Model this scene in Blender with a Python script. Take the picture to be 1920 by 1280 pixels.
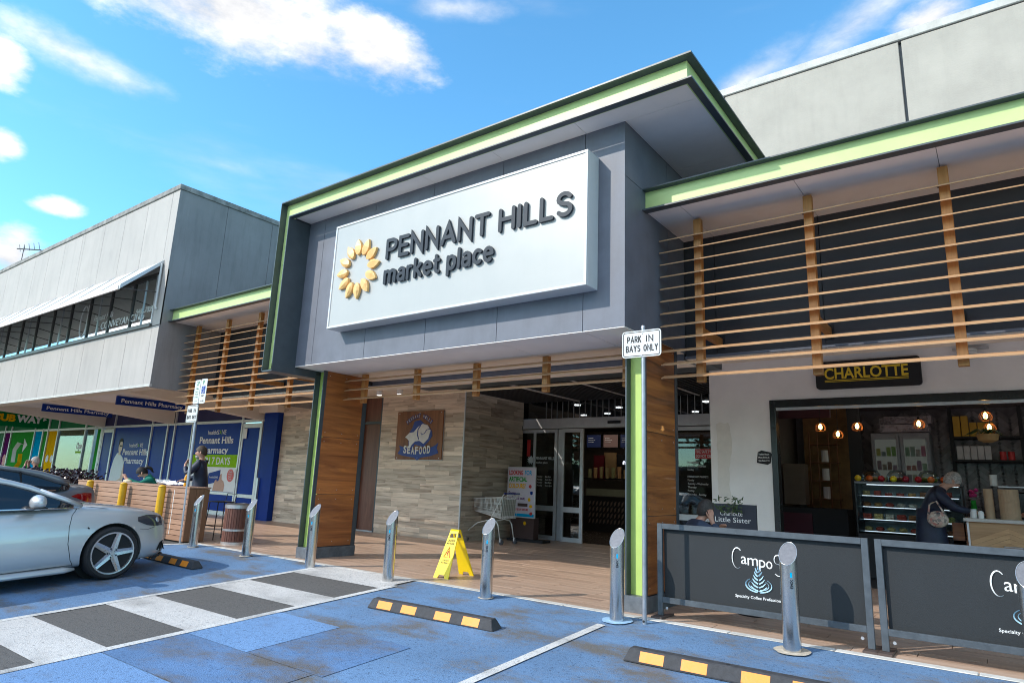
import bpy, bmesh, math, random
from mathutils import Vector, Matrix
random.seed(7)
for o in list(bpy.data.objects): bpy.data.objects.remove(o)
SC = bpy.context.scene
COL = SC.collection
R = math.radians
# ---------------------------------------------------------------- camera
CR = Vector((0.802546, 0.595346, 0.038508)); CU = Vector((0.096784, -0.193616, 0.976292)); CF = Vector((-0.588687, 0.779793, 0.213006))
cam_d = bpy.data.cameras.new('camera'); cam = bpy.data.objects.new('camera', cam_d); COL.objects.link(cam)
m = Matrix((CR, CU, -CF)).transposed().to_4x4(); m.translation = Vector((0.000000, -6.409763, 1.280000)); cam.matrix_world = m
cam_d.sensor_width = 36; cam_d.lens = 22.818; cam_d.clip_start = 0.05; cam_d.clip_end = 4000
SC.camera = cam
# ---------------------------------------------------------------- sun direction (towards the sun)
SUN = Vector((-.62, -1.0, .82)).normalized()
SUN_EL = math.asin(SUN.z); SUN_AZ = math.atan2(SUN.x, SUN.y)
sd = bpy.data.lights.new('sun', 'SUN'); sd.energy = 2.4; sd.angle = R(.53); sd.color = (1.0, .93, .83)
so = bpy.data.objects.new('sun', sd); COL.objects.link(so); so.location = (0, -20, 30)
so.rotation_euler = (-SUN).to_track_quat('-Z', 'Y').to_euler()
# ---------------------------------------------------------------- world: sky with clouds
W = bpy.data.worlds.new('World'); SC.world = W; W.use_nodes = True
wt = W.node_tree; wt.nodes.clear()
def WN(t, **k):
    n = wt.nodes.new(t)
    for a, b in k.items(): setattr(n, a, b)
    return n
def wl(a, b): wt.links.new(a, b)
def wm(op, a, b=None, c=None, clamp=False):
    n = WN('ShaderNodeMath', operation=op, use_clamp=clamp)
    for i, v in enumerate((a, b, c)):
        if v is None: continue
        if isinstance(v, (int, float)): n.inputs[i].default_value = v
        else: wl(v, n.inputs[i])
    return n.outputs[0]
sky = WN('ShaderNodeTexSky', sky_type='NISHITA'); sky.sun_disc = False
sky.sun_elevation = SUN_EL; sky.sun_rotation = SUN_AZ; sky.air_density = 1.0; sky.dust_density = .3; sky.ozone_density = 2.2
geo = WN('ShaderNodeTexCoord'); D = geo.outputs['Generated']
hs = WN('ShaderNodeHueSaturation'); hs.inputs['Hue'].default_value = .5; hs.inputs['Saturation'].default_value = 1.04; hs.inputs['Value'].default_value = 1.15
gn = WN('ShaderNodeMix', data_type='RGBA', blend_type='MULTIPLY'); gn.inputs[0].default_value = 1; wl(sky.outputs[0], gn.inputs[6]); gn.inputs[7].default_value = (.70, 1.12, 1.18, 1)
wl(gn.outputs[2], hs.inputs['Color'])
noi = WN('ShaderNodeTexNoise'); noi.inputs['Scale'].default_value = 5.0; noi.inputs['Detail'].default_value = 9; noi.inputs['Roughness'].default_value = .62
mp = WN('ShaderNodeMapping'); mp.inputs['Scale'].default_value = (1, 1, 2.2); wl(D, mp.inputs['Vector']); wl(mp.outputs[0], noi.inputs['Vector'])
noi2 = WN('ShaderNodeTexNoise'); noi2.inputs['Scale'].default_value = 14; noi2.inputs['Detail'].default_value = 8; noi2.inputs['Roughness'].default_value = .65
wl(mp.outputs[0], noi2.inputs['Vector'])
nn = wm('ADD', wm('MULTIPLY', wm('SUBTRACT', noi.outputs[0], .5), 2.6), wm('MULTIPLY', wm('SUBTRACT', noi2.outputs[0], .5), 1.1))
# (direction, half width, half height, tilt, strength, softness)
CL = [((-.725, .375, .578), .24, .068, 2, 1.0, .95), ((-.6395, .504, .5806), .11, .05, -10, 1.0, .9), ((-.8489, .2179, .4816), .15, .03, -8, .6, 1.1),
      ((-.8763, .1678, .4515), .035, .035, 0, 1, .9), ((-.9098, .1941, .367), .022, .022, 0, 1, .9), ((-.9131, .2608, .3135), .030, .014, 5, 1, .8),
      ((-.9413, .2318, .2453), .05, .045, 0, 1, .9), ((-.0974, .8126, .5747), .17, .035, 30, .6, 1.3), ((-.2283, .8066, .5453), .12, .03, 25, .6, 1.3),
      ((-.5422, .5555, .6304), .1, .02, 5, .5, 1.2), ((-.0233, .8283, .5599), .06, .03, 15, .9, 1.0), ((-.8149, .4109, .4087), .16, .02, -3, .33, 1.4),
      ((-.7497, .52, .4094), .12, .02, 8, .3, 1.4), ((.5, -.6, .6), .7, .35, 10, 1, 1), ((-.1, -.7, .35), .7, .18, -10, 1, 1), ((.1, -.9, .15), .9, .08, 0, 1, 1), ((.9, -.1, .3), .4, .15, 0, 1, 1), ((.8, .2, .5), .3, .12, 0, 1, 1), ((-.8, -.5, .2), .3, .08, 0, 1, 1), ((.2, -.2, .95), .4, .3, 0, 1, 1), ((.6, -.8, .25), .5, .1, 0, 1, 1)]  # the clouds behind the camera are unseen, added as neutral fill light
tot = None
for c, a, b, tl, st, sf in CL:
    c = Vector(c).normalized(); rt = c.cross(Vector((0, 0, 1))).normalized(); up = rt.cross(c)
    t = R(tl); r2 = rt * math.cos(t) + up * math.sin(t); u2 = up * math.cos(t) - rt * math.sin(t)
    def dot(v):
        n = WN('ShaderNodeVectorMath', operation='DOT_PRODUCT'); wl(D, n.inputs[0]); n.inputs[1].default_value = v; return n.outputs['Value']
    x = wm('POWER', wm('ABSOLUTE', wm('DIVIDE', dot(r2), a)), 2); y = wm('POWER', wm('ABSOLUTE', wm('DIVIDE', dot(u2), b)), 2)
    q = wm('SUBTRACT', 1.0, wm('SQRT', wm('ADD', x, y)))
    q = wm('ADD', q, wm('MULTIPLY', nn, .75))
    q = wm('MULTIPLY', q, wm('GREATER_THAN', dot(c), 0.0))
    q = wm('MULTIPLY', wm('DIVIDE', q, sf, clamp=True), st)
    tot = q if tot is None else wm('MAXIMUM', tot, q)
# thin high haze wisps everywhere
nw = WN('ShaderNodeTexNoise'); nw.inputs['Scale'].default_value = 2.2; nw.inputs['Detail'].default_value = 7; nw.inputs['Roughness'].default_value = .55
mp2 = WN('ShaderNodeMapping'); mp2.inputs['Scale'].default_value = (1, 1.3, 5.5); mp2.inputs['Rotation'].default_value = (0, R(12), 0); wl(D, mp2.inputs['Vector']); wl(mp2.outputs[0], nw.inputs['Vector'])
wis = wm('MULTIPLY', wm('SUBTRACT', nw.outputs[0], .5, clamp=True), 1.1)
tot = wm('MAXIMUM', tot, wis)
rm = WN('ShaderNodeMapRange', interpolation_type='SMOOTHSTEP'); wl(tot, rm.inputs[0]); rm.inputs[1].default_value = 0.0; rm.inputs[2].default_value = .8
shade = WN('ShaderNodeMix', data_type='RGBA'); shade.inputs[6].default_value = (2.9, 3.0, 3.2, 1); shade.inputs[7].default_value = (5.2, 5.1, 5.0, 1)
sh_ = WN('ShaderNodeMapRange'); wl(noi.outputs[0], sh_.inputs[0]); sh_.inputs[1].default_value = .36; sh_.inputs[2].default_value = .60; wl(sh_.outputs[0], shade.inputs[0])
sdt = WN('ShaderNodeVectorMath', operation='DOT_PRODUCT'); wl(D, sdt.inputs[0]); sdt.inputs[1].default_value = SUN       # clouds round the sun brightened as added fill light on the facade
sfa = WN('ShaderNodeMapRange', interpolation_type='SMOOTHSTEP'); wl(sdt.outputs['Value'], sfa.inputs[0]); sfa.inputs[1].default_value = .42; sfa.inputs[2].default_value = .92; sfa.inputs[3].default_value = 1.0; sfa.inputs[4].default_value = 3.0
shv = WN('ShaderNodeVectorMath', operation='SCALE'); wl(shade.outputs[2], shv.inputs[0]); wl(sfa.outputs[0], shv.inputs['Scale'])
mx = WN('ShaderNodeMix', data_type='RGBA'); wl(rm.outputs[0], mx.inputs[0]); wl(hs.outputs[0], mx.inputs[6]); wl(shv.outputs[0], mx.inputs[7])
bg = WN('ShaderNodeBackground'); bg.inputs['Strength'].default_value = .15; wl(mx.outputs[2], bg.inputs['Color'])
wo = WN('ShaderNodeOutputWorld'); wl(bg.outputs[0], wo.inputs['Surface'])
SC.view_settings.view_transform = 'Standard'; SC.view_settings.look = 'None'; SC.view_settings.exposure = 0.78; SC.view_settings.gamma = 1.0
SC.view_settings.use_curve_mapping = False
SC.render.engine = 'CYCLES'; SC.cycles.pixel_filter_type = 'BLACKMAN_HARRIS'; SC.cycles.filter_width = 1.05; SC.cycles.use_denoising = True; SC.cycles.max_bounces = 10; SC.cycles.diffuse_bounces = 5; SC.cycles.sample_clamp_indirect = 8
# ---------------------------------------------------------------- materials
def nt(name):
    m = bpy.data.materials.new(name); m.use_nodes = True; t = m.node_tree
    return m, t, t.nodes['Principled BSDF']
def node(t, ty, **k):
    n = t.nodes.new(ty)
    for a, b in k.items():
        if a in n.inputs: n.inputs[a].default_value = b
        else: setattr(n, a, b)
    return n
def c4(c): return (c[0], c[1], c[2], 1)
def ramp(t, fac, stops):
    n = t.nodes.new('ShaderNodeValToRGB'); e = n.color_ramp.elements
    while len(e) < len(stops): e.new(.5)
    for i, (p, c) in enumerate(stops): e[i].position = p; e[i].color = c4(c)
    t.links.new(fac, n.inputs[0]); return n.outputs[0]
def mat(name, col, rough=.6, metal=0, var=.08, scale=8, bump=.0, bscale=60, spec=.5, stretch=None, dirt=0.0, rnd=0.0, coat=0):
    """plain paint / plaster with soft mottling, fine relief, optional streaky dirt and per-object tone"""
    m, t, b = nt(name); L = t.links.new
    b.inputs['Roughness'].default_value = rough; b.inputs['Metallic'].default_value = metal
    b.inputs['Specular IOR Level'].default_value = spec; b.inputs['Coat Weight'].default_value = coat
    tc = node(t, 'ShaderNodeTexCoord'); src = tc.outputs['Object']
    if stretch:
        mp = node(t, 'ShaderNodeMapping', Scale=stretch); L(src, mp.inputs['Vector']); src = mp.outputs[0]
    n = node(t, 'ShaderNodeTexNoise', Scale=scale, Detail=6, Roughness=.6); L(src, n.inputs['Vector'])
    lo = [c * (1 - var * 1.6) for c in col]; hi = [min(1, c * (1 + var)) for c in col]
    out = ramp(t, n.outputs[0], [(.3, lo), (.7, hi)])
    if dirt:
        n2 = node(t, 'ShaderNodeTexNoise', Scale=2.2, Detail=8, Roughness=.7); mp3 = node(t, 'ShaderNodeMapping', Scale=(3.2, 3.2, .35)); L(tc.outputs['Object'], mp3.inputs['Vector']); L(mp3.outputs[0], n2.inputs['Vector'])
        f = ramp(t, n2.outputs[0], [(.48, (0, 0, 0)), (.8, (dirt, dirt, dirt))])
        mm = node(t, 'ShaderNodeMix', data_type='RGBA'); L(f, mm.inputs[0]); L(out, mm.inputs[6]); mm.inputs[7].default_value = c4([c * .45 for c in col]); out = mm.outputs[2]
    if rnd:
        oi = node(t, 'ShaderNodeObjectInfo'); mr = node(t, 'ShaderNodeMapRange'); L(oi.outputs['Random'], mr.inputs[0]); mr.inputs[3].default_value = 1 - rnd; mr.inputs[4].default_value = 1 + rnd
        mm = node(t, 'ShaderNodeVectorMath', operation='SCALE'); L(out, mm.inputs[0]); L(mr.outputs[0], mm.inputs['Scale']); out = mm.outputs[0]
    L(out, b.inputs['Base Color'])
    if rough > .15:
        rr = node(t, 'ShaderNodeMapRange'); L(n.outputs[0], rr.inputs[0]); rr.inputs[3].default_value = max(0, rough - .08); rr.inputs[4].default_value = min(1, rough + .08); L(rr.outputs[0], b.inputs['Roughness'])
    if bump:
        nb = node(t, 'ShaderNodeTexNoise', Scale=bscale, Detail=4); L(src, nb.inputs['Vector'])
        bp = node(t, 'ShaderNodeBump', Strength=bump, Distance=.01); L(nb.outputs[0], bp.inputs['Height']); L(bp.outputs[0], b.inputs['Normal'])
    return m
def wood(name, c1, c2, axis='z', rough=.5, scale=1.0, rnd=.1, offset=True, coat=0, c3=None):
    """grain runs along `axis`"""
    m, t, b = nt(name); L = t.links.new
    s = {'x': (1.2, 14, 14), 'y': (14, 1.2, 14), 'z': (14, 14, 1.2)}[axis]
    tc = node(t, 'ShaderNodeTexCoord'); oi = node(t, 'ShaderNodeObjectInfo')
    ad = node(t, 'ShaderNodeVectorMath', operation='MULTIPLY_ADD'); L(oi.outputs['Random'], ad.inputs[0]); ad.inputs[1].default_value = (37, 53, 71) if offset else (0, 0, 0); L(tc.outputs['Object'], ad.inputs[2])
    mp = node(t, 'ShaderNodeMapping', Scale=[v * scale for v in s]); L(ad.outputs[0], mp.inputs['Vector'])
    n = node(t, 'ShaderNodeTexNoise', Scale=1.0, Detail=9, Roughness=.68, Distortion=.9); L(mp.outputs[0], n.inputs['Vector'])
    st = [(.32, c1), (.66, c2)]
    if c3: st = [(.3, c1), (.48, c3), (.66, c2)]
    out = ramp(t, n.outputs[0], st)
    mr = node(t, 'ShaderNodeMapRange'); L(oi.outputs['Random'], mr.inputs[0]); mr.inputs[3].default_value = 1 - rnd; mr.inputs[4].default_value = 1 + rnd
    mm = node(t, 'ShaderNodeVectorMath', operation='SCALE'); L(out, mm.inputs[0]); L(mr.outputs[0], mm.inputs['Scale']); L(mm.outputs[0], b.inputs['Base Color'])
    b.inputs['Roughness'].default_value = rough; b.inputs['Coat Weight'].default_value = coat
    bp = node(t, 'ShaderNodeBump', Strength=.25, Distance=.004); L(n.outputs[0], bp.inputs['Height']); L(bp.outputs[0], b.inputs['Normal'])
    return m
def glass(name, tint=(.6, .65, .65), alpha=.35, rough=.02):
    """thin pane: part mirror, part see-through"""
    m, t, b = nt(name); L = t.links.new
    tr = node(t, 'ShaderNodeBsdfTransparent'); tr.inputs[0].default_value = c4(tint)
    gl = node(t, 'ShaderNodeBsdfGlossy'); gl.inputs['Roughness'].default_value = rough; gl.inputs[0].default_value = (.9, .93, .95, 1)
    fr = node(t, 'ShaderNodeFresnel', IOR=1.5); mr = node(t, 'ShaderNodeMapRange'); L(fr.outputs[0], mr.inputs[0]); mr.inputs[3].default_value = alpha * .25; mr.inputs[4].default_value = min(1.0, .55 + alpha * .3)
    mx = node(t, 'ShaderNodeMixShader'); L(mr.outputs[0], mx.inputs[0]); L(tr.outputs[0], mx.inputs[1]); L(gl.outputs[0], mx.inputs[2]); L(mx.outputs[0], t.nodes['Material Output'].inputs[0])
    return m
def emit(name, col, s):
    m, t, b = nt(name); b.inputs['Emission Color'].default_value = c4(col); b.inputs['Emission Strength'].default_value = s; b.inputs['Base Color'].default_value = c4(col)
    return m
M = {}
M['panel'] = mat('grey_cement_panel', (.132, .142, .178), .55, var=.10, scale=3, dirt=.25)
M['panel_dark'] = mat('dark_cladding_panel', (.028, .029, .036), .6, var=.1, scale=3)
M['soffit'] = mat('soffit_board', (.80, .75, .72), .7, var=.04, scale=2)
M['soffit_cream'] = mat('soffit_cream', (.82, .72, .60), .7, var=.04, scale=2)
M['green'] = mat('green_paint', (.50, .63, .25), .45, var=.05, scale=3)
M['green_deep'] = mat('green_paint_column', (.44, .60, .15), .45, var=.05, scale=3)
M['steel_dark'] = mat('dark_steel_paint', (.055, .068, .08), .4, var=.1, scale=6)
M['steel_plinth'] = mat('galvanised_plinth', (.13, .145, .165), .5, .2, var=.2, scale=12)
M['sign_white'] = mat('sign_white', (.41, .41, .395), .35, var=.02, scale=2, dirt=.06)
M['sign_rim'] = mat('sign_rim_white', (.58, .58, .58), .35, var=.02)
M['letter'] = mat('letter_slate', (.022, .030, .042), .5, var=.06, spec=.25)
M['petal'] = mat('petal_orange', (.80, .47, .17), .45, var=.05)
M['concrete'] = mat('cream_concrete', (.40, .37, .33), .85, var=.09, scale=1.3, bump=.25, bscale=40, dirt=.16)
M['sheet'] = mat('sunshade_sheet', (.66, .65, .60), .45, var=.05, scale=3, dirt=.1)
M['cap'] = mat('cap_flashing', (.50, .485, .46), .6, var=.12, scale=4, dirt=.3)
M['cap_old'] = mat('weathered_cap', (.26, .25, .24), .8, var=.35, scale=5, bump=.2)
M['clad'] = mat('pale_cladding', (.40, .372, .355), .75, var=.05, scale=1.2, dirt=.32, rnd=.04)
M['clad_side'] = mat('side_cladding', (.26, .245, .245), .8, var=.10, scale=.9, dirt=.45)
M['alu'] = mat('aluminium', (.55, .55, .56), .38, .7, var=.05, scale=10)
M['alu_white'] = mat('aluminium_frame', (.60, .60, .61), .42, .35, var=.06, scale=8)
M['alu_dark'] = mat('bronze_frame', (.10, .09, .085), .45, .4, var=.1)
M['ply'] = wood('plywood_orange', (.22, .060, .012), (.52, .19, .045), 'x', .42, .55, .08, coat=.25, c3=(.34, .11, .028))
M['ply_y'] = wood('plywood_orange_side', (.17, .045, .010), (.54, .185, .042), 'y', .42, .5, .10, coat=.3, c3=(.34, .11, .028))
M['ply_flame'] = wood('plywood_flame_grain', (.07, .022, .006), (.46, .165, .040), 'y', .42, .42, .08, coat=.3, c3=(.30, .095, .024))
M['batten'] = wood('timber_batten', (.36, .15, .04), (.52, .24, .07), 'z', .5, 1.2, .08)
M['slat'] = wood('timber_slat', (.42, .225, .105), (.62, .375, .205), 'x', .45, 1.0, .05)
M['door_wood2'] = wood('sign_timber', (.13, .045, .016), (.30, .12, .045), 'z', .5, .6, .05)
M['door_wood'] = wood('dark_timber_door', (.10, .035, .02), (.20, .075, .04), 'z', .45, .8, .05)
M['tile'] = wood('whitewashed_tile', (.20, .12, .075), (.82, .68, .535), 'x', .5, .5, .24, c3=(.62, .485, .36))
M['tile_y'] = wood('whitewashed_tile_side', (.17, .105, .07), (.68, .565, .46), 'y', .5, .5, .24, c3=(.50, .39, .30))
M['grout'] = mat('grout', (.12, .10, .085), .9)
M['floor_tile'] = wood('floor_tile', (.30, .19, .14), (.54, .38, .285), 'x', .42, .5, .09, c3=(.45, .31, .225))
M['floor_grout'] = mat('floor_grout', (.16, .11, .08), .9)
M['black'] = mat('matt_black', (.012, .012, .014), .7)
M['black_gloss'] = mat('gloss_black', (.012, .012, .014), .25)
M['void'] = mat('dark_ceiling_void', (.10, .10, .10), .9)
M['white'] = mat('white_print', (.80, .80, .79), .6, var=.02, spec=.1)
M['plaster'] = mat('white_render', (.84, .80, .77), .85, var=.05, scale=1.6, bump=.2, bscale=30)
M['patch'] = mat('new_plaster_patch', (.74, .69, .63), .8, var=.04)
M['navy'] = mat('navy_vinyl', (.012, .040, .24), .4, var=.08, scale=2, spec=.05)
M['navy_dark'] = mat('navy_vinyl_dark', (.05, .05, .12), .5, var=.08, scale=2, spec=.05)
M['lime'] = mat('lime_vinyl', (.28, .55, .03), .5, spec=0)
M['sub_green'] = mat('leaf_green_vinyl', (.04, .33, .05), .5, spec=0)
M['sub_green_d'] = mat('deep_green_vinyl', (.0, .17, .05), .5, spec=.03)
M['yellow_v'] = mat('yellow_vinyl', (.85, .46, .01), .5, spec=0)
M['cyan_v'] = mat('cyan_vinyl', (.0, .38, .70), .5, spec=0)
M['purple_v'] = mat('purple_vinyl', (.14, .02, .14), .5, spec=0)
M['yellow'] = mat('yellow_paint', (.72, .40, .012), .45, var=.08, scale=10, dirt=.15)
M['yellow_pl'] = mat('yellow_plastic', (.85, .62, .0), .35, var=.03)
M['yellow_rf'] = mat('yellow_reflector', (.86, .27, .012), .5, var=.05, scale=30, bump=.1)
M['rubber'] = mat('black_rubber', (.045, .045, .05), .75, var=.2, scale=20, bump=.3, bscale=200)
M['pole'] = mat('galvanised_pole', (.36, .38, .42), .45, .6, var=.1, scale=12)
M['skin'] = mat('skin', (.50, .27, .19), .55, var=.06, scale=14)
M['red'] = mat('red_print', (.55, .03, .03), .45)
M['dl'] = emit('lamp_lens', (1, .93, .82), 2.5); M['dl2'] = emit('ceiling_lamp_lens', (1, .90, .78), 18.0)
M['glass'] = glass('shop_glass', (.55, .56, .55), .12)
M['glass_dark'] = glass('tinted_glass', (.22, .24, .26), .5)
M['glass_office'] = glass('office_glass', (.35, .36, .37), 2.2, .03)
M['glass_clear'] = glass('clear_glass', (.85, .9, .9), .15)
def stainless():
    m, t, b = nt('brushed_stainless'); L = t.links.new
    b.inputs['Base Color'].default_value = (.68, .665, .65, 1); b.inputs['Metallic'].default_value = 1
    tc = node(t, 'ShaderNodeTexCoord'); mp = node(t, 'ShaderNodeMapping', Scale=(60, 60, 260)); L(tc.outputs['Object'], mp.inputs['Vector'])
    n = node(t, 'ShaderNodeTexNoise', Scale=1.0, Detail=3); L(mp.outputs[0], n.inputs['Vector'])
    mr = node(t, 'ShaderNodeMapRange'); L(n.outputs[0], mr.inputs[0]); mr.inputs[3].default_value = .13; mr.inputs[4].default_value = .32; L(mr.outputs[0], b.inputs['Roughness'])
    b.inputs['Anisotropic'].default_value = .6
    bp = node(t, 'ShaderNodeBump', Strength=.06, Distance=.002); L(n.outputs[0], bp.inputs['Height']); L(bp.outputs[0], b.inputs['Normal'])
    return m
M['stainless'] = stainless()
def ground_paint(name, base, under, wear_lo, wear_hi, scale=1.6, speck=.5, vary=(.8, 1.15)):
    """painted asphalt: coarse stone relief, the asphalt showing through where the paint is worn"""
    m, t, b = nt(name); L = t.links.new
    tc = node(t, 'ShaderNodeTexCoord'); src = tc.outputs['Object']
    n1 = node(t, 'ShaderNodeTexNoise', Scale=scale, Detail=7, Roughness=.65); mp = node(t, 'ShaderNodeMapping', Scale=(.7, 1.3, 1)); L(src, mp.inputs['Vector']); L(mp.outputs[0], n1.inputs['Vector'])
    n2 = node(t, 'ShaderNodeTexNoise', Scale=34, Detail=6, Roughness=.82); L(src, n2.inputs['Vector'])
    n3 = node(t, 'ShaderNodeTexNoise', Scale=.8, Detail=4); L(src, n3.inputs['Vector'])
    v = node(t, 'ShaderNodeTexVoronoi', Scale=120); L(src, v.inputs['Vector'])
    # wear mask = large noise, broken by fine grain
    ad = node(t, 'ShaderNodeMath', operation='MULTIPLY_ADD'); L(n2.outputs[0], ad.inputs[0]); ad.inputs[1].default_value = speck; L(n1.outputs[0], ad.inputs[2])
    mk = node(t, 'ShaderNodeMapRange', clamp=True); L(ad.outputs[0], mk.inputs[0]); mk.inputs[1].default_value = wear_lo; mk.inputs[2].default_value = wear_hi
    mr = node(t, 'ShaderNodeMapRange'); L(n3.outputs[0], mr.inputs[0]); mr.inputs[1].default_value = .3; mr.inputs[2].default_value = .7; mr.inputs[3].default_value = vary[0]; mr.inputs[4].default_value = vary[1]
    sc = node(t, 'ShaderNodeVectorMath', operation='SCALE'); sc.inputs[0].default_value = base; L(mr.outputs[0], sc.inputs['Scale'])
    pit = ramp(t, n2.outputs[0], [(.34, (.25, .25, .27)), (.46, (.92, .92, .92)), (.60, (1.0, 1.0, 1.0))])
    ml = node(t, 'ShaderNodeVectorMath', operation='MULTIPLY'); L(sc.outputs[0], ml.inputs[0]); L(pit, ml.inputs[1])
    mx = node(t, 'ShaderNodeMix', data_type='RGBA'); L(mk.outputs[0], mx.inputs[0]); L(ml.outputs[0], mx.inputs[6]); mx.inputs[7].default_value = c4(under)
    L(mx.outputs[2], b.inputs['Base Color']); b.inputs['Roughness'].default_value = .85
    hh = node(t, 'ShaderNodeMath', operation='ADD'); L(v.outputs['Distance'], hh.inputs[0]); L(n2.outputs[0], hh.inputs[1])
    bp = node(t, 'ShaderNodeBump', Strength=.55, Distance=.006); L(hh.outputs[0], bp.inputs['Height']); L(bp.outputs[0], b.inputs['Normal'])
    return m
M['asphalt'] = ground_paint('asphalt', (.085, .082, .08), (.12, .115, .11), .85, 1.2, vary=(.9, 1.1))
M['asphalt_dk'] = ground_paint('dark_bay_asphalt', (.115, .108, .102), (.09, .085, .082), .9, 1.2, vary=(.93, 1.06))
M['blue'] = ground_paint('blue_bay_paint', (.135, .25, .43), (.13, .12, .11), .73, .90, vary=(.74, 1.1))
M['blue_new'] = ground_paint('fresh_blue_paint', (.155, .29, .52), (.12, .13, .16), .88, 1.1, vary=(.92, 1.08))
M['blue_old'] = ground_paint('worn_blue_paint', (.11, .22, .42), (.12, .108, .10), .70, .92, vary=(.8, 1.1))
M['linew'] = ground_paint('white_line_paint', (.66, .65, .63), (.16, .16, .16), .76, 1.0, vary=(.95, 1.04))
M['stripew'] = ground_paint('white_stripe_paint', (.60, .58, .56), (.20, .19, .18), .74, 1.1, vary=(.92, 1.05))
M['kerb'] = mat('kerb_stone', (.58, .56, .52), .8, var=.15, scale=6, bump=.3, rnd=.08)
# ---------------------------------------------------------------- mesh builder
ROOT = {}
class MB:
    def __init__(s): s.v = []; s.f = []
    def add(s, vs, fs):
        o = len(s.v); s.v += [Vector(v) for v in vs]; s.f += [[i + o for i in f] for f in fs]; return s
    def box(s, x0, x1, y0, y1, z0, z1, mtx=None):
        vs = [Vector((x, y, z)) for z in (z0, z1) for y in (y0, y1) for x in (x0, x1)]
        if mtx is not None: vs = [mtx @ v for v in vs]
        return s.add(vs, [(0, 2, 3, 1), (4, 5, 7, 6), (0, 1, 5, 4), (2, 6, 7, 3), (0, 4, 6, 2), (1, 3, 7, 5)])
    def quad(s, a, b, c, d): return s.add([a, b, c, d], [(0, 1, 2, 3)])
    def cyl(s, p0, p1, r0, r1=None, n=16, caps=True):
        r1 = r0 if r1 is None else r1; p0 = Vector(p0); p1 = Vector(p1); ax = (p1 - p0).normalized()
        a = ax.orthogonal().normalized(); b = ax.cross(a); vs = []
        for p, r in ((p0, r0), (p1, r1)):
            for i in range(n):
                t = 2 * math.pi * i / n; vs.append(p + (a * math.cos(t) + b * math.sin(t)) * r)
        fs = [(i, (i + 1) % n, n + (i + 1) % n, n + i) for i in range(n)]
        if caps: fs += [tuple(range(n - 1, -1, -1)), tuple(range(n, 2 * n))]
        return s.add(vs, fs)
    def tube(s, pts, r, n=8, closed=False, flat=1.0):
        pts = [Vector(p) for p in pts]; N = len(pts); vs = []; prev = None
        rr = r if isinstance(r, (list, tuple)) else [r] * N
        for i, p in enumerate(pts):
            if closed: d = (pts[(i + 1) % N] - pts[i - 1])
            else: d = pts[min(i + 1, N - 1)] - pts[max(i - 1, 0)]
            d = d.normalized() if d.length > 1e-9 else Vector((0, 0, 1))
            if prev is None: a = d.orthogonal().normalized()
            else:
                a = prev - d * prev.dot(d); a = a.normalized() if a.length > 1e-6 else d.orthogonal().normalized()
            prev = a; b = d.cross(a)
            for k in range(n):
                t = 2 * math.pi * k / n; vs.append(p + (a * math.cos(t) + b * math.sin(t) * flat) * rr[i])
        fs = []
        for i in range(N if closed else N - 1):
            j = (i + 1) % N
            for k in range(n): fs.append((i * n + k, i * n + (k + 1) % n, j * n + (k + 1) % n, j * n + k))
        if not closed: fs += [tuple(range(n - 1, -1, -1)), tuple((N - 1) * n + k for k in range(n))]
        return s.add(vs, fs)
    def prism(s, poly, fr, d0, d1):
        """poly: 2D points; fr: (origin, U, V, N) frame; extruded from d0 to d1 along N"""
        O, U, V, Nn = [Vector(q) for q in fr]; n = len(poly)
        vs = [O + U * a + V * b + Nn * d0 for a, b in poly] + [O + U * a + V * b + Nn * d1 for a, b in poly]
        fs = [(i, (i + 1) % n, n + (i + 1) % n, n + i) for i in range(n)] + [tuple(range(n - 1, -1, -1)), tuple(range(n, 2 * n))]
        return s.add(vs, fs)
    def lathe(s, prof, c, n=20, ax='z', caps=True):
        vs = []; c = Vector(c)
        for r, h in prof:
            for i in range(n):
                t = 2 * math.pi * i / n; q = (r * math.cos(t), r * math.sin(t), h)
                if ax == 'x': q = (q[2], q[0], q[1])
                if ax == 'y': q = (q[0], q[2], q[1])
                vs.append(c + Vector(q))
        fs = []
        for j in range(len(prof) - 1):
            for i in range(n): fs.append((j * n + i, j * n + (i + 1) % n, (j + 1) * n + (i + 1) % n, (j + 1) * n + i))
        if caps: fs += [tuple(range(n - 1, -1, -1)), tuple((len(prof) - 1) * n + i for i in range(n))]
        return s.add(vs, fs)
    def ball(s, c, r, n=14, k=9, mtx=None):
        if not isinstance(r, (tuple, list)): r = (r, r, r)
        vs = []; c = Vector(c)
        for j in range(1, k):
            ph = math.pi * j / k
            for i in range(n):
                t = 2 * math.pi * i / n; q = Vector((math.sin(ph) * math.cos(t) * r[0], math.sin(ph) * math.sin(t) * r[1], math.cos(ph) * r[2]))
                if mtx is not None: q = mtx @ q
                vs.append(c + q)
        tp = Vector((0, 0, r[2])); bt = Vector((0, 0, -r[2]))
        if mtx is not None: tp = mtx @ tp; bt = mtx @ bt
        vs += [c + tp, c + bt]; T = len(vs) - 2; fs = []
        for j in range(k - 2):
            for i in range(n): fs.append((j * n + i, (j + 1) * n + i, (j + 1) * n + (i + 1) % n, j * n + (i + 1) % n))
        for i in range(n): fs.append((T, i, (i + 1) % n)); fs.append((T + 1, (k - 2) * n + (i + 1) % n, (k - 2) * n + i))
        return s.add(vs, fs)
def rootloc(o):
    while o is not None and o.parent: o = o.parent
    return ROOT.get(o.name, Vector((0, 0, 0))) if o is not None else Vector((0, 0, 0))
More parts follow.
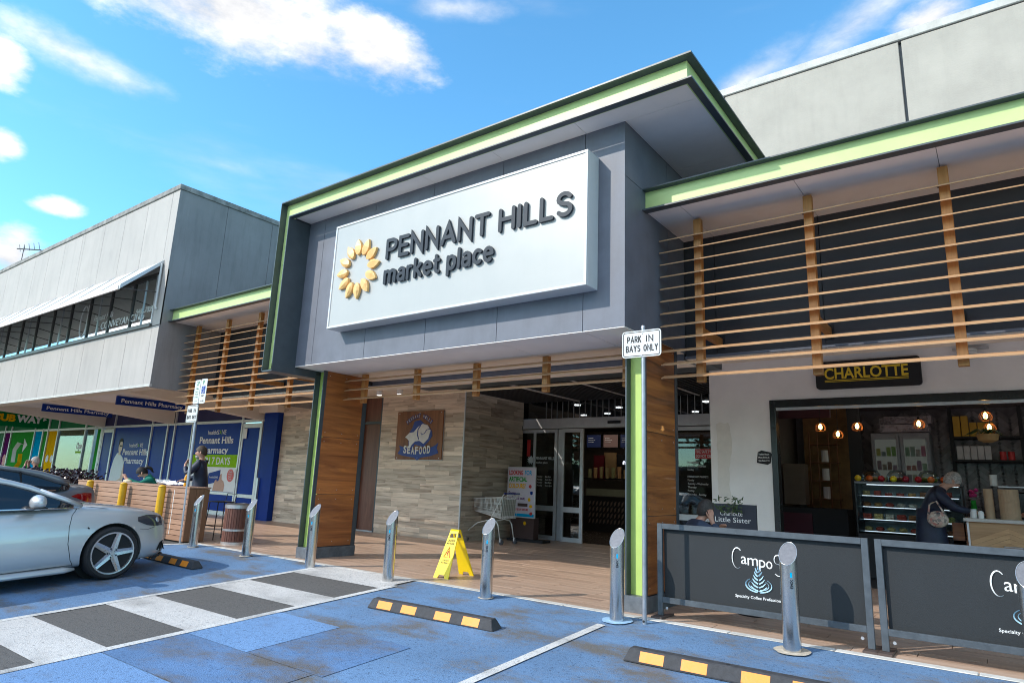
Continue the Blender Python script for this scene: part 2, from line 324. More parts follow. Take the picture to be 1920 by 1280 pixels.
def part(name, mb, m, parent=None, bev=0, smooth=False, label=None, kind=None):
    me = bpy.data.meshes.new(name); off = rootloc(parent)
    me.from_pydata([v - off for v in mb.v], [], mb.f)
    bm = bmesh.new(); bm.from_mesh(me); bmesh.ops.recalc_face_normals(bm, faces=bm.faces); bm.to_mesh(me); bm.free()
    o = bpy.data.objects.new(name, me); COL.objects.link(o); me.materials.append(m)
    if smooth:
        for p in me.polygons: p.use_smooth = True
        if smooth is not True:
            es = me.attributes.new('sharp_edge', 'BOOLEAN', 'EDGE') if 'sharp_edge' not in me.attributes else me.attributes['sharp_edge']
            bm = bmesh.new(); bm.from_mesh(me); bm.edges.ensure_lookup_table()
            vals = [(len(e.link_faces) != 2 or e.calc_face_angle(0) > R(smooth)) for e in bm.edges]; bm.free()
            es.data.foreach_set('value', vals)
    if bev:
        b = o.modifiers.new('bevel', 'BEVEL'); b.width = bev; b.segments = 1; b.limit_method = 'ANGLE'; b.angle_limit = R(40)
    if parent is not None: o.parent = parent
    if label: o['label'] = label
    if kind: o['kind'] = kind
    return o
def thing(name, label, cat, loc=(0, 0, 0), group=None):
    o = bpy.data.objects.new(name, None); COL.objects.link(o); o.location = loc; o.empty_display_size = .1
    ROOT[o.name] = Vector(loc); o['label'] = label; o['category'] = cat
    if group: o['group'] = group
    return o
def tag(o, label, cat, group=None):
    o['label'] = label; o['category'] = cat
    if group: o['group'] = group
    return o
def dup(root, loc, label=None, rot=None, name=None):
    r = root.copy(); COL.objects.link(r); r.location = loc; ROOT[r.name] = Vector(loc)
    if label: r['label'] = label
    if rot is not None: r.rotation_euler = rot
    for ch in [c for c in root.children]:
        c = ch.copy(); COL.objects.link(c); c.parent = r
        for g in [q for q in ch.children]:
            d = g.copy(); COL.objects.link(d); d.parent = c
    return r
FRONT = lambda x, y, z: ((x, y, z), (1, 0, 0), (0, 0, 1), (0, -1, 0))     # lettering frame on a wall that faces the car park
RIGHTF = lambda x, y, z: ((x, y, z), (0, 1, 0), (0, 0, 1), (1, 0, 0))     # on a wall that faces along +x
_tc = {}
def text_mesh(body, offset=0.0, extrude=0.02, spacing=1.0):
    k = (body, offset, extrude, spacing)
    if k not in _tc:
        cu = bpy.data.curves.new('t', 'FONT'); cu.body = body; cu.size = 1; cu.extrude = extrude; cu.offset = offset; cu.resolution_u = 3; cu.space_character = spacing
        ob = bpy.data.objects.new('t', cu); COL.objects.link(ob); dg = bpy.context.evaluated_depsgraph_get()
        me = bpy.data.meshes.new_from_object(ob.evaluated_get(dg)); _tc[k] = ([v.co.copy() for v in me.vertices], [tuple(p.vertices) for p in me.polygons])
        bpy.data.objects.remove(ob); bpy.data.curves.remove(cu); bpy.data.meshes.remove(me)
    return _tc[k]
def lettering(mb, body, fr, w=None, h=1.0, depth=.003, offset=0.0, shear=0.0, spacing=1.0, align='l', lift=0.0):
    """words fitted to width w and cap height h, starting at the frame's origin"""
    vs, fs = text_mesh(body, offset, .02, spacing); O, U, V, Nn = [Vector(q) for q in fr]
    if not vs: return mb
    x0 = min(v.x for v in vs); x1 = max(v.x for v in vs); sy = h / .70; sx = sy if w is None else w / (x1 - x0)
    a = {'l': 0, 'c': -.5, 'r': -1}[align] * (x1 - x0) * sx
    return mb.add([O + U * ((v.x - x0) * sx + a + shear * v.y * sy) + V * (v.y * sy) + Nn * (lift + (v.z + .02) / .04 * depth) for v in vs], fs)
# rounded stroke letters (cap height 1), for the raised sign and the road signs
def arc(cx, cy, rx, ry, a0, a1, n=12): return [(cx + rx * math.cos(R(a0 + (a1 - a0) * i / n)), cy + ry * math.sin(R(a0 + (a1 - a0) * i / n))) for i in range(n + 1)]
G = {
 'P': (.60, [[(0, 0), (0, 1)], [(0, 1), (.3, 1)] + arc(.3, .725, .27, .275, 90, -90) + [(.02, .45)]]),
 'E': (.52, [[(.5, 1), (0, 1), (0, 0), (.5, 0)], [(0, .52), (.44, .52)]]),
 'N': (.68, [[(0, 0), (0, 1), (.64, 0), (.64, 1)]]),
 'A': (.74, [[(0, 0), (.36, 1), (.72, 0)], [(.12, .32), (.60, .32)]]),
 'T': (.66, [[(0, 1), (.64, 1)], [(.32, 1), (.32, 0)]]),
 'H': (.68, [[(0, 0), (0, 1)], [(.64, 0), (.64, 1)], [(0, .52), (.64, .52)]]),
 'I': (.06, [[(0, 0), (0, 1)]]),
 'L': (.48, [[(0, 1), (0, 0), (.46, 0)]]),
 'S': (.58, [[(.52, .84)] + arc(.28, .75, .25, .25, 45, 180, 7) + [(.05, .66), (.2, .55), (.36, .49)] + arc(.29, .26, .26, .26, 55, -90, 8) + arc(.29, .26, .28, .26, -95, -150, 4)]),
 'R': (.60, [[(0, 0), (0, 1), (.3, 1)] + arc(.3, .74, .27, .26, 90, -90) + [(0, .48)], [(.3, .48), (.58, 0)]]),
 'K': (.60, [[(0, 0), (0, 1)], [(.56, 1), (0, .42)], [(.17, .6), (.58, 0)]]),
 'B': (.58, [[(0, 0), (0, 1), (.28, 1)] + arc(.28, .76, .24, .24, 90, -90) + [(0, .52)], [(.28, .52)] + arc(.28, .26, .27, .26, 90, -90) + [(0, 0)]]),
 'Y': (.62, [[(0, 1), (.3, .48), (.6, 1)], [(.3, .48), (.3, 0)]]),
 'O': (.64, [arc(.31, .5, .31, .5, 90, 450, 22)]),
 'C': (.60, [arc(.32, .5, .32, .5, 48, 312, 18)]),
 'm': (.94, [[(0, 0), (0, .68)], [(0, .42)] + arc(.22, .46, .22, .22, 180, 0, 8) + [(.44, 0)], [(.44, .42)] + arc(.66, .46, .22, .22, 180, 0, 8) + [(.88, 0)]]),
 'a': (.54, [[(.07, .6)] + arc(.26, .46, .22, .22, 120, 0, 6) + [(.48, 0)], [(.48, .38), (.26, .38)] + arc(.2, .19, .2, .19, 90, 270, 8) + [(.34, .02), (.48, .14)]]),
 'r': (.36, [[(0, 0), (0, .68)], [(0, .4)] + arc(.22, .46, .22, .22, 180, 70, 6)]),
 'k': (.50, [[(0, 0), (0, 1)], [(.44, .68), (0, .28)], [(.15, .42), (.48, 0)]]),
 'e': (.58, [[(.03, .36), (.52, .36)] + arc(.27, .34, .26, .34, 5, 305, 16)]),
 't': (.38, [[(.12, .92), (.12, .18)] + arc(.27, .17, .15, .17, 180, 290, 6), [(0, .66), (.34, .66)]]),
 'p': (.56, [[(0, -.3), (0, .68)], arc(.26, .34, .26, .34, 180, 540, 18)]),
 'l': (.06, [[(0, 1), (0, 0)]]),
 'c': (.50, [arc(.28, .34, .27, .34, 50, 310, 14)]),
 ' ': (.30, [])}
def ribbon(mb, pts, w, fr, d0, d1, capn=5):
    """flat stroke with round ends and a constant width, extruded from d0 to d1"""
    P = [Vector((a, b)) for a, b in pts]; Q = [P[0]]
    for p in P[1:]:
        if (p - Q[-1]).length > 1e-4: Q.append(p)
    P = Q; n = len(P); closed = (P[0] - P[-1]).length < 1e-3; Lf = []; Rt = []
    for i in range(n):
        if closed and i in (0, n - 1): a = (P[1] - P[0]).normalized(); b = (P[-1] - P[-2]).normalized(); d1_, d0_ = a, b
        else: d0_ = (P[i] - P[i - 1]).normalized() if i > 0 else None; d1_ = (P[i + 1] - P[i]).normalized() if i < n - 1 else None
        d0_ = d0_ or d1_; d1_ = d1_ or d0_
        nn0 = Vector((-d0_.y, d0_.x)); nn1 = Vector((-d1_.y, d1_.x)); mm = (nn0 + nn1)
        mm = mm.normalized() if mm.length > 1e-6 else nn0
        k = w / 2 / max(.35, mm.dot(nn0)); Lf.append(P[i] + mm * k); Rt.append(P[i] - mm * k)
    O, U, V, Nn = [Vector(q) for q in fr]
    T = lambda p, d: O + U * p.x + V * p.y + Nn * d
    vs = []; fs = []
    for i in range(n): vs += [T(Lf[i], d1 + .0018 * i / n), T(Rt[i], d1 + .0018 * i / n), T(Rt[i], d0), T(Lf[i], d0)]
    for i in range(n - 1):
        a = i * 4; b = a + 4
        for k in range(4): fs.append((a + k, a + (k + 1) % 4, b + (k + 1) % 4, b + k))
    mb.add(vs, fs)
    if not closed:
        for p, d in ((P[0], (P[0] - P[1])), (P[-1], (P[-1] - P[-2]))):
            t0 = math.atan2(d.y, d.x) - math.pi / 2; poly = [(p.x + w / 2 * math.cos(t0 + math.pi * i / capn), p.y + w / 2 * math.sin(t0 + math.pi * i / capn)) for i in range(capn + 1)]
            mb.prism(poly, fr, d0, d1)
    return mb
def stroke_word(word, fr, h, weight, depth, width=None, gap=.2, slant=0.0, lift=0.0, base=0.0):
    """one mesh builder per letter"""
    tw = sum(G[c][0] + gap for c in word) - gap; sx = h if width is None else width / tw
    O, U, V, Nn = [Vector(q) for q in fr]; x = 0; out = []
    for c in word:
        gw, st = G[c]; mb = MB()
        for i, s in enumerate(st):
            pts = [((x + a) * sx + slant * b * h, b * h + base) for a, b in s]
            ribbon(mb, pts, weight, fr, lift, lift + depth + i * .0006)
        if st: out.append(mb)
        x += gw + gap
    return out
# ================================================================ GROUND
SL = .06                                     # the car park climbs to the kerb
gz = lambda y: SL * y if y < 0 else 0.0
def sheet(name, polys, m, lift, lab=None):
    mb = MB()
    for poly in polys: mb.add([(x, y, gz(y) + lift) for x, y in poly], [tuple(range(len(poly)))])
    o = part(name, mb, m); o['kind'] = 'structure'; return o
rect = lambda x0, x1, y0, y1: [(x0, y0), (x1, y0), (x1, y1), (x0, y1)]
g = MB(); xs = (-160, 60)
g.add([(xs[0], 0, 0), (xs[1], 0, 0), (xs[1], -22, -1.32), (xs[0], -22, -1.32), (xs[1], -200, -1.4), (xs[0], -200, -1.4)], [(0, 1, 2, 3), (3, 2, 4, 5)])
g.add([(xs[0], 14.0, -.02), (xs[1], 14.0, -.02), (xs[1], 200, -.02), (xs[0], 200, -.02)], [(0, 1, 2, 3)])
g.add([(xs[0], 0, -.16), (xs[1], 0, -.16), (xs[1], 14, -.16), (xs[0], 14, -.16)], [(0, 1, 2, 3)])
o = part('car_park', g, M['asphalt']); o['kind'] = 'structure'
sheet('added_bounce_ground', [rect(-60, 25, -30, -8.6)], mat('pale_bounce_ground', (.42, .40, .37), .9, var=.12, scale=.8), .003)  # unseen pale ground behind the camera, added to bounce light up to the soffits
sheet('blue_bay', [rect(-6.20, 3.5, -8.5, -.03)], M['blue'], .004)
sheet('blue_bay', [[(-8.05, -8.5), (-8.05, -.03), (-11.7, -.03), (-11.95, -.35), (-12.3, -.9), (-12.3, -8.5)]], M['blue'], .004)
sheet('blue_patch', [rect(-6.18, -5.2, -3.02, -2.05)], M['blue_new'], .008)
sheet('blue_patch', [rect(-6.18, -4.9, -4.5, -3.75)], M['blue_new'], .008)
sheet('blue_patch', [rect(-6.18, -4.3, -3.74, -3.03), rect(-5.19, -4.2, -3.02, -2.1)], M['blue_old'], .0081)
sheet('blue_patch', [rect(-3.15, -.4, -8, -3.2)], M['blue_old'], .008)
XL, XR = -7.97, -6.25
sheet('crossing_asphalt', [rect(XL, XR, -8.5, -.03)], M['asphalt_dk'], .006)
st = []
ys = -.03
for k in range(7):
    y0 = -.62 - 1.185 * k; st.append(rect(XL, XR, y0, ys)); ys = y0 - .67
sheet('white_crossing_stripe', st, M['stripew'], .010)
sheet('white_line', [rect(XL - .10, XL, -8.5, -.03), rect(XR, XR + .10, -8.5, -.40)], M['linew'], .012)
sheet('white_line', [rect(-3.31, -3.22, -7, -.47)], M['linew'], .0121)
sheet('white_line', [[(.02, -.45), (.25, -.42), (.3, -.62), (.05, -.66)]], M['linew'], .0122)
sheet('white_line', [[(-11.7, -.04), (-11.95, -.36), (-12.35, -.95), (-12.45, -.9), (-12.05, -.32), (-11.8, -.02)]], M['linew'], .0123)
# concrete collars round the bollard feet
def disc(x, y, r, n=20, j=.06):
    return [(x + r * (1 + random.uniform(-j, j)) * math.cos(2 * math.pi * i / n), y + r * (1 + random.uniform(-j, j)) * math.sin(2 * math.pi * i / n)) for i in range(n)]
M['collar'] = mat('concrete_collar', (.47, .41, .33), .9, var=.15, scale=20, bump=.3)
M['collar_blue'] = mat('painted_collar', (.28, .45, .66), .8, var=.2, scale=9, bump=.3)
sheet('concrete_collar', [disc(-1.57, -.25, .145)], M['collar'], .016)
sheet('concrete_collar', [disc(-3.21, -.25, .15)], M['collar_blue'], .016)
sheet('concrete_collar', [disc(-9.76, -.25, .105), disc(-11.39, -.25, .10), disc(-4.88, -.25, .09)], M['collar'], .0161)
bpy.data.objects['concrete_collar.002'].data.materials[0] = M['collar']
# kerb
kroot = part('kerb', MB().box(-40, 60, 0.0, .115, -.25, -.012), M['kerb']); kroot['kind'] = 'structure'
x = -12.0
while x < 3.2:
    w = random.choice((.9, 1.0, 1.1)); part('kerb_stone', MB().box(x + .003, x + w - .003, -.005, .108, -.2, .004 + random.uniform(-.001, .001)), M['kerb'], kroot, bev=.006); x += w
# covered walkway floor
fl = part('walkway_floor', MB().box(-40, 4, .116, 4.7, -.15, -.010).box(-9.6, -3.9, 4.7, 7.05, -.15, -.0101), M['floor_grout']); fl['kind'] = 'structure'
row = 0; y = .12; cnt = 0; rest = MB()
while y < 7.0:
    h = .198; x0 = -24.0 + (row * .47) % 1.2
    if y > 4.6: x0 = -9.56 - (row * .41) % 1.2
    x = x0; x1 = 3.4 if y < 4.6 else -4.0
    while x < x1:
        w = 1.2; a, b = max(x, -9.57 if y > 4.6 else -30), min(x + w, x1)
        if b - a > .05:
            near = (-12.2 < a < -2.2 and y < 3.4 and cnt < 296)
            if near: part('floor_tile', MB().box(a + .003, b - .003, y + .003, y + h - .002, -.012, random.uniform(-.0012, .0012)), M['floor_tile'], fl); cnt += 1
            else: rest.box(a + .003, b - .003, y + .003, y + h - .002, -.012, random.uniform(-.0012, .0012))
        x += w
    y += .2; row += 1
part('floor_tiles_beyond', rest, M['floor_tile'], fl, kind='stuff')
# ================================================================ ENTRANCE PORTAL
pt = thing('entrance_portal', 'grey panelled entrance portal with green edged flat roof, centre of the building', 'building', (-6.2, 1.4, 3.0))
bx0, bx1, fy, zb, zt = -9.12, -3.16, -.20, 3.0, 5.46
seams = [bx0, -8.67, -7.43, -6.19, -4.94, -3.69, bx1]
part('core_wall', MB().box(bx0 + .02, bx1 - .02, fy + .02, 2.95, zb + .02, zt + .2), M['steel_dark'], pt)
for a, b in zip(seams[:-1], seams[1:]): part('front_panel', MB().box(a + .004, b - .004 if b != bx1 else b, fy, fy + .018, zb, zt), M['panel'], pt)
for a, b, c, d in ((-.181, .98, 4.785, zt), (.988, 2.2, 4.785, zt), (2.208, 2.95, 4.785, zt), (-.181, .98, zb, 4.777), (.988, 1.51, zb, 4.777)):
    part('side_panel', MB().box(bx1 - .018, bx1, a, b, c, d), M['panel'], pt)
for a, b in zip(seams[:-1], seams[1:]):
    part('soffit_panel', MB().box(a + .003, b - .003, fy + .003, .66, zb - .012, zb - .002), M['soffit'], pt)
    part('soffit_panel', MB().box(a + .003, b - .003, .664, 1.46, zb - .012, zb - .002), M['soffit_cream'], pt)
FX0, FX1, FY, FT, FB = -9.36, -2.19, -.62, 5.75, 5.44
part('roof_flange', MB().box(FX0, FX1, FY, 2.98, FT - .02, FT), M['steel_dark'], pt)
part('roof_web', MB().box(FX0 + .012, FX1 - .09, -.505, -.49, FB + .02, FT - .02).box(FX1 - .105, FX1 - .09, -.49, 2.98, FB + .02, FT - .02), M['green'], pt)
part('lower_flange', MB().box(-9.10, FX1, FY, -.54, FB, FB + .018).box(FX1 - .08, FX1, -.54, 2.98, FB, FB + .018).box(-9.10, FX1 - .08, -.54, -.525, FB + .001, FB + .019), M['steel_dark'], pt)
part('roof_deck', MB().box(FX0 + .02, FX1 - .11, -.48, 2.97, FB + .04, FT - .022), M['steel_dark'], pt)
for a, b in zip([-9.10, -7.43, -6.19, -4.93, -3.68], [-7.43, -6.19, -4.93, -3.68, FX1 - .082]):
    part('soffit_panel', MB().box(a + .003, b - .003, -.524, -.19 if b < -3.2 else -.19, zt + .004, zt + .02), M['soffit'], pt)
for a, b in ((-.186, 1.25), (1.256, 2.97)): part('soffit_panel', MB().box(bx1 + .001, FX1 - .085, a, b, zt + .004, zt + .02), M['soffit'], pt)
part('left_web', MB().box(FX0 + .012, -9.10, -.5051, -.49, 2.92, FT - .021), M['green'], pt)
part('left_flange', MB().box(FX0, FX0 + .012, FY, 1.6, 2.88, FT - .021), M['steel_dark'], pt)
part('inner_flange', MB().box(-9.10, -9.085, FY, -.19, 2.88, FB - .001), M['steel_dark'], pt)
part('inner_reveal', MB().box(-9.135, -9.101, -.488, 1.6, 2.92, FB - .002), M['panel_dark'], pt)
part('bottom_flange', MB().box(FX0 + .012, -9.10, FY, 1.2, 2.86, 2.88).box(-9.0999, -9.082, FY, .22, 2.86, 2.9785), M['steel_dark'], pt)
part('bulkhead', MB().box(-9.5, -3.17, 1.468, 1.50, 2.91, 2.986).box(-3.165, 3.5, 1.5, 1.53, 2.93, 2.96), M['panel'], pt)
# pillars under the portal
def pillar(x0, x1, label):
    p = thing('pillar', label, 'pillar', ((x0 + x1) / 2, .7, 0), 'green steel pillars with timber side panels')
    y0, y1, zt_ = .23, 1.18, 2.985
    part('plinth', MB().box(x0 - .01, x1 + .012, y0 - .012, y1 + .012, 0, .165), M['steel_plinth'], p, bev=.004)
    part('web', MB().box(x0 + .018, x1 - .018, y0 + .10, y0 + .112, .166, zt_), M['green_deep'], p)
    part('left_flange', MB().box(x0, x0 + .016, y0, y1, .166, zt_), M['steel_dark'], p)
    part('right_flange', MB().box(x1 - .016, x1, y0, y0 + .07, .1661, zt_).box(x1 - .016, x1, y1 - .08, y1, .1661, zt_), M['steel_dark'], p)
    part('core', MB().box(x0 + .02, x1 - .02, y0 + .115, y1 - .005, .17, zt_ - .003), M['steel_dark'], p)
    for a, b in ((.175, .985), (.992, 1.90), (1.907, 2.983)):
        q = part('timber_panel', MB().box(x1 - .019, x1 - .004, y0 + .074, y1 - .084, a, b), M['ply_flame'] if x0 > -5 else M['ply_y'], p)
        for yy in (y0 + .13, (y0 + y1) / 2, y1 - .14):
            for zz in (a + .07, b - .07): part('screw', MB().cyl((x1 - .005, yy, zz), (x1 - .0015, yy, zz), .007, n=8), M['alu'], q)
pillar(-9.12, -8.88, 'green steel pillar with orange timber side panels under the left end of the portal')
pillar(-3.37, -3.14, 'green steel pillar with orange timber side behind the tall sign pole')
# ================================================================ MAIN SIGN
sg = thing('main_sign', 'large white sign board PENNANT HILLS market place with orange flower emblem', 'sign', (-5.77, -.2, 4.25))
sx0, sx1, sz0, sz1, syf = -8.02, -3.50, 3.45, 5.09, -.46
part('backing_box', MB().box(sx0, sx1, syf + .03, fy - .001, sz0, sz1), M['sign_rim'], sg, bev=.004)
rw = .035
part('rim', MB().box(sx0, sx1, syf, syf + .029, sz1 - rw, sz1).box(sx0, sx1, syf, syf + .029, sz0, sz0 + rw).box(sx0, sx0 + rw, syf + .0005, syf + .029, sz0 + rw, sz1 - rw).box(sx1 - rw, sx1, syf + .0005, syf + .029, sz0 + rw, sz1 - rw), M['sign_rim'], sg, bev=.004)
part('face_panel', MB().box(sx0 + rw, sx1 - rw, syf + .012, syf + .0295, sz0 + rw, sz1 - rw), M['sign_white'], sg)
FP = syf + .012
def sign_word(word, x0, x1, z, h, wgt):
    for mb in stroke_word(word, FRONT(x0, FP - .008, z), h, wgt, .028, width=x1 - x0, gap=.24): part('letter', mb, M['letter'], sg)
    for mb in stroke_word(word, FRONT(x0, FP - .001, z), h, wgt * .5, .010, width=x1 - x0, gap=.24): part('letter_stud', mb, M['alu'], sg)
sign_word('PENNANT', -6.775, -4.925, 4.345, .262, .053)
sign_word('HILLS', -4.735, -3.70, 4.335, .262, .053)
sign_word('market', -6.785, -5.735, 3.975, .245, .050)
sign_word('place', -5.58, -4.83, 3.975, .245, .050)
for i in range(12):
    a = R(90 + 30 * i + 4); cx, cz = -7.39, 4.29; r0_, r1_ = .215, .47
    prof = [(0, 0), (.10, .040), (.30, .068), (.55, .070), (.80, .042), (1, 0)]
    ln = r1_ - r0_; out = [(r0_ + t * ln, w) for t, w in prof]; pts = out + [(r, -w) for r, w in reversed(out[1:-1])]
    rot = lambda r, w: (cx + r * math.cos(a) - w * math.sin(a), cz + r * math.sin(a) + w * math.cos(a))
    n = len(pts); vs = [Vector((rot(r, w)[0], FP - .006, rot(r, w)[1])) for r, w in pts] + [Vector((rot(r, w * .94)[0], FP - .045, rot(r, w * .94)[1])) for r, w in pts]
    ridge = [Vector((rot(r0_ + t * ln, .03 * math.sin(t * 3.14))[0], FP - .075 + .028 * abs(t - .45) * 2, rot(r0_ + t * ln, .03 * math.sin(t * 3.14))[1])) for t in (.04, .3, .55, .8, .96)]
    fs = [(k, (k + 1) % n, n + (k + 1) % n, n + k) for k in range(n)]
    vs += ridge; rb = 2 * n; top = [n + k for k in range(6)]; bot = [n] + [n + k for k in range(n - 1, 4, -1)]
    for side in (top, bot):
        fs += [(side[0], side[1], rb)] + [(side[k], side[k + 1], rb + k, rb + k - 1) for k in range(1, 4)] + [(side[4], side[5], rb + 4), (side[4], rb + 4, rb + 3)]
    part('petal', MB().add(vs, fs), M['petal'], sg)
# ================================================================ RIGHT AWNING
def awning(x0, x1, label, joints):
    t = thing('awning', label, 'awning', ((x0 + x1) / 2, 1.5, 4.5), 'green edged flat awnings beside the portal')
    part('top_flange', MB().box(x0, x1, .25, 2.96, 4.775, 4.79), M['steel_dark'], t)
    part('web', MB().box(x0, x1, .34, .352, 4.528, 4.775), M['green'], t)
    part('bottom_flange', MB().box(x0, x1, .25, .36, 4.51, 4.528), M['steel_dark'], t)
    part('deck', MB().box(x0, x1, .36, 2.95, 4.56, 4.77), M['steel_dark'], t)
    js = [x0] + [j for j in joints if x0 < j < x1] + [x1]
    for a, b in zip(js[:-1], js[1:]): part('soffit_panel', MB().box(a + .003, b - .003, .362, 1.52, 4.530, 4.545), M['soffit'], t)
    for a, b in zip(js[:-1], js[1:]): part('wall_panel', MB().box(a + .004, b - .004, 1.52, 1.55, 2.96, 4.529), M['panel_dark'], t)
    part('wall_core', MB().box(x0, x1, 1.553, 1.75, 2.96, 4.56), M['black'], t)
    for a, b in zip(js[:-1], js[1:]): part('lower_soffit_panel', MB().box(a + .003, b - .003, 1.531, 1.98, 2.925, 2.955), M['soffit_cream'], t)
    return t
awning(-3.16, 4.2, 'long awning with lime green fascia over the cafe, right of the portal', [-2.75, -1.49, -.22, 1.04, 2.3, 3.55])
awning(-14.70, -9.37, 'short awning with lime green fascia between the portal and the grey upper storey', [-13.44, -12.18, -10.92, -9.66])
# ================================================================ TIMBER SCREENS
def screen(x0, x1, posts, zs, ptop, label):
    t = thing('timber_screen', label, 'screen', ((x0 + x1) / 2, .7, 2.55), 'timber slat screens under the awnings')
    for px in posts:
        q = part('post', MB().box(px - .045, px + .045, .79, .87, 2.50, ptop), M['batten'], t, bev=.004)
        if ptop > 4:
            part('bracket', MB().box(px - .03, px + .03, .872, 1.515, 3.06, 3.15), M['batten'], q)
            part('bracket_plate', MB().box(px - .05, px + .05, 1.505, 1.518, 3.02, 3.19), M['black'], q)
        for z in zs: part('bolt', MB().cyl((px - .055, .80, z + .02), (px - .044, .80, z + .02), .012, n=6), M['steel_dark'], q)
    for z in zs:
        mb = MB(); ct, st_ = math.cos(R(21)), math.sin(R(21)); prof = [(a * ct - b * st_, a * st_ + b * ct) for a, b in ((-.060, -.006), (.060, -.006), (.060, .006), (-.060, .006))]
        j = random.uniform(-.006, .006)
        mb.prism(prof, ((0, .722, z), (0, 1, 0), (0, 0, 1), (1, 0, 0)), x0 + j, x1 + j); part('slat', mb, M['slat'], t)
    return t
ZS = [4.275 - .155 * k for k in range(12)]
screen(-3.13, 4.1, [-2.70, -1.45, -.20, 1.05, 2.3, 3.55], ZS, 4.50, 'tall timber slat screen in front of the cafe wall, right of the portal')
screen(-8.98, -3.39, [-8.55, -7.31, -6.09, -4.86, -3.65], ZS[-3:], 2.985, 'low three slat timber screen across the entrance under the portal')
screen(-14.66, -9.14, [-14.4, -13.15, -11.93, -10.69], ZS, 4.50, 'tall timber slat screen in front of the pharmacy, left of the portal')
# ================================================================ UPPER CONCRETE WALL (right)
uw = thing('parapet_building', 'cream precast concrete upper wall behind the right awning', 'building', (-2, 3.2, 4.8))
js = [-9.0, -6.0, -3.03, -.585, 1.86, 4.3]
for a, b in zip(js[:-1], js[1:]): part('concrete_panel', MB().box(a + .018, b - .018, 3.0, 3.15, 4.6, 7.46), M['concrete'], uw, bev=.006)
part('joint_backing', MB().box(js[0], js[-1], 3.06, 7.2, 3.6, 7.455), M['steel_dark'], uw)
part('parapet_cap', MB().box(js[0], js[-1], 2.975, 3.3, 7.47, 7.60), M['cap'], uw, bev=.01)
part('roof', MB().box(js[0], js[-1], 3.3, 14, 7.2, 7.3), M['cap'], uw)
# ================================================================ LEFT UPPER STOREY
lb = thing('office_building', 'pale panelled upper storey with strip windows above the pharmacy and takeaway', 'building', (-30, 4, 3.05))
LX, LY, Z0, Z1 = -14.70, .08, 3.06, 7.64
jt = [LX, -15.03, -16.25, -17.47, -18.69, -19.97, -20.13, -21.37, -22.59, -23.70, -24.94, -26.2, -27.4, -28.6, -29.8, -31.0, -32.2, -33.4, -34.6, -35.8, -37.0, -38.2, -39.4, -40.6, -41.8, -43, -46, -50, -54]
WZ0, WZ1, WXR = 4.42, 5.68, -15.12
for b, a in zip(jt[:-1], jt[1:]):
    part('cladding_panel', MB().box(a + .005, b - .005, LY, LY + .03, 5.70, Z1), M['clad'], lb)
    part('cladding_panel', MB().box(a + .005, b - .005, LY, LY + .03, Z0 + .03, WZ0 - .02), M['clad'], lb)
part('corner_panel', MB().box(WXR + .03, LX, LY, LY + .03, WZ0 - .0, 5.69), M['clad'], lb)
part('backing', MB().box(-54, LX - .03, LY + .032, LY + .12, Z0 + .04, WZ0 - .03).box(-54, LX - .03, LY + .032, LY + .12, 5.72, Z1 - .01), M['grout'], lb)
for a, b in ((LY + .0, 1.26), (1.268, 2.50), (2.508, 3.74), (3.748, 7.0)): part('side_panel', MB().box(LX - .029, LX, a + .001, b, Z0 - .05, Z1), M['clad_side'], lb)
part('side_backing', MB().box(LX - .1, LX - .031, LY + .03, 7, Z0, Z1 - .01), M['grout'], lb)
part('parapet_cap', MB().box(-54, LX + .03, LY - .03, LY + .2, Z1 + .001, Z1 + .13).box(LX - .2, LX + .03, LY + .2, 7, Z1 + .001, Z1 + .13), M['cap_old'], lb, bev=.01)
part('roof', MB().box(-54, LX - .15, LY + .15, 12, Z1 - .3, Z1 - .2), M['cap_old'], lb)
part('fascia_trim', MB().box(-54, LX + .012, LY - .012, LY + .04, Z0 - .03, Z0 + .028), M['cap'], lb)
part('ceiling', MB().box(-54, LX - .02, LY + .041, 4.7, 3.30, 3.40), M['soffit'], lb)
part('soffit_edge', MB().box(-54, LX - .02, LY + .041, LY + .35, Z0 - .02, 3.29), M['soffit_cream'], lb)
part('office_back_wall', MB().box(-54, WXR + .2, 3.8, 3.9, 4.3, 5.8), M['soffit_cream'], lb)
part('office_ceiling', MB().box(-54, LX - .11, LY + .13, 3.79, 5.72, 5.78), M['soffit'], lb)
part('office_floor', MB().box(-54, LX - .11, LY + .13, 3.79, 4.2, 4.28), M['grout'], lb)
wm_ = [WXR, -16.33, -17.55, -18.80, -20.05, -21.3, -22.55, -23.8, -25.05, -26.3, -27.55, -28.8, -30.05, -31.3, -32.6, -33.9, -35.2, -36.5, -37.8, -39.1, -40.4, -43]
for i, (b, a) in enumerate(zip(wm_[:-1], wm_[1:])):
    w = part('window', MB().box(a, a + .05, LY + .01, LY + .07, WZ0 + .06, WZ1 - .05).box(a + .05, b, LY + .01, LY + .07, WZ0 + .06, WZ0 + .10).box(a + .05, b, LY + .01, LY + .07, WZ1 - .09, WZ1 - .05), M['alu_dark'], lb)
    if i % 2 == 0: part('mullion', MB().box((a + b) / 2 - .012, (a + b) / 2 + .012, LY + .02, LY + .06, WZ0 + .101, WZ1 - .091), M['alu'], w)
    part('pane', MB().box(a + .051, b - .001, LY + .04, LY + .046, WZ0 + .1, WZ1 - .09), M['glass_office'], w)
part('sill', MB().box(-54, WXR + .05, LY - .05, LY + .10, WZ0 - .018, WZ0 + .055), M['alu_dark'], lb, bev=.004)
part('head', MB().box(-54, WXR + .03, LY - .0, LY + .10, WZ1 - .05, WZ1 + .015), M['alu_dark'], lb)
part('end_jamb', MB().box(WXR, WXR + .03, LY - .02, LY + .1, WZ0 + .056, WZ1 - .051), M['alu_white'], lb)
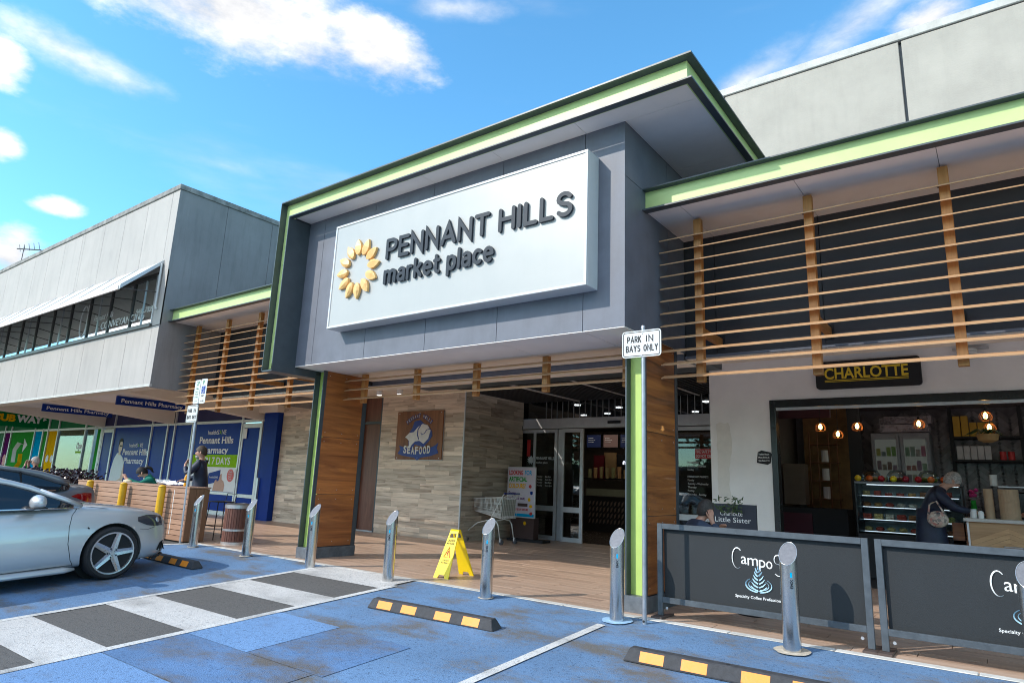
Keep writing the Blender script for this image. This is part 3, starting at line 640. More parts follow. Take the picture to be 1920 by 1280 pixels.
# window lettering
part('window_lettering', lettering(MB(), 'CONVEYANCING', FRONT(-17.95, LY + .038, 4.66), 2.35, .18, .002), M['white'], lb)
part('window_lettering', lettering(MB(), '9481 7008', FRONT(-15.55 - .5, LY + .038, 4.80), .8, .14, .002), M['white'], lb)
part('window_lettering', lettering(MB(), 'Pennant Hills', FRONT(-18.45, LY + .038, 4.92), 1.1, .16, .002, shear=.25), M['white'], lb)
part('window_monogram', MB().tube([(-19.1 + .22 * math.cos(t / 3) , LY + .036, 5.0 + .42 * math.sin(t / 3)) for t in range(19)], .012, 6, True).tube([(-18.9 , LY + .036, 4.62), (-18.9, LY + .036, 5.45)], .014, 6), M['white'], lb)
# sloping sheet metal sunshade over the strip windows
for i in range(22):
    a = -15.0 - 1.245 * i; b = a - 1.238
    mb = MB(); mb.add([(a, LY - .005, 5.93), (b, LY - .005, 5.93), (b, -.72, 5.12), (a, -.72, 5.12), (a, LY - .005, 5.915), (b, LY - .005, 5.915), (b, -.72, 5.105), (a, -.72, 5.105)], [(0, 1, 2, 3), (7, 6, 5, 4), (0, 3, 7, 4), (1, 5, 6, 2), (3, 2, 6, 7), (0, 4, 5, 1)])
    part('sunshade_sheet', mb, M['sheet'], lb)
    part('sunshade_rib', MB().tube([(a, LY - .01, 5.94), (a, -.715, 5.13)], .014, 6), M['alu_white'], lb)
    part('sunshade_lip', MB().box(b, a - .01, -.76, -.722, 5.05, 5.13), M['soffit'], lb)
    part('sunshade_arm', MB().tube([(a - .02, LY + .0, 5.20), (a - .02, -.70, 5.09)], .012, 6), M['alu_dark'], lb)
part('sunshade_gable', MB().add([(-14.99, LY - .004, 5.96), (-14.99, -.74, 5.16), (-14.99, -.74, 5.06), (-14.99, LY - .004, 5.87), (-14.95, LY - .004, 5.96), (-14.95, -.74, 5.16), (-14.95, -.74, 5.06), (-14.95, LY - .004, 5.87)], [(0, 1, 2, 3), (7, 6, 5, 4), (0, 4, 5, 1), (1, 5, 6, 2), (2, 6, 7, 3)]), M['alu_white'], lb)
part('downpipe', MB().tube([(-14.93, LY - .05, 5.85), (-14.93, LY - .05, 4.85), (-14.90, LY - .03, 4.78)], .022, 8), M['sign_rim'], lb)
part('roof_wedge', MB().box(-14.98, LX, LY - .001, LY, 5.69, 5.70), M['clad'], lb)
for bx in (-28.2, -22.7, -17.35):
    mb = MB(); mb.prism([(LY + .36, 3.16), (2.0, 3.04), (4.60, 2.82), (4.60, 3.30), (LY + .36, 3.30)], ((0, 0, 0), (0, 1, 0), (0, 0, 1), (1, 0, 0)), bx - .35, bx); part('soffit_beam', mb, M['soffit_cream'], lb)
ant = thing('tv_antenna', 'thin black television antenna on the roof edge of the office building', 'antenna', (-37.5, 4, 7.5))
part('mast', MB().cyl((-40.3, 4, 7.4), (-40.3, 4, 12.5), .02, n=6), M['black'], ant)
part('boom', MB().cyl((-41.4, 4, 12.55), (-37.6, 4, 11.75), .03, n=6), M['black'], ant)
for i in range(5): 
    xx = -40.9 + .75 * i; part('element', MB().cyl((xx - .25, 4, 12.5 - .115 * i + .22), (xx + .1, 4, 12.5 - .115 * i - .22), .012, n=5), M['black'], ant)
# ================================================================ TILED WALLS
def tiled(name, label, horiz, a0, a1, fixed, z1, m, side=False, loc=(0, 0, 0)):
    t = thing(name, label, 'wall', loc)
    pitch = .1075; r = 0; z = 0.0
    if side: part('wall_core', MB().box(fixed - .3, fixed - .012, a0 + .3, a1, 0, z1 + .05), M['grout'], t)
    else: part('wall_core', MB().box(a0, a1, fixed + .012, fixed + .3, 0, z1 + .05), M['grout'], t)
    n = 0
    while z < z1 - .01:
        h = min(pitch, z1 - z); x = a0 - random.uniform(0, .85)
        while x < a1:
            w = .9 if random.random() > .25 else .45; a, b = max(x, a0), min(x + w, a1)
            if b - a > .06 and n < 298:
                pr = random.uniform(0, .0018)
                mb = MB()
                if side: mb.box(fixed - .012, fixed - .0005 + pr, a + .0012, b - .0012, z + .0012, z + h - .0012)
                else: mb.box(a + .0012, b - .0012, fixed + .0005 - pr, fixed + .012, z + .0012, z + h - .0012)
                part('wall_tile', mb, m, t); n += 1
            x += w
        z += pitch; r += 1
    return t
w1 = tiled('tiled_wall', 'whitewashed timber look tiled wall carrying the square seafood sign', 'x', -12.28, -9.585, 4.62, 3.30, M['tile'], loc=(-11, 4.7, 0))
part('corner_trim', MB().box(-9.585, -9.555, 4.612, 4.64, 0, 3.3), M['alu_white'], w1)
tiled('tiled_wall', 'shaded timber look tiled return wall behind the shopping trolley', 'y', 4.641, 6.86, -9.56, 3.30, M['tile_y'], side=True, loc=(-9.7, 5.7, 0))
tiled('tiled_wall', 'timber look tiled wall between the pharmacy and the left portal pillar', 'x', -16.42, -13.04, 4.62, 3.28, M['tile'], loc=(-14.7, 4.7, 0))
td = thing('timber_door', 'tall dark timber double panel door beside the left pillar', 'door', (-12.66, 4.68, 0))
part('door_leaf', MB().box(-12.98, -12.34, 4.70, 4.74, .03, 2.60), M['door_wood'], td)
part('transom_panel', MB().box(-12.98, -12.34, 4.70, 4.74, 2.66, 3.30), M['door_wood'], td)
part('door_frame', MB().box(-13.04, -12.98, 4.63, 4.76, 0, 3.3).box(-12.34, -12.282, 4.635, 4.76, 0, 3.3).box(-12.98, -12.34, 4.66, 4.75, 2.60, 2.66), M['steel_dark'], td)
part('threshold', MB().box(-12.98, -12.34, 4.66, 4.75, .0, .03), M['alu'], td)
part('wall_behind', MB().box(-13.04, -12.28, 4.80, 4.9, 0, 3.3), M['grout'], td)
# ceilings of the walkway
cl = thing('walkway_ceiling', 'cream walkway ceiling with round downlights in front of the tiled wall', 'ceiling', (-11, 3, 3.3))
part('ceiling_board', MB().box(LX - .015, -9.50, 1.77, 4.7, 3.30, 3.36), M['soffit_cream'], cl)
part('strip_soffit', MB().box(-9.49, -3.2, 1.501, 1.98, 2.912, 2.93).box(LX, -9.50, 1.985, 2.0, 2.93, 3.3), M['soffit_cream'], cl)
part('cafe_ceiling', MB().box(-3.97, 4.2, 1.99, 4.63, 3.44, 3.5).box(-3.97, 4.2, 1.985, 1.9895, 2.95, 3.5), M['soffit'], cl)
for x, y in ((-11.85, 3.5), (-11.68, 3.94), (-11.06, 4.0), (-13.6, 3.2), (-15.2, 3.4)):
    f = part('downlight', MB().cyl((x, y, 3.19), (x, y, 3.299), .07, n=14), M['white'], cl); part('lens', MB().cyl((x, y, 3.186), (x, y, 3.1895), .055, n=14), M['dl'], f)
M['baffle'] = mat('baffle_grey', (.05, .048, .05), .6)
bf = thing('baffle_ceiling', 'black slatted baffle ceiling over the mall entrance', 'ceiling', (-6.8, 4.4, 3.3))
part('backing', MB().box(-9.49, -3.98, 1.985, 12, 3.46, 3.50), M['void'], bf)
part('edge_board', MB().box(-9.49, -3.98, 1.985, 2.0, 2.93, 3.5), M['void'], bf)
nb_ = 52
for i in range(nb_):
    x = -9.46 + i * (5.44 / (nb_ - 1)); part('baffle', MB().box(x - .017, x + .017, 2.01, 6.86, 3.25, 3.36), M['baffle'], bf)
for x in (-6.53, -5.05, -8.0): part('light_channel', MB().box(x + .022, x + .06, 2.02, 6.85, 3.235, 3.26), M['soffit'], bf)
ORD = ['first', 'second', 'third', 'fourth', 'fifth', 'sixth', 'seventh', 'eighth', 'ninth', 'tenth', 'eleventh', 'twelfth']
# ================================================================ PHARMACY SHOPFRONT
GY = 4.64
ph = thing('pharmacy_shopfront', 'navy vinyl covered pharmacy shopfront with aluminium frames and a grey posted doorway', 'shopfront', (-22.7, 4.66, 0))
def vbar(x, w=.07, z0=0, z1=3.3): return MB().box(x - w / 2, x + w / 2, 4.60, 4.70, z0, z1)
for x in (-28.32, -27.32, -24.27, -23.12, -22.62, -21.43, -18.48, -17.42): part('mullion', vbar(x), M['alu_white'], ph, bev=.004)
part('transom_rail', MB().box(-28.28, -17.1, 4.61, 4.69, 2.77, 2.85), M['alu_white'], ph)
part('sill_rail', MB().box(-27.3, -17.5, 4.61, 4.69, .0, .12), M['alu_white'], ph)
part('mid_rail', MB().box(-21.4, -18.52, 4.605, 4.69, .60, .68), M['alu_white'], ph)
M['navy_glass'] = mat('navy_glazed_vinyl', (.012, .045, .28), .3, var=.06, scale=1.5, spec=.03)
for a, b in ((-27.28, -24.31), (-24.23, -23.16), (-22.58, -21.47), (-21.39, -18.52)):
    part('window_panel', MB().box(a, b, 4.65, 4.66, .121, 2.769), M['navy_glass'], ph)
for a, b in ((-28.28, -27.36), (-27.28, -24.31), (-24.23, -23.16), (-23.08, -22.66), (-22.58, -21.47), (-21.39, -18.52), (-18.44, -17.46)):
    part('upper_panel', MB().box(a, b, 4.65, 4.66, 2.851, 3.3), M['navy_dark'], ph)
part('pier', MB().box(-23.08, -22.66, 4.645, 4.66, .0, 2.77), M['navy'], ph)
for a, b in ((-28.28, -27.36), (-18.44, -17.46)):
    d = part('door', MB().box(a, a + .07, 4.615, 4.66, .02, 2.74).box(b - .07, b, 4.615, 4.66, .02, 2.74).box(a + .07, b - .07, 4.615, 4.66, 2.60, 2.74).box(a + .07, b - .07, 4.615, 4.66, .56, .66).box(a + .07, b - .07, 4.615, 4.66, .02, .12), M['alu_white'], ph, bev=.003)
    part('door_pane', MB().box(a + .071, b - .071, 4.64, 4.65, .121, .559).box(a + .071, b - .071, 4.64, 4.65, .661, 2.599), M['navy_glass'], d)
    part('handle', MB().tube([(a + .035, 4.60, .95), (a + .035, 4.56, 1.0), (a + .035, 4.56, 1.35), (a + .035, 4.60, 1.4)], .014, 8), M['alu'], d)
part('end_panel', MB().box(-17.38, -17.10, 4.65, 4.66, 0, 3.0), M['navy_dark'], ph); part('right_upright', MB().box(-17.37, -17.12, 4.62, 4.649, 2.86, 3.0), M['alu_white'], ph)
bc = thing('blue_column', 'square navy blue column at the right end of the pharmacy shopfront', 'column', (-16.78, 4.7, 0))
part('column_shaft', MB().box(-17.10, -16.44, 4.46, 4.9, 0, 3.0), M['navy'], bc); part('column_guard', MB().box(-17.06, -16.98, 4.40, 4.455, 0, 1.15), M['alu'], bc)
part('beam_end', MB().box(-17.34, -16.42, 4.40, 4.9, 3.0, 3.3), M['soffit_cream'], bc)
part('right_door_notice', lettering(MB().box(-18.35, -18.17, 4.606, 4.61, 2.28, 2.58), ' ', FRONT(0, 0, 0)), M['white'], ph)
pz = 4.649
def words(parent, body, x, z, w, h, m, y=pz, **k):
    return part('lettering', lettering(MB(), body, FRONT(x, y, z), w, h, .004, **k), m, parent)
def poster(x0, zt, s):
    """healthSAVE Pennant Hills Pharmacy, printed on the window"""
    words(ph, 'health', x0 + .45 * s, zt - .14, .50 * s, .135, M['white'], offset=.004); words(ph, 'S', x0 + .97 * s, zt - .14, .13 * s, .135, M['white'], offset=.012)
    words(ph, 'A', x0 + 1.12 * s, zt - .14, .12 * s, .135, M['lime'], offset=.012); words(ph, 'VE', x0 + 1.26 * s, zt - .14, .24 * s, .135, M['white'], offset=.012)
    words(ph, 'Pennant Hills', x0, zt - .42, 1.95 * s, .21, M['white'], offset=.022); words(ph, 'Pharmacy', x0 + .18 * s, zt - .73, 1.55 * s, .21, M['white'], offset=.022)
poster(-20.92, 2.57, 1.02); poster(-26.36, 2.18, 1.02)
part('lime_band', MB().box(-21.38, -18.53, 4.641, 4.6485, 1.42, 1.80), M['lime'], ph); words(ph, 'OPEN 7 DAYS', -20.95, 1.50, 2.0, .22, M['white'], y=4.64, offset=.015)
part('white_panel', MB().box(-21.38, -18.53, 4.641, 4.6485, .69, 1.418), M['white'], ph)
part('printed_card', MB().add([(-20.1, 4.638, 1.22), (-19.42, 4.638, 1.34), (-19.42, 4.638, .98), (-20.1, 4.638, .88), (-20.1, 4.640, 1.22), (-19.42, 4.640, 1.34), (-19.42, 4.640, .98), (-20.1, 4.640, .88)], [(0, 1, 2, 3), (7, 6, 5, 4), (0, 4, 5, 1), (1, 5, 6, 2), (2, 6, 7, 3), (3, 7, 4, 0)]), M['navy'], ph)
words(ph, 'healthSAVE', -20.02, 1.08, .5, .06, M['white'], y=4.6375)
part('printed_hand', MB().prism([(-19.75, .70), (-19.68, .98), (-19.60, 1.05), (-19.55, .98), (-19.45, 1.02), (-19.40, 1.20), (-19.32, 1.22), (-19.30, 1.05), (-19.18, 1.0), (-19.10, .88), (-19.12, .70)], ((0, 4.637, 0), (1, 0, 0), (0, 0, 1), (0, -1, 0)), 0, .003), M['skin'], ph)
part('red_roundel', MB().prism(disc(-18.84, 1.18, .19, 20, 0), ((0, 4.638, 0), (1, 0, 0), (0, 0, 1), (0, -1, 0)), 0, .003), M['red'], ph)
for i in range(4): words(ph, ('Earn', 'Reward', 'Points', 'Today')[i], -18.93, 1.27 - i * .07, .18, .04, M['white'], y=4.635)
# printed pharmacist on the left window (a generic figure)
PF = ((0, 4.645, 0), (1, 0, 0), (0, 0, 1), (0, -1, 0))
M['print_skin'] = mat('printed_skin', (.55, .33, .24), .4, var=.03); M['print_shirt'] = mat('printed_shirt', (.55, .55, .60), .4, var=.04)
part('printed_shirt', MB().prism([(-27.2, .72), (-27.15, 1.2), (-27.0, 1.62), (-26.80, 1.82), (-26.62, 1.82), (-26.30, 1.66), (-26.12, 1.42), (-26.02, 1.0), (-26.05, .72)], PF, 0, .003), M['print_shirt'], ph)
part('printed_arm', MB().prism([(-26.12, 1.42), (-26.0, .95), (-26.05, .70), (-26.6, .70), (-26.5, .82), (-26.25, .90)], PF, .003, .005), M['print_skin'], ph)
part('printed_head', MB().prism([(-26.60 + .155 * math.cos(t * .3142), 2.06 + .23 * math.sin(t * .3142)) for t in range(20)], PF, .0, .004).prism([(-26.70, 1.75), (-26.52, 1.75), (-26.54, 1.92), (-26.68, 1.92)], PF, 0, .0045), M['print_skin'], ph)
part('printed_hair', MB().prism([(-26.78, 2.10), (-26.76, 2.30), (-26.62, 2.38), (-26.48, 2.34), (-26.43, 2.20), (-26.52, 2.24), (-26.66, 2.24), (-26.72, 2.12)], PF, .004, .006), M['black'], ph)
part('printed_glasses', MB().prism([(-26.68, 2.06), (-26.68, 2.11), (-26.46, 2.11), (-26.46, 2.06)], PF, .0065, .008), M['black'], ph)
# hanging blade signs
def blade(x, y0, y1, label):
    t = thing('hanging_sign', label, 'sign', (x, (y0 + y1) / 2, 3.05), 'navy signs hanging under the office soffit')
    part('sign_box', MB().box(x - .08, x, y0, y1, 3.03, 3.28), M['navy'], t, bev=.004)
    part('sign_lettering', lettering(MB(), 'Pennant Hills Pharmacy', RIGHTF(x, y0 + .12, 3.10), y1 - y0 - .24, .11, .006, offset=.012), M['white'], t)
blade(-25.6, 1.60, 3.78, 'navy hanging sign Pennant Hills Pharmacy next to the green takeaway sign'); blade(-20.0, 1.60, 3.60, 'navy hanging sign Pennant Hills Pharmacy half hidden behind the timber screen')
# ================================================================ TAKEAWAY SHOPFRONT
sb = thing('takeaway_shopfront', 'green takeaway shopfront with yellow, cyan and purple window vinyls', 'shopfront', (-34, 4.66, 0))
for x in (-28.42, -29.05, -30.0, -32.85, -34.0, -34.6, -35.6, -38.7, -39.6, -42): part('mullion', vbar(x, .09), M['alu_white'], sb)
part('transom_rail', MB().box(-42, -28.46, 4.61, 4.69, 2.75, 2.84), M['alu_white'], sb)
for a, b, m_ in ((-28.86, -28.46, 'sub_green'), (-33.95, -32.90, 'yellow_v'), (-34.55, -34.05, 'sub_green'), (-35.55, -34.65, 'cyan_v'), (-38.65, -35.65, 'sub_green'), (-39.55, -38.75, 'purple_v'), (-41.95, -39.65, 'sub_green_d')):
    part('window_panel', MB().box(a, b, 4.65, 4.66, .0, 2.749), M[m_], sb)
for a, b in ((-29.95, -28.46), (-32.8, -30.05), (-33.95, -32.9), (-38.65, -34.05), (-41.95, -38.75)): part('upper_panel', MB().box(a, b, 4.65, 4.66, 2.841, 3.3), M['sub_green_d'], sb)
for a, b in ((-32.80, -30.05), (-29.95, -29.1)): part('window_pane', MB().box(a, b, 4.65, 4.658, .05, 2.749), M['glass'], sb)
part('takeaway_wall', MB().box(-42, -28.3, 7.5, 7.6, 0, 3.3), M['yellow_v'], sb); part('menu_board', MB().box(-32.4, -29.6, 7.40, 7.49, 1.9, 2.5), M['black'], sb)
part('takeaway_counter', MB().box(-33, -29.5, 6.0, 6.6, 0, 1.1), M['sub_green'], sb, bev=.02)
words(sb, 'Open', -30.72, 1.98, .62, .25, M['white'], offset=.02); part('open_strip', MB().box(-30.72, -30.1, 4.640, 4.648, 1.80, 1.88), M['lime'], sb)
part('white_arrow', MB().tube([(-37.6, 4.64, 1.35), (-37.65, 4.64, 1.9), (-37.2, 4.64, 2.2), (-36.75, 4.64, 2.15)], .16, 6, flat=.02), M['white'], sb)
part('arrow_head', MB().prism([(-36.85, 2.45), (-36.35, 2.15), (-36.85, 1.80)], PF, 0, .004), M['white'], sb)
part('yellow_arrow', MB().tube([(-36.8, 4.64, 1.75), (-36.7, 4.64, 1.3), (-37.2, 4.64, 1.0), (-37.7, 4.64, 1.05)], .16, 6, flat=.02), M['yellow_v'], sb)
for dx in (0, .5): part('printed_dots', MB().prism(disc(-33.65 + dx, 1.55, .16, 16, 0), PF, 0, .003), M['white'], sb)
part('printed_food', MB().prism(disc(-39.1, 1.4, .28, 14, .2), PF, 0, .003), M['red'], sb)
ts = thing('takeaway_sign', 'green hanging sign SUBWAY in yellow and white letters', 'sign', (-31, 2.6, 2.7))
part('sign_box', MB().box(-31.10, -31.0, 1.3, 3.58, 2.70, 3.29), M['sub_green_d'], ts, bev=.005)
part('yellow_lettering', lettering(MB(), 'SUB', RIGHTF(-31.0, 1.80, 2.90), .66, .25, .02, offset=.05), M['yellow_v'], ts)
part('white_lettering', lettering(MB(), 'WAY', RIGHTF(-31.0, 2.50, 2.90), .88, .25, .02, offset=.05), M['white'], ts)
part('arrow_tips', MB().prism([(3.40, 3.13), (3.52, 3.06), (3.40, 2.99)], RIGHTF(-31.0, 0, 0), 0, .02).prism([(1.76, 2.97), (1.66, 2.90), (1.76, 2.83)], RIGHTF(-31.0, 0, 0), 0, .021), M['white'], ts)
# ================================================================ SEAFOOD SIGN
sf = thing('seafood_sign', 'square dark timber sign with a leaping blue and white fish and SEAFOOD banner', 'sign', (-10.9, 4.6, 1.73))
part('timber_board', MB().box(-11.67, -10.17, 4.575, 4.60, 1.73, 2.86), M['door_wood2'] if 'door_wood2' in M else M['door_wood'], sf, bev=.004)
part('board_edge', MB().box(-11.655, -10.155, 4.60, 4.612, 1.72, 2.85), M['alu'], sf)
M['blue_p'] = mat('sign_blue', (.015, .04, .26), .4); M['white_p'] = mat('sign_cream_white', (.70, .68, .66), .45)
SFF = lambda d: ((-10.92, 4.575 - d, 2.29), (1.0, 0, 0), (0, 0, .78), (0, -1, 0))
def sp(name, poly, d, m): return part(name, MB().prism(poly, SFF(d), 0, .006), m, sf)
sp('banner', [(-.62, -.30), (-.50, -.34), (-.25, -.41), (0, -.43), (.3, -.41), (.55, -.30), (.64, -.22), (.60, -.38), (.66, -.52), (.45, -.60), (.1, -.66), (0, -.74), (-.1, -.66), (-.5, -.60), (-.66, -.54), (-.58, -.42)], .001, M['blue_p'])
sp('fish_back', [(-.32, -.15), (-.36, .02), (-.22, .22), (-.16, .42), (.02, .46), (.14, .36), (.30, .28), (.42, .12), (.44, -.02), (.34, -.18), (.18, -.34), (0, -.30), (-.12, -.26), (-.16, -.44), (-.3, -.44)], .001, M['blue_p'])
sp('fish_belly', [(-.28, -.42), (-.30, -.16), (-.38, -.08), (-.44, -.06), (-.30, .08), (-.16, .10), (-.02, .26), (.12, .34), (.28, .30), (.38, .14), (.32, -.10), (.18, -.25), (.04, -.16), (-.10, -.18), (-.20, -.28)], .008, M['white_p'])
part('fish_line', MB().tube([(-10.92 + a, 4.56, 2.29 + .78 * b) for a, b in ((.06, .30), (-.02, .18), (-.03, .02), (.02, -.12))], .012, 5).tube([(-10.92 + a, 4.56, 2.29 + .78 * b) for a, b in ((.36, .18), (.26, .16), (.2, .06), (.1, .02), (.08, .08))], .009, 5), M['blue_p'], sf)
for i, c in enumerate('SEAFOOD'):
    gg = lettering(MB(), c, ((-11.38 + i * .128, 4.565, 1.865 - .012 * math.cos((i - 3) * .5) * 2 + .02), (1, 0, 0), (0, 0, 1), (0, -1, 0)), .10, .165, .006, offset=.035); part('letter', gg, M['white_p'], sf)
arch = 'PENNANT HILLS'
for i, c in enumerate(arch):
    if c == ' ': continue
    t_ = (i - 6) / 6.0; a = -t_ * .75; cx = -10.92 + .52 * math.sin(-a); cz = 2.20 + .50 * math.cos(a)
    U = Vector((math.cos(a), 0, math.sin(a))); V = Vector((-math.sin(a), 0, math.cos(a)))
    O_ = Vector((cx, 4.57, cz)); part('letter', lettering(MB(), c, (O_ - U * .026, U, V, (0, -1, 0)), .052, .09, .005, offset=.06), M['blue_p'], sf); part('letter_face', lettering(MB(), c, (O_ - U * .016 + Vector((0, -.006, .01)), U, V, (0, -1, 0)), .034, .07, .003), M['white_p'], sf)
for x in (-11.6, -10.92, -10.24):
    for z in (1.77, 2.81): part('screw', MB().cyl((x, 4.575, z), (x, 4.568, z), .012, n=8), M['alu'], sf)
# ================================================================ ENTRANCE DOORS
dr = thing('entrance_doors', 'silver framed automatic sliding doors of the mall entrance', 'door', (-7, 6.95, 0))
DY = 6.95
part('header_beam', MB().box(-9.80, -3.98, DY - .06, DY + .16, 2.62, 2.86), M['alu_white'], dr, bev=.005)
part('upper_rail', MB().box(-9.80, -3.98, DY - .02, DY + .08, 3.36, 3.45), M['alu_dark'], dr)
part('side_post', MB().box(-9.85, -9.78, DY - .05, DY + .1, 0, 3.4), M['alu_white'], dr)
part('transom_pane', MB().box(-9.77, -3.98, DY + .02, DY + .03, 2.861, 3.359), M['glass_dark'], dr)
for i in range(36):
    x = -8.94 + i * .158
    if x < -4.05: part('reflection_bar', MB().box(x - .006, x + .006, DY + .002, DY + .012, 2.87, 3.35), M['alu'], dr)  # thin bars modelled in place of the reflections in the transom glass
def leaf(x0, x1, y, extra=None, name='door_leaf'):
    xs_ = [(x0, x0 + .06), (x1 - .08, x1)] + ([extra] if extra else []); mb = MB()
    for a, b in xs_: mb.box(a, b, y, y + .05, .01, 2.60)
    for a, b in ((.01, .11), (.67, .79), (2.52, 2.60)): mb.box(x0 + .061, x1 - .081, y + .002, y + .048, a, b)
    d = part(name, mb, M['alu_white'], dr); part('pane', MB().box(x0 + .06, x1 - .08, y + .022, y + .03, .11, .67).box(x0 + .06, x1 - .08, y + .022, y + .03, .79, 2.52), M['glass'], d); return d
leaf(-9.77, -8.58, DY - .02, (-9.28, -9.22)); leaf(-8.42, -7.84, DY - .06); leaf(-5.68, -3.99, DY - .02)
part('inner_post', MB().box(-8.56, -8.44, DY - .0, DY + .08, .01, 2.60), M['alu_white'], dr)
part('motion_sensor', MB().box(-7.18, -6.86, DY - .11, DY - .061, 2.70, 2.76), M['black'], dr, bev=.008)
part('door_handle', MB().tube([(-5.62, DY - .03, .95), (-5.62, DY - .09, 1.0), (-5.62, DY - .09, 1.3), (-5.62, DY - .03, 1.35)], .014, 8), M['alu'], dr)
gy = DY - .001
words(dr, 'PENNANT HILLS', -9.20, 1.87, .52, .07, M['white'], y=gy); words(dr, 'market place', -9.20, 1.78, .34, .05, M['white'], y=gy)
part('flower_decal', MB().prism([(-9.36 + (.11 if k % 2 else .065) * math.cos(k * math.pi / 12), 1.86 + (.11 if k % 2 else .065) * math.sin(k * math.pi / 12)) for k in range(24)], ((0, gy, 0), (1, 0, 0), (0, 0, 1), (0, -1, 0)), 0, .002), M['white'], dr)
for z, ww in ((1.45, .16), (1.38, .2), (1.31, .18), (1.24, .2)): words(dr, 'Monday', -9.15, z, .15, .04, M['white'], y=gy); words(dr, '8am-8pm', -8.92, z, ww, .04, M['white'], y=gy)
part('fire_sign', MB().box(-5.16, -4.60, gy - .004, gy, 1.93, 2.13), M['red'], dr); words(dr, 'FIRE SAFETY DOOR', -5.14, 2.045, .52, .06, M['white'], y=gy - .005); words(dr, 'DO NOT OBSTRUCT', -5.14, 1.955, .52, .06, M['white'], y=gy - .005)
for i, s in enumerate(('SUPERMARKET', 'Monday - Saturday', 'Sunday', '', 'HARRIS FARM MARKETS', 'Monday', 'Tuesday - Wednesday', 'Thursday', 'Friday', 'Saturday - Sunday')):
    if s: words(dr, s, -5.33, 1.83 - i * .072, .042 * len(s) * .55, .04, M['white'], y=gy)
part('red_notice', MB().box(-9.48, -9.38, gy - .003, gy, 1.95, 2.35), M['red'], dr)
# ================================================================ MALL INTERIOR
mi = thing('mall_interior', 'dim mall interior with a food counter seen through the open entrance', 'interior', (-8, 10, 0))
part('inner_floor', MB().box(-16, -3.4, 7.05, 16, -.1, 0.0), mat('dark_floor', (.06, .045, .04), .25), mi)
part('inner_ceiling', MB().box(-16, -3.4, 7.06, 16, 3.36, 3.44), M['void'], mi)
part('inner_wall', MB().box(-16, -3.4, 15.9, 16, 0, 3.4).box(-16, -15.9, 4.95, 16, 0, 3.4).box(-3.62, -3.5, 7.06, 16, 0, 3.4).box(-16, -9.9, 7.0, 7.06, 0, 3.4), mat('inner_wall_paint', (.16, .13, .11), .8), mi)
fc = thing('food_counter', 'dark food counter with metal trays and a woven front, inside the open doors', 'counter', (-9.6, 11.2, 0))
part('counter_body', MB().box(-10.7, -8.3, 11.0, 11.7, 0, 1.0), M['black'], fc, bev=.01)
M['weave'] = mat('woven_panel', (.20, .15, .13), .6)
for i in range(14):
    for j in range(4): part('diamond_tile', MB().prism([(-10.0 + i * .12 - .03, .22 + j * .17), (-10.0 + i * .12 + .03, .27 + j * .17), (-10.0 + i * .12 + .05, .37 + j * .17), (-10.0 + i * .12 - .01, .33 + j * .17)], ((0, 10.995, 0), (1, 0, 0), (0, 0, 1), (0, -1, 0)), 0, .01), M['weave'], fc)
part('tray_band', MB().box(-10.1, -8.5, 10.96, 10.99, 1.02, 1.22), mat('pale_green_ledge', (.25, .27, .20), .5), fc); part('counter_glass', MB().box(-10.1, -8.4, 10.97, 10.98, 1.22, 1.50), M['glass_clear'], fc); part('shelf', MB().box(-10.3, -8.3, 10.97, 11.3, 1.50, 1.53), M['black_gloss'], fc)
for i in range(9):
    xx = -10.1 + i * .2; tag(part('takeaway_cup' if i % 2 else 'food_tub', MB().cyl((xx, 11.15, 1.531), (xx, 11.15, 1.68 + random.uniform(0, .22)), .05, .06, 12), mat('kraft_%d' % i, (random.uniform(.25, .5), .27, .13), .7)), ORD[i] + ' tan cup or tub from the left on the mall food counter shelf', 'cup', 'tubs on the food counter shelf')
for i, x in enumerate((-10.0, -9.42, -8.85)):
    t_ = thing('menu_screen', ('left blue menu screen above the food counter', 'middle menu screen with a food picture above the food counter', 'right blue menu screen above the food counter')[i], 'screen', (x, 11.2, 2.5), 'menu screens')
    part('screen_frame', MB().box(x - .26, x + .26, 11.2, 11.25, 2.42, 2.85), M['black_gloss'], t_)
    part('screen_face', MB().box(x - .24, x + .24, 11.195, 11.199, 2.45, 2.82), emit('screen_%d' % i, ((.008, .012, .035), (.10, .06, .05), (.008, .012, .035))[i], .4), t_)
    part('menu_lines', MB().box(x - .2, x - .02, 11.192, 11.194, 2.72, 2.735).box(x - .2, x + .05, 11.192, 11.194, 2.66, 2.675).box(x - .2, x, 11.192, 11.194, 2.60, 2.615), M['white'], t_)
nn_ = thing('lit_shop_sign', 'small lit sign Pharmacy seen mirrored deep inside the mall', 'sign', (-9.4, 12.5, 2))
part('dark_board', MB().box(-9.9, -8.9, 12.5, 12.55, 1.7, 2.3), M['black'], nn_); part('lit_letters', lettering(MB(), 'Pharm', ((-9.05, 12.49, 2.0), (-1, 0, 0), (0, 0, 1), (0, -1, 0)), .62, .15, .01, offset=.01), emit('lit_letters', (.8, .85, 1), 1.6), nn_)
for x, z0, z1, c in ((-10.4, 1.6, 2.4, (.35, .22, .10)), (-8.6, 1.6, 2.4, (.3, .2, .09)), (-10.8, 1.5, 2.3, (.16, .01, .02)), (-8.2, 1.7, 2.5, (.22, .2, .19))):
    part('shop_panel', MB().box(x - .22, x + .22, 13, 13.05, z0, z1), mat('shop_panel', c, .6), mi)
for x, y in ((-9.9, 10.4), (-9.0, 10.2), (-8.0, 9.0), (-6.5, 10.5), (-9.3, 12.6), (-10.3, 12.2), (-5.5, 8.6), (-8.8, 8.2), (-7.2, 12)): part('ceiling_light', MB().cyl((x, y, 3.33), (x, y, 3.359), .09, n=14), M['dl2'], mi)
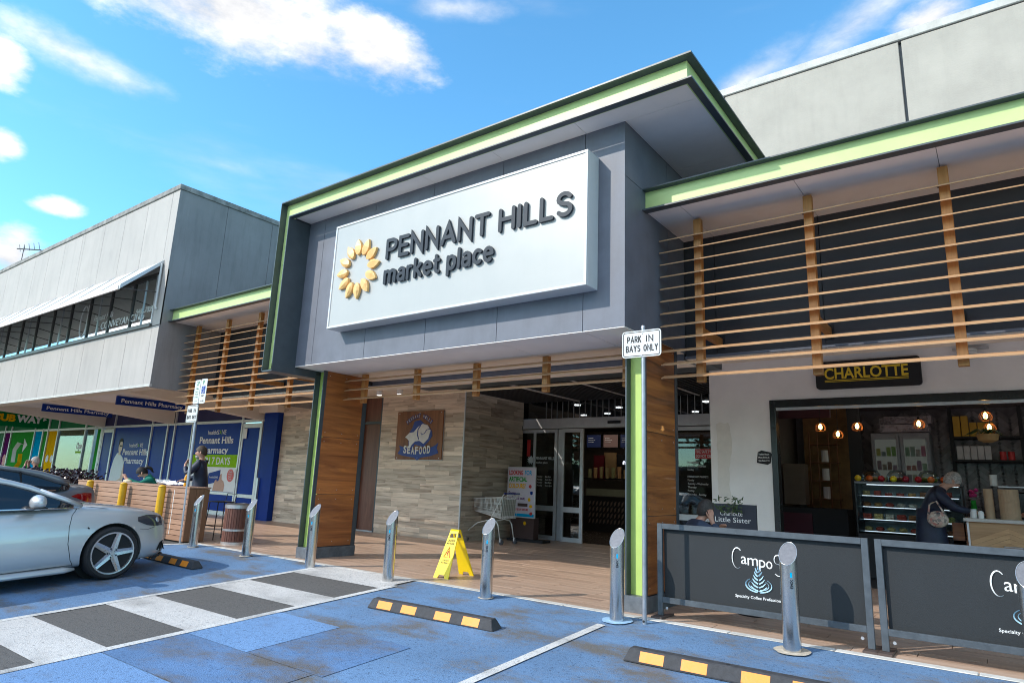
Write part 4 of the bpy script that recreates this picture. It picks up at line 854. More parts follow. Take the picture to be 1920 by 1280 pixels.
part('strip_light', MB().box(-7.1, -7.04, 7.6, 10.4, 3.30, 3.33), emit('yellow_strip', (1, .75, .12), 2.2), mi)
part('strip_light', MB().box(-4.7, -4.64, 7.4, 10.8, 3.30, 3.33), bpy.data.materials['yellow_strip'], mi)
# ================================================================ CAFE FRONT WALL
OX0, OX1, OZ1 = -2.98, 4.1, 2.77
cw = thing('cafe_front_wall', 'white rendered cafe wall with a wide dark framed opening', 'wall', (-3.2, 4.62, 0))
part('render_left', MB().box(-3.98, OX0, 4.62, 4.78, 0, 3.44), M['plaster'], cw); part('render_top', MB().box(OX0 + .0005, OX1, 4.62, 4.78, OZ1, 3.44), M['plaster'], cw)
part('render_return', MB().box(-3.98, -3.86, 4.781, 6.94, 0, 3.44), M['plaster'], cw)
pp = []
random.seed(3)
for i in range(26): pp.append((-3.87 + random.uniform(-.012, .012), .15 + 2.25 * i / 25))
for i in range(8): pp.append((-3.84 + i * .024, 2.42 + .015 * math.sin(i)))
for i in range(26): pp.append((-3.655 + random.uniform(-.012, .014) + .03 * math.sin(i * .5), 2.36 - 2.2 * i / 25))
part('plaster_patch', MB().prism(pp, ((0, 4.619, 0), (1, 0, 0), (0, 0, 1), (0, -1, 0)), 0, .003), M['patch'], cw)
part('opening_frame', MB().box(OX0, OX0 + .09, 4.60, 4.80, 0, OZ1 - .001).box(OX0 + .0901, OX1, 4.60, 4.80, OZ1 - .12, OZ1 - .001), M['black_gloss'], cw, bev=.004)
part('roller_track', MB().box(OX0 + .1, OX1, 4.61, 4.64, OZ1 - .17, OZ1 - .125).box(OX0 + .4, OX1, 4.605, 4.609, OZ1 - .075, OZ1 - .062), M['alu'], cw)
cs = thing('cafe_sign', 'black rounded sign CHARLOTTE in yellow letters above the cafe opening', 'sign', (-1.52, 4.6, 2.9))
def rrect(x0, x1, z0, z1, r, n=5):
    P_ = []
    for cx, cz, a in ((x1 - r, z1 - r, 0), (x0 + r, z1 - r, 90), (x0 + r, z0 + r, 180), (x1 - r, z0 + r, 270)):
        P_ += [(cx + r * math.cos(R(a + 90 * i / n)), cz + r * math.sin(R(a + 90 * i / n))) for i in range(n + 1)]
    return P_
part('sign_box', MB().prism(rrect(-2.24, -.82, 2.90, 3.33, .05), ((0, 4.618, 0), (1, 0, 0), (0, 0, 1), (0, -1, 0)), 0, .07), M['black'], cs)
M['gold'] = mat('gold_vinyl', (.85, .58, .03), .5)
fr_ = FRONT(-2.11, 4.545, 3.055)
part('sign_lettering', lettering(MB(), 'CHARLOTTE', fr_, 1.13, .165, .004, offset=.022), M['gold'], cs)
part('underline', MB().box(-2.11, -.98, 4.542, 4.547, 3.025, 3.035).box(-2.11, -.98, 4.542, 4.547, 3.005, 3.014), M['gold'], cs)
wh = thing('wall_heater', 'round coil wall light fixed high on the cafe wall, right of the sign', 'lamp', (-.25, 4.5, 3.3))
part('bracket', MB().box(-.42, .0, 4.52, 4.6, 3.36, 3.39), M['alu'], wh); part('coil', MB().cyl((-.24, 4.5, 3.23), (-.24, 4.5, 3.36), .10, n=16), M['alu'], wh)
for k in range(3): part('ring', MB().lathe([(.102, 3.245 + k * .04), (.108, 3.255 + k * .04), (.102, 3.265 + k * .04)], (-.24, 4.5, 0), 16), M['white'], wh)
hp = thing('opening_hours_plaque', 'small wavy black plaque with white writing beside the cafe opening', 'plaque', (-3.1, 4.6, 1.85))
part('plaque', MB().prism([(-3.22, 1.76), (-3.20, 1.93), (-3.14, 1.96), (-3.0, 1.93), (-2.98, 1.90), (-3.0, 1.76), (-3.05, 1.73)], ((0, 4.618, 0), (1, 0, 0), (0, 0, 1), (0, -1, 0)), 0, .006), M['black'], hp)
for i, s in enumerate(('Trading Hours', 'Mon-Fri 6-5', 'Sat-Sun 7-4')): part('writing', lettering(MB(), s, FRONT(-3.19, 4.611, 1.885 - i * .05), .17, .026, .001, offset=.02), M['white'], hp)
# ================================================================ CAFE INTERIOR
ci = thing('cafe_interior', 'dim cafe room with dark walls and shelves seen through the opening', 'interior', (-1, 6.5, 0))
BY = 8.6
M['slate'] = mat('slate_wallpaper', (.13, .115, .125), .7, var=.35, scale=3)
M['cork'] = mat('cork_wall', (.26, .14, .055), .8, var=.25, scale=6)
part('back_wall', MB().box(-2.28, 4.2, BY, BY + .1, 0, 3.05), M['slate'], ci); part('brown_wall', MB().box(-3.25, -2.281, BY - .6, BY + .1, 0, 3.05), M['cork'], ci)
part('left_wall', MB().box(-3.85, -3.80, 4.79, BY, 0, 3.05).box(-3.80, -3.251, BY - .1, BY, 0, 3.05), mat('grey_wall', (.34, .33, .34), .7), ci)
part('right_wall', MB().box(4.1, 4.2, 4.79, BY, 0, 3.05), M['slate'], ci)
part('cafe_floor', MB().box(-3.8, 4.1, 4.701, BY, -.1, -.004), mat('cafe_floor', (.05, .045, .045), .3), ci); part('cafe_ceiling', MB().box(-3.85, 4.2, 4.79, BY + .1, 3.0, 3.06), mat('cafe_ceiling_paint', (.22, .18, .19), .8), ci)
part('partition', MB().box(-2.32, -2.10, 7.4, 7.5, 0, 3.0), M['black'], ci); part('burgundy_pelmet', MB().box(-3.78, -2.35, 6.0, 6.1, 2.62, 2.99), mat('burgundy', (.05, .012, .02), .7), ci)
part('cash_box_stack', MB().box(-3.4, -3.02, 6.9, 7.2, 1.1, 1.85), mat('brown_box', (.12, .085, .06), .8), ci)
part('side_bench', MB().box(-3.78, -2.3, 6.8, 7.5, 0, 1.05), M['black'], ci, bev=.01); part('maroon_panel', MB().box(-3.4, -2.9, 6.78, 6.799, .2, .95), mat('maroon', (.07, .008, .02), .6), ci)
for k in range(4):
    part('rack_shelf', MB().box(-3.05, -2.55, 7.55, 7.8, 1.2 + k * .35, 1.22 + k * .35), mat('rust_metal', (.16, .06, .02), .6), ci)
for x in (-3.05, -2.9, -2.7, -2.55): part('rack_post', MB().cyl((x, 7.55, 1.05), (x, 7.55, 2.5), .014, n=6), bpy.data.materials['rust_metal'], ci)
for k in range(3): part('rack_jar', MB().cyl((-2.8, 7.68, 1.221 + k * .35), (-2.8, 7.68, 1.45 + k * .35), .07, n=12), M['soffit'], ci)
M['back_tile'] = mat('cafe_back_tile', (.20, .175, .18), .35, var=.25, scale=6, rnd=.3); random.seed(8); nb2 = 0
for i in range(18):
    for j in range(16):
        for s_ in ((1, -1)[i % 2],):
            x = -2.15 + i * .186; z = 1.12 + j * .122
            mt = Matrix.Translation((x, BY - .004, z)) @ Matrix.Rotation(R(45 * s_), 4, 'Y')
            if z < 2.95 and nb2 < 299 and x < 1.5: part('wall_tile', MB().box(-.128, .128, -.006, .004, -.041, .041, mt), M['back_tile'], ci); nb2 += 1
# double door fridge with a fur throw on top
fg = thing('drinks_fridge', 'tall grey double door drinks fridge against the cafe back wall', 'fridge', (-1.53, 8.2, 0))
part('cabinet', MB().box(-2.02, -1.04, 7.95, 8.55, 0, 2.5), mat('fridge_grey', (.22, .22, .24), .5, .3), fg, bev=.01)
for a, b in ((-2.0, -1.54), (-1.52, -1.06)):
    d = part('fridge_door', MB().box(a, a + .05, 7.91, 7.949, .3, 2.45).box(b - .05, b, 7.91, 7.949, .3, 2.45).box(a + .051, b - .051, 7.91, 7.949, 2.38, 2.45).box(a + .051, b - .051, 7.91, 7.949, .3, .37), bpy.data.materials['fridge_grey'], fg)
    part('fridge_pane', MB().box(a + .051, b - .051, 7.925, 7.93, .371, 2.379), emit('fridge_glow', (.10, .11, .10), .25) if 'fridge_glow' not in bpy.data.materials else bpy.data.materials['fridge_glow'], d)
    for k in range(7):
        for q in range(4): part('product', MB().box(a + .07 + q * .085, a + .14 + q * .085, 7.915, 7.924, .5 + k * .26, .5 + k * .26 + random.uniform(.08, .2)), mat('pack', (random.uniform(.05, .25), random.uniform(.05, .2), random.uniform(.04, .16)), .5), d)
fu = MB(); random.seed(5)
for i in range(420):
    x = random.uniform(-1.85, -1.05); z = random.choice((2.60, 2.76)); p = Vector((x, random.uniform(8.0, 8.3), z + random.uniform(-.05, .05)))
    fu.tube([p, p + Vector((random.uniform(-.05, .05), -.09, random.uniform(-.07, .02)))], [.012, .003], 4)
fu.box(-1.85, -1.05, 8.0, 8.4, 2.52, 2.66).box(-1.78, -1.0, 8.05, 8.4, 2.68, 2.82)
o = part('fur_throw', fu, mat('pale_fur', (.42, .36, .38), .95)); tag(o, 'two folded pale fluffy throws on top of the drinks fridge', 'throw')
# wall shelves
sh = thing('wall_shelves', 'black wall shelving with boxes and white bags behind the cafe counter', 'shelves', (.1, 8.4, 0))
for x in (-.72, .32, 1.4): part('upright', MB().box(x - .03, x + .03, 8.3, 8.36, .9, 3.0), M['black'], sh)
for z in (2.02, 2.44): part('shelf_board', MB().box(-.72, 2.4, 8.2, 8.58, z - .035, z), M['black'], sh)
yb = mat('yellow_carton', (.55, .30, .02), .6); wbm = mat('white_carton', (.55, .5, .5), .7)
for i in range(5): tag(part('coffee_carton', MB().box(-.68 + i * .125, -.57 + i * .125, 8.25, 8.4, 2.441, 2.70 + (.12 if i < 2 else 0)), yb, bev=.004), ORD[i] + ' yellow coffee carton from the left on the upper wall shelf', 'carton', 'yellow cartons on the upper shelf')
for i in range(5): tag(part('coffee_bag', MB().box(-.66 + i * .105, -.565 + i * .105, 8.25, 8.36, 2.021, 2.27), wbm, bev=.006), ORD[i] + ' white paper coffee bag from the left on the lower wall shelf', 'bag', 'white bags on the lower shelf')
for i, x in enumerate((.02, .14)): tag(part('red_jar', MB().cyl((x, 8.3, 2.021), (x, 8.3, 2.17), .05, n=12), M['red']), ('left', 'right')[i] + ' red tin on the lower wall shelf beside the white bags', 'tin', 'red tins on the lower shelf')
# display case
dc = thing('display_case', 'glass cake and sandwich display case with lit shelves in the cafe', 'display case', (-1.5, 6.3, 0))
C0, C1 = -2.04, -.55
part('case_base', MB().box(C0, C1, 6.0, 6.7, 0, .70), M['black'], dc, bev=.01); part('case_top', MB().box(C0, C1, 6.0, 6.7, 1.50, 1.54), mat('case_steel', (.15, .15, .16), .35, .5), dc, bev=.004)
part('case_back', MB().box(C0, C1, 6.66, 6.699, .701, 1.499), mat('case_inside', (.42, .48, .52), .5), dc); part('case_side', MB().box(C0, C0 + .02, 6.0, 6.659, .701, 1.499).box(C1 - .02, C1, 6.0, 6.659, .701, 1.499), M['black_gloss'], dc)
part('front_glass', MB().box(C0 + .021, C1 - .021, 6.002, 6.008, .701, 1.499), M['glass_clear'], dc)
led = emit('case_led', (.85, .92, 1), 1.0)
for z in (.74, .93, 1.13, 1.31):
    s_ = part('glass_shelf', MB().box(C0 + .03, C1 - .03, 6.06, 6.62, z - .01, z), bpy.data.materials['case_inside'], dc)
    part('led_strip', MB().box(C0 + .10, C1 - .05, 6.045, 6.058, z - .004, z + .003), led, s_)
part('led_strip', MB().box(C0 + .18, C1 - .04, 6.02, 6.04, 1.483, 1.495), led, dc)
random.seed(11)
fm = [mat('food_%d' % i, c, .7, var=.3, scale=30) for i, c in enumerate(((.45, .25, .08), (.30, .12, .04), (.25, .32, .06), (.5, .38, .14), (.35, .05, .03), (.55, .5, .4)))]
for z, kind in ((.741, 'pie'), (.931, 'sandwich'), (1.131, 'pastry'), (1.311, 'cake')):
    for i in range(8):
        x = C0 + .14 + i * .165; f = random.choice(fm)
        if kind == 'sandwich': b = MB().box(x - .06, x + .06, 6.12, 6.25, z, z + .035).box(x - .065, x + .065, 6.11, 6.26, z + .036, z + .055).box(x - .06, x + .06, 6.12, 6.25, z + .056, z + .09)
        elif kind == 'cake': b = MB().cyl((x, 6.22, z), (x, 6.22, z + random.uniform(.05, .10)), .06, .055, 12)
        else: b = MB().ball((x, 6.22, z + .035), (.065, .08, .04), 12, 7)
        tag(part(kind, b, f, bev=.004 if kind == 'sandwich' else 0, smooth=kind in ('pie', 'pastry')), ORD[i] + {'pie': ' small pie from the left, bottom shelf of the display case', 'sandwich': ' sandwich roll from the left, second lowest shelf of the display case', 'pastry': ' pastry from the left, second highest shelf of the display case', 'cake': ' small cake from the left, top shelf of the display case'}[kind], kind, kind + ' row in the display case')
for i, (c, nme) in enumerate((((.75, .5, .02), 'lemon'), ((.6, .12, .02), 'orange'), ((.4, .01, .02), 'apple'), ((.75, .6, .02), 'lemon'), ((.3, .01, .03), 'apple'), ((.4, .01, .02), 'apple'), ((.65, .15, .02), 'orange'), ((.6, .1, .02), 'orange'))):
    x = -2.0 + i * .175; tag(part(nme, MB().ball((x, 6.14, 1.592), .052, 14, 9), mat('fruit_%d' % i, c, .4), smooth=True), '%s on the display case, %s fruit from the left' % ({'lemon': 'yellow lemon', 'orange': 'small orange', 'apple': 'dark red apple'}[nme], ORD[i]), 'fruit', 'fruit on the display case')
for i, x in enumerate((-1.83, -1.45, -1.0)):
    t_ = thing('cake_dome', ('leftmost', 'middle', 'rightmost')[i] + ' clear domed tray of food on top of the display case', 'tray', (x, 6.4, 1.54), 'domed trays')
    part('tray', MB().cyl((x, 6.4, 1.541), (x, 6.4, 1.56), .17, n=20), M['black'], t_); part('food', MB().ball((x, 6.4, 1.59), (.13, .13, .05), 14, 7), fm[i], t_, smooth=True); part('dome', MB().lathe([(.165, 1.561), (.15, 1.66), (.10, 1.73), (.02, 1.75)], (x, 6.4, 0), 18), M['glass_clear'], t_, smooth=True)
# counter
co = thing('cafe_counter', 'timber fronted cafe counter with a pale stone top', 'counter', (1, 5.9, 0))
part('counter_top', MB().box(-.55, 3.0, 5.55, 6.3, .99, 1.04), mat('stone_top', (.50, .48, .45), .4), co, bev=.004)
M['ply_pale'] = wood('pale_oak', (.36, .20, .09), (.52, .32, .16), 'x', .5, .8, .12)
part('counter_core', MB().box(-.5, 2.95, 5.63, 6.25, 0, .989), M['ply_pale'], co); part('counter_corner', MB().box(-.515, -.49, 5.61, 5.66, 0, .989), M['alu_white'], co); part('counter_return', MB().box(-.72, -.505, 6.0, 6.25, 0, .95), M['ply'], co)
random.seed(2)
for i in range(24):
    for s_ in (1, -1):
        cx = -.25 + (.46 if s_ < 0 else 0) ; 
        for blk in range(3):
            ox = cx + blk * .92; z = -.3 + i * .07
            pl = [(ox - .23, z - s_ * .10), (ox + .23, z + s_ * .10 + 0), (ox + .23, z + s_ * .10 + .066), (ox - .23, z - s_ * .10 + .066)]
            if min(p[1] for p in pl) > .02 and max(p[1] for p in pl) < .985: part('chevron_board', MB().prism(pl, ((0, 5.629, 0), (1, 0, 0), (0, 0, 1), (0, -1, 0)), 0, .012 + random.uniform(0, .001)), M['ply_pale'], co)
part('drawer_handle', MB().tube([(-.10, 5.60, .66), (.25, 5.60, .66)], .012, 8), M['alu'], co)
lidm = mat('kraft_lids', (.42, .29, .18), .75)
for j, (cx, n_) in enumerate(((-.22, 26), (.02, 26))):
    t_ = thing('lid_stack', ('left', 'right')[j] + ' tall stack of brown cardboard lids on the cafe counter', 'stack', (cx, 5.75, 1.04), 'lid stacks')
    for k in range(n_): part('lid', MB().cyl((cx, 5.75, 1.041 + k * .0165), (cx, 5.75, 1.041 + k * .0165 + .0155), (.060 if j == 0 else .124), (.059 if j == 0 else .122), 20), lidm, t_)
t_ = thing('jar', 'white labelled glass jar on the cafe counter', 'jar', (-.42, 5.68, 1.04)); part('glass_body', MB().cyl((-.42, 5.68, 1.041), (-.42, 5.68, 1.15), .045, n=16), M['white_p'], t_); part('jar_lid', MB().cyl((-.42, 5.68, 1.151), (-.42, 5.68, 1.17), .046, n=16), M['alu'], t_)
t_ = thing('pump_bottle', 'clear sanitiser pump bottle beside the white jar on the counter', 'bottle', (-.33, 5.66, 1.04)); part('bottle_body', MB().lathe([(.035, 1.041), (.035, 1.13), (.015, 1.15)], (-.33, 5.66, 0), 14), M['white'], t_, smooth=40); part('pump', MB().tube([(-.33, 5.66, 1.15), (-.33, 5.66, 1.20), (-.36, 5.66, 1.20)], .006, 6), M['black'], t_)
t_ = thing('flower_vase', 'vase of pink flowers on the cafe counter behind the lid stacks', 'vase', (-.42, 6.1, 1.04)); part('vase', MB().lathe([(.03, 1.041), (.045, 1.1), (.03, 1.28), (.035, 1.30)], (-.42, 6.1, 0), 14), M['sub_green'], t_, smooth=40)
for i in range(6): part('bloom', MB().ball((-.42 + random.uniform(-.06, .06), 6.1 + random.uniform(-.05, .05), 1.40 + random.uniform(-.05, .06)), .03, 8, 6), mat('pink', (.45, .02, .15), .6) if 'pink' not in bpy.data.materials else bpy.data.materials['pink'], t_, smooth=True)
t_ = thing('coffee_machine', 'dark espresso machine on the bench behind the counter', 'machine', (.3, 7.2, 1.0)); part('machine_body', MB().box(-.1, .9, 7.0, 7.5, 1.0, 1.45), M['black_gloss'], t_, bev=.02); part('cup_rail', MB().box(-.1, .9, 7.0, 7.5, 1.52, 1.54), M['alu'], t_); part('bench', MB().box(-.5, 3, 6.95, 7.6, 0, .999), M['black'], t_)
t_ = thing('paper_cups', 'stack of white paper cups on the espresso machine', 'cups', (-.15, 6.9, 1.5)); part('cup_stack', MB().cyl((-.15, 7.05, 1.541), (-.15, 7.05, 1.72), .05, .055, 14), M['white'], t_)
# pendant lamps with wire cages
blb = emit('filament_bulb', (1, .52, .16), 6.5); cgm = mat('copper_wire', (.35, .14, .05), .4, .8)
def pendant(x, y, z, top, label):
    t = thing('pendant_lamp', label, 'lamp', (x, y, z), 'wire cage pendant lamps')
    part('cord', MB().cyl((x, y, z + .13), (x, y, top), .005, n=6), M['black'], t); part('socket', MB().cyl((x, y, z + .07), (x, y, z + .13), .022, .012, 12), M['black'], t)
    part('bulb', MB().lathe([(.010, z + .07), (.03, z + .03), (.028, z - .01), (.008, z - .03)], (x, y, 0), 12), blb, t, smooth=True)
    cg = MB()
    for k in range(8):
        a = k * math.pi / 4; c_, s_ = math.cos(a), math.sin(a); cg.tube([(x + c_ * r_, y + s_ * r_, z + h_) for r_, h_ in ((.02, .09), (.066, .05), (.084, 0), (.07, -.05))], .004, 5)
    cg.tube([(x + .07 * math.cos(k * .5236), y + .07 * math.sin(k * .5236), z - .05) for k in range(12)], .004, 5, True); part('wire_cage', cg, cgm, t)
for i, (x, y, z) in enumerate(((-.14, 5.6, 2.52), (-.11, 5.75, 2.36), (-1.0, 5.6, 2.42), (-1.87, 5.6, 2.40), (-2.43, 5.6, 2.40), (-2.22, 5.9, 2.30))):
    pendant(x, y, z, 3.0, ('upper of the two pendant lamps over the hanging basket', 'lower pendant lamp just above the hanging basket', 'single pendant lamp in front of the fridge', 'third pendant lamp, in front of the dark partition', 'leftmost pendant lamp in the cafe opening', 'small low pendant lamp between the two left ones')[i])
t_ = thing('hanging_basket', 'woven hanging basket with trailing green leaves over the counter', 'basket', (-.14, 5.6, 2.2)); part('basket', MB().lathe([(.05, 2.14), (.12, 2.17), (.145, 2.26), (.135, 2.265)], (-.14, 5.6, 0), 18), mat('wicker', (.33, .20, .08), .8, bump=.5, bscale=80), t_, smooth=50)
lv = MB(); random.seed(9)
for i in range(40):
    a = random.uniform(0, 6.28); r_ = random.uniform(.06, .30); lv.tube([(-.14, 5.6, 2.27), (-.14 + r_ * .5 * math.cos(a), 5.6 + r_ * .5 * math.sin(a), 2.33), (-.14 + r_ * math.cos(a), 5.6 + r_ * math.sin(a), 2.28 - r_ * .1)], [.004, .018, .004], 4, flat=.2)
part('leaves', lv, mat('leaf_dark', (.03, .07, .02), .5), t_)
for i, (x, y) in enumerate(((-2.9, 6.0), (-1.9, 7.0), (-1.05, 6.2), (-.4, 6.8), (.25, 5.9), (.9, 7.6), (1.4, 6.2))): tag(part('recessed_light', MB().cyl((x, y, 2.985), (x, y, 2.999), .05, n=14), M['dl2']), ORD[i] + ' small round recessed cafe ceiling light from the left', 'light', 'recessed cafe ceiling lights')
bpy.data.objects['cafe_interior']['label'] = 'dim cafe room with slate back wall and brown side wall behind the counter'
# ================================================================ STREET FURNITURE
GX = [-11.395, -9.755, -8.125, -6.50, -4.88, -3.215, -1.57, .07]
bt = ('steel bollard beside the tall parking sign pole near the timber bar', 'steel bollard between the wheelie bin shaped litter barrel and the left pillar', 'steel bollard in front of the left green pillar', 'steel bollard left of the yellow wet floor sign', 'steel bollard right of the yellow wet floor sign', 'steel bollard in front of the right green pillar, left of the sign pole', 'steel bollard in front of the left cafe barrier banner', 'steel bollard at the far right, in front of the second banner')
bt = list(bt); bt[1] = 'steel bollard just right of the slatted timber litter bin'
def bollard(x, y, label):
    z0 = gz(y) - .02; t = thing('bollard', label, 'bollard', (x, y, z0), 'steel bollards along the kerb'); r = .0725; n = 32
    ring = [(x + r * math.cos(2 * math.pi * i / n), y + r * math.sin(2 * math.pi * i / n)) for i in range(n)]
    ztop = lambda yy: .78 + (yy - y) * 1.25
    vs = [(a, b, z0) for a, b in ring] + [(a, b, ztop(b)) for a, b in ring]
    part('tube', MB().add(vs, [(i, (i + 1) % n, n + (i + 1) % n, n + i) for i in range(n)]), M['stainless'], t, smooth=True)
    rr = [(x + (r - .003) * math.cos(2 * math.pi * i / n), y + (r - .003) * math.sin(2 * math.pi * i / n)) for i in range(n)]
    part('slanted_cap', MB().add([(a, b, ztop(b) - .002) for a, b in rr], [tuple(range(n))]), M['alu_cap'], t)
    part('rim', MB().tube([(a, b, ztop(b) - .001) for a, b in ring], .003, 6, True), M['stainless'], t, smooth=True)
    th = R(-62); cxx, sxx = math.cos(th), math.sin(th)
    O = Vector((x + (r + .0005) * cxx, y + (r + .0005) * sxx, .50)); lab = lettering(MB(), 'EMX', (O + Vector((-sxx, cxx, 0)) * .012, (0, 0, 1), (sxx, -cxx, 0), (cxx, sxx, 0)), .075, .022, .001, offset=.03)
    part('printed_name', lab, M['letter'], t)
    part('printed_mark', MB().box(-.008, .008, -.001, .0, -.02, .02, Matrix.Translation(O + Vector((0, 0, .11))) @ Matrix.Rotation(th + math.pi / 2, 4, 'Z')), M['cyan_v'], t)
    return t
M['alu_cap'] = mat('brushed_cap', (.20, .20, .215), .5, .6, var=.12, scale=30)
for x, l in zip(GX, bt): bollard(x, -.25, l)
def ybollard(x, label):
    t = thing('yellow_bollard', label, 'bollard', (x, -.26, -.02), 'yellow bollards before the timber bar'); part('post', MB().cyl((x, -.26, -.04), (x, -.26, .95), .068, n=24), M['yellow'], t, smooth=35); part('dome', MB().lathe([(.068, .95), (.062, .975), (.04, .992), (.01, .998)], (x, -.26, 0), 24), M['yellow'], t, smooth=True)
for x, l in zip((-12.76, -14.37, -15.98, -17.6, -19.2), ('yellow bollard nearest the sign pole, in front of the timber bar', 'second yellow bollard from the sign pole, above the silver bonnet', 'third yellow bollard from the sign pole, behind the grey boot', 'fourth yellow bollard from the sign pole, in front of the dark leaved plant', 'fifth yellow bollard, only its top showing over the dark roof')): ybollard(x, l)
# wheel stops
def wheel_stop(x0, y0, ang, label, L=1.65):
    z = gz(y0) + .006; t = thing('wheel_stop', label, 'wheel stop', (x0, y0, z), 'rubber wheel stops')
    h, w, wt_ = .10, .16, .085
    f = ((x0, y0, z), (0, 1, 0), (0, 0, 1), (1, 0, 0)); pr = [(-w / 2, 0), (w / 2, 0), (w / 2, .015), (wt_ / 2, h - .008), (wt_ / 2 - .012, h), (-wt_ / 2 + .012, h), (-wt_ / 2, h - .008), (-w / 2, .015)]
    mb = MB(); n = len(pr); vs = []; O = Vector((x0, y0, z))
    for s_, k in ((0, 1.0), (0.0, 1), (L, 1), (L, 1)): pass
    for xx, sh in ((0, 0), (L, 0)):
        for a, b in pr: vs.append(O + Vector((xx + (b * .45 if xx == 0 else -b * .45), a, b)))
    mb.add(vs, [(i, (i + 1) % n, n + (i + 1) % n, n + i) for i in range(n)] + [tuple(range(n - 1, -1, -1)), tuple(range(n, 2 * n))]); part('rubber_block', mb, M['rubber'], t, bev=.006)
    for u in (.14, .48, .93, 1.28):
        u2 = u + .20; yb, yt, zb_, zt_ = -w / 2 - .0025, -wt_ / 2 - .0025, .019, h - .012
        part('yellow_reflector', MB().add([O + Vector(q) for q in ((u, yb, zb_), (u2, yb, zb_), (u2, yt, zt_), (u, yt, zt_), (u, yb + .004, zb_), (u2, yb + .004, zb_), (u2, yt + .004, zt_), (u, yt + .004, zt_))], [(0, 1, 2, 3), (0, 4, 5, 1), (1, 5, 6, 2), (2, 6, 7, 3), (3, 7, 4, 0)]), M['yellow_rf'], t)
    for u in (.16, .82, 1.5): part('bolt_hole', MB().cyl((x0 + u, y0, z + h - .004), (x0 + u, y0, z + h + .0012), .016, n=10), M['black'], t)
    t.rotation_euler = (math.atan(SL), 0, R(ang)); return t
wheel_stop(-5.60, -1.30, 2.6, 'black and yellow wheel stop in the middle blue bay'); wheel_stop(-2.60, -1.25, 1.5, 'black and yellow wheel stop at the lower right edge'); wheel_stop(-10.90, -1.24, -2, 'black and yellow wheel stop under the nose of the silver car')
# signs on poles
def rsign(name, parent, x0, x1, z0, z1, y, r, m=None, border=True):
    F_ = ((0, y, 0), (1, 0, 0), (0, 0, 1), (0, -1, 0))
    q = part(name, MB().prism(rrect(x0, x1, z0, z1, r), F_, 0, .003), m or M['sign_rim'], parent)
    if border:
        a = rrect(x0 + .012, x1 - .012, z0 + .012, z1 - .012, r - .008); b = rrect(x0 + .020, x1 - .020, z0 + .020, z1 - .020, r - .014); n = len(a); O = Vector((0, y - .0038, 0)); V3 = lambda p: Vector((p[0], y - .0038, p[1]))
        part('border_line', MB().add([V3(p) for p in a] + [V3(p) for p in b], [(i, (i + 1) % n, n + (i + 1) % n, n + i) for i in range(n)]), M['black'], q)
    return q
def pword(word, x0, x1, z, h, y, m, parent, wgt=.011):
    for mb in stroke_word(word, FRONT(x0, y, z), h, wgt, .001, width=x1 - x0, gap=.34): part('letter', mb, m, parent)
t = thing('parking_sign', 'white PARK IN BAYS ONLY sign on a tall galvanised pole by the right pillar', 'sign', (-2.95, -.18, 0))
part('pole', MB().cyl((-2.95, -.18, -.02), (-2.95, -.18, 2.96), .0215, n=18), M['pole'], t, smooth=35); part('pole_cap', MB().cyl((-2.95, -.18, 2.95), (-2.95, -.18, 2.98), .026, .02, n=18), M['pole'], t); part('foot_bolt', MB().cyl((-2.95, -.205, .02), (-2.95, -.195, .02), .012, n=6), M['black'], t)
q = rsign('sign_plate', t, -3.185, -2.735, 2.635, 2.925, -.206, .035)
pword('PARK', -3.12, -2.965, 2.80, .062, -.2095, M['black'], t); pword('IN', -2.90, -2.825, 2.80, .062, -.2095, M['black'], t)
pword('BAYS', -3.135, -2.975, 2.70, .062, -.2095, M['black'], t); pword('ONLY', -2.93, -2.775, 2.70, .062, -.2095, M['black'], t)
for z in (2.895, 2.662): part('bolt', MB().cyl((-2.95, -.209, z), (-2.95, -.216, z), .009, n=8), M['alu'], t)
t = thing('parking_sign', 'leaning pole with disabled parking signs and PARK IN BAYS ONLY by the timber bar', 'sign', (-12.06, -.16, 0))
part('pole', MB().cyl((-12.06, -.13, -.01), (-12.14, -.13, 2.62), .028, n=16), M['pole'], t, smooth=35)
q = rsign('sign_plate', t, -12.42, -12.03, 2.17, 2.49, -.17, .03); pword('PARK', -12.37, -12.24, 2.36, .06, -.1735, M['black'], t); pword('IN', -12.17, -12.10, 2.36, .06, -.1735, M['black'], t); pword('BAYS', -12.38, -12.25, 2.235, .06, -.1735, M['black'], t); pword('ONLY', -12.20, -12.06, 2.235, .06, -.1735, M['black'], t)
q = rsign('sign_plate', t, -12.255, -12.06, 2.515, 2.97, -.17, .03, border=False); q = rsign('sign_plate', t, -12.045, -11.82, 2.515, 2.98, -.17, .03, border=False)
gm = mat('sign_green_ink', (.0, .16, .05), .5); bm_ = mat('sign_blue_ink', (.0, .03, .25), .5); yy = -.1735
part('letter', lettering(MB(), 'P', FRONT(-11.97, yy, 2.87), .06, .08, .001, offset=.02), gm, t); part('blue_square', MB().box(-11.995, -11.86, yy - .001, yy, 2.70, 2.84), bm_, t)
part('wheelchair_symbol', MB().tube([(-11.94, yy - .002, 2.83), (-11.94, yy - .002, 2.775), (-11.90, yy - .002, 2.775), (-11.885, yy - .002, 2.72)], .006, 5, flat=.3).tube([(-11.935 + .032 * math.cos(a_ * .5), yy - .002, 2.745 + .032 * math.sin(a_ * .5)) for a_ in range(6, 13)], .005, 5), M['white'], t)
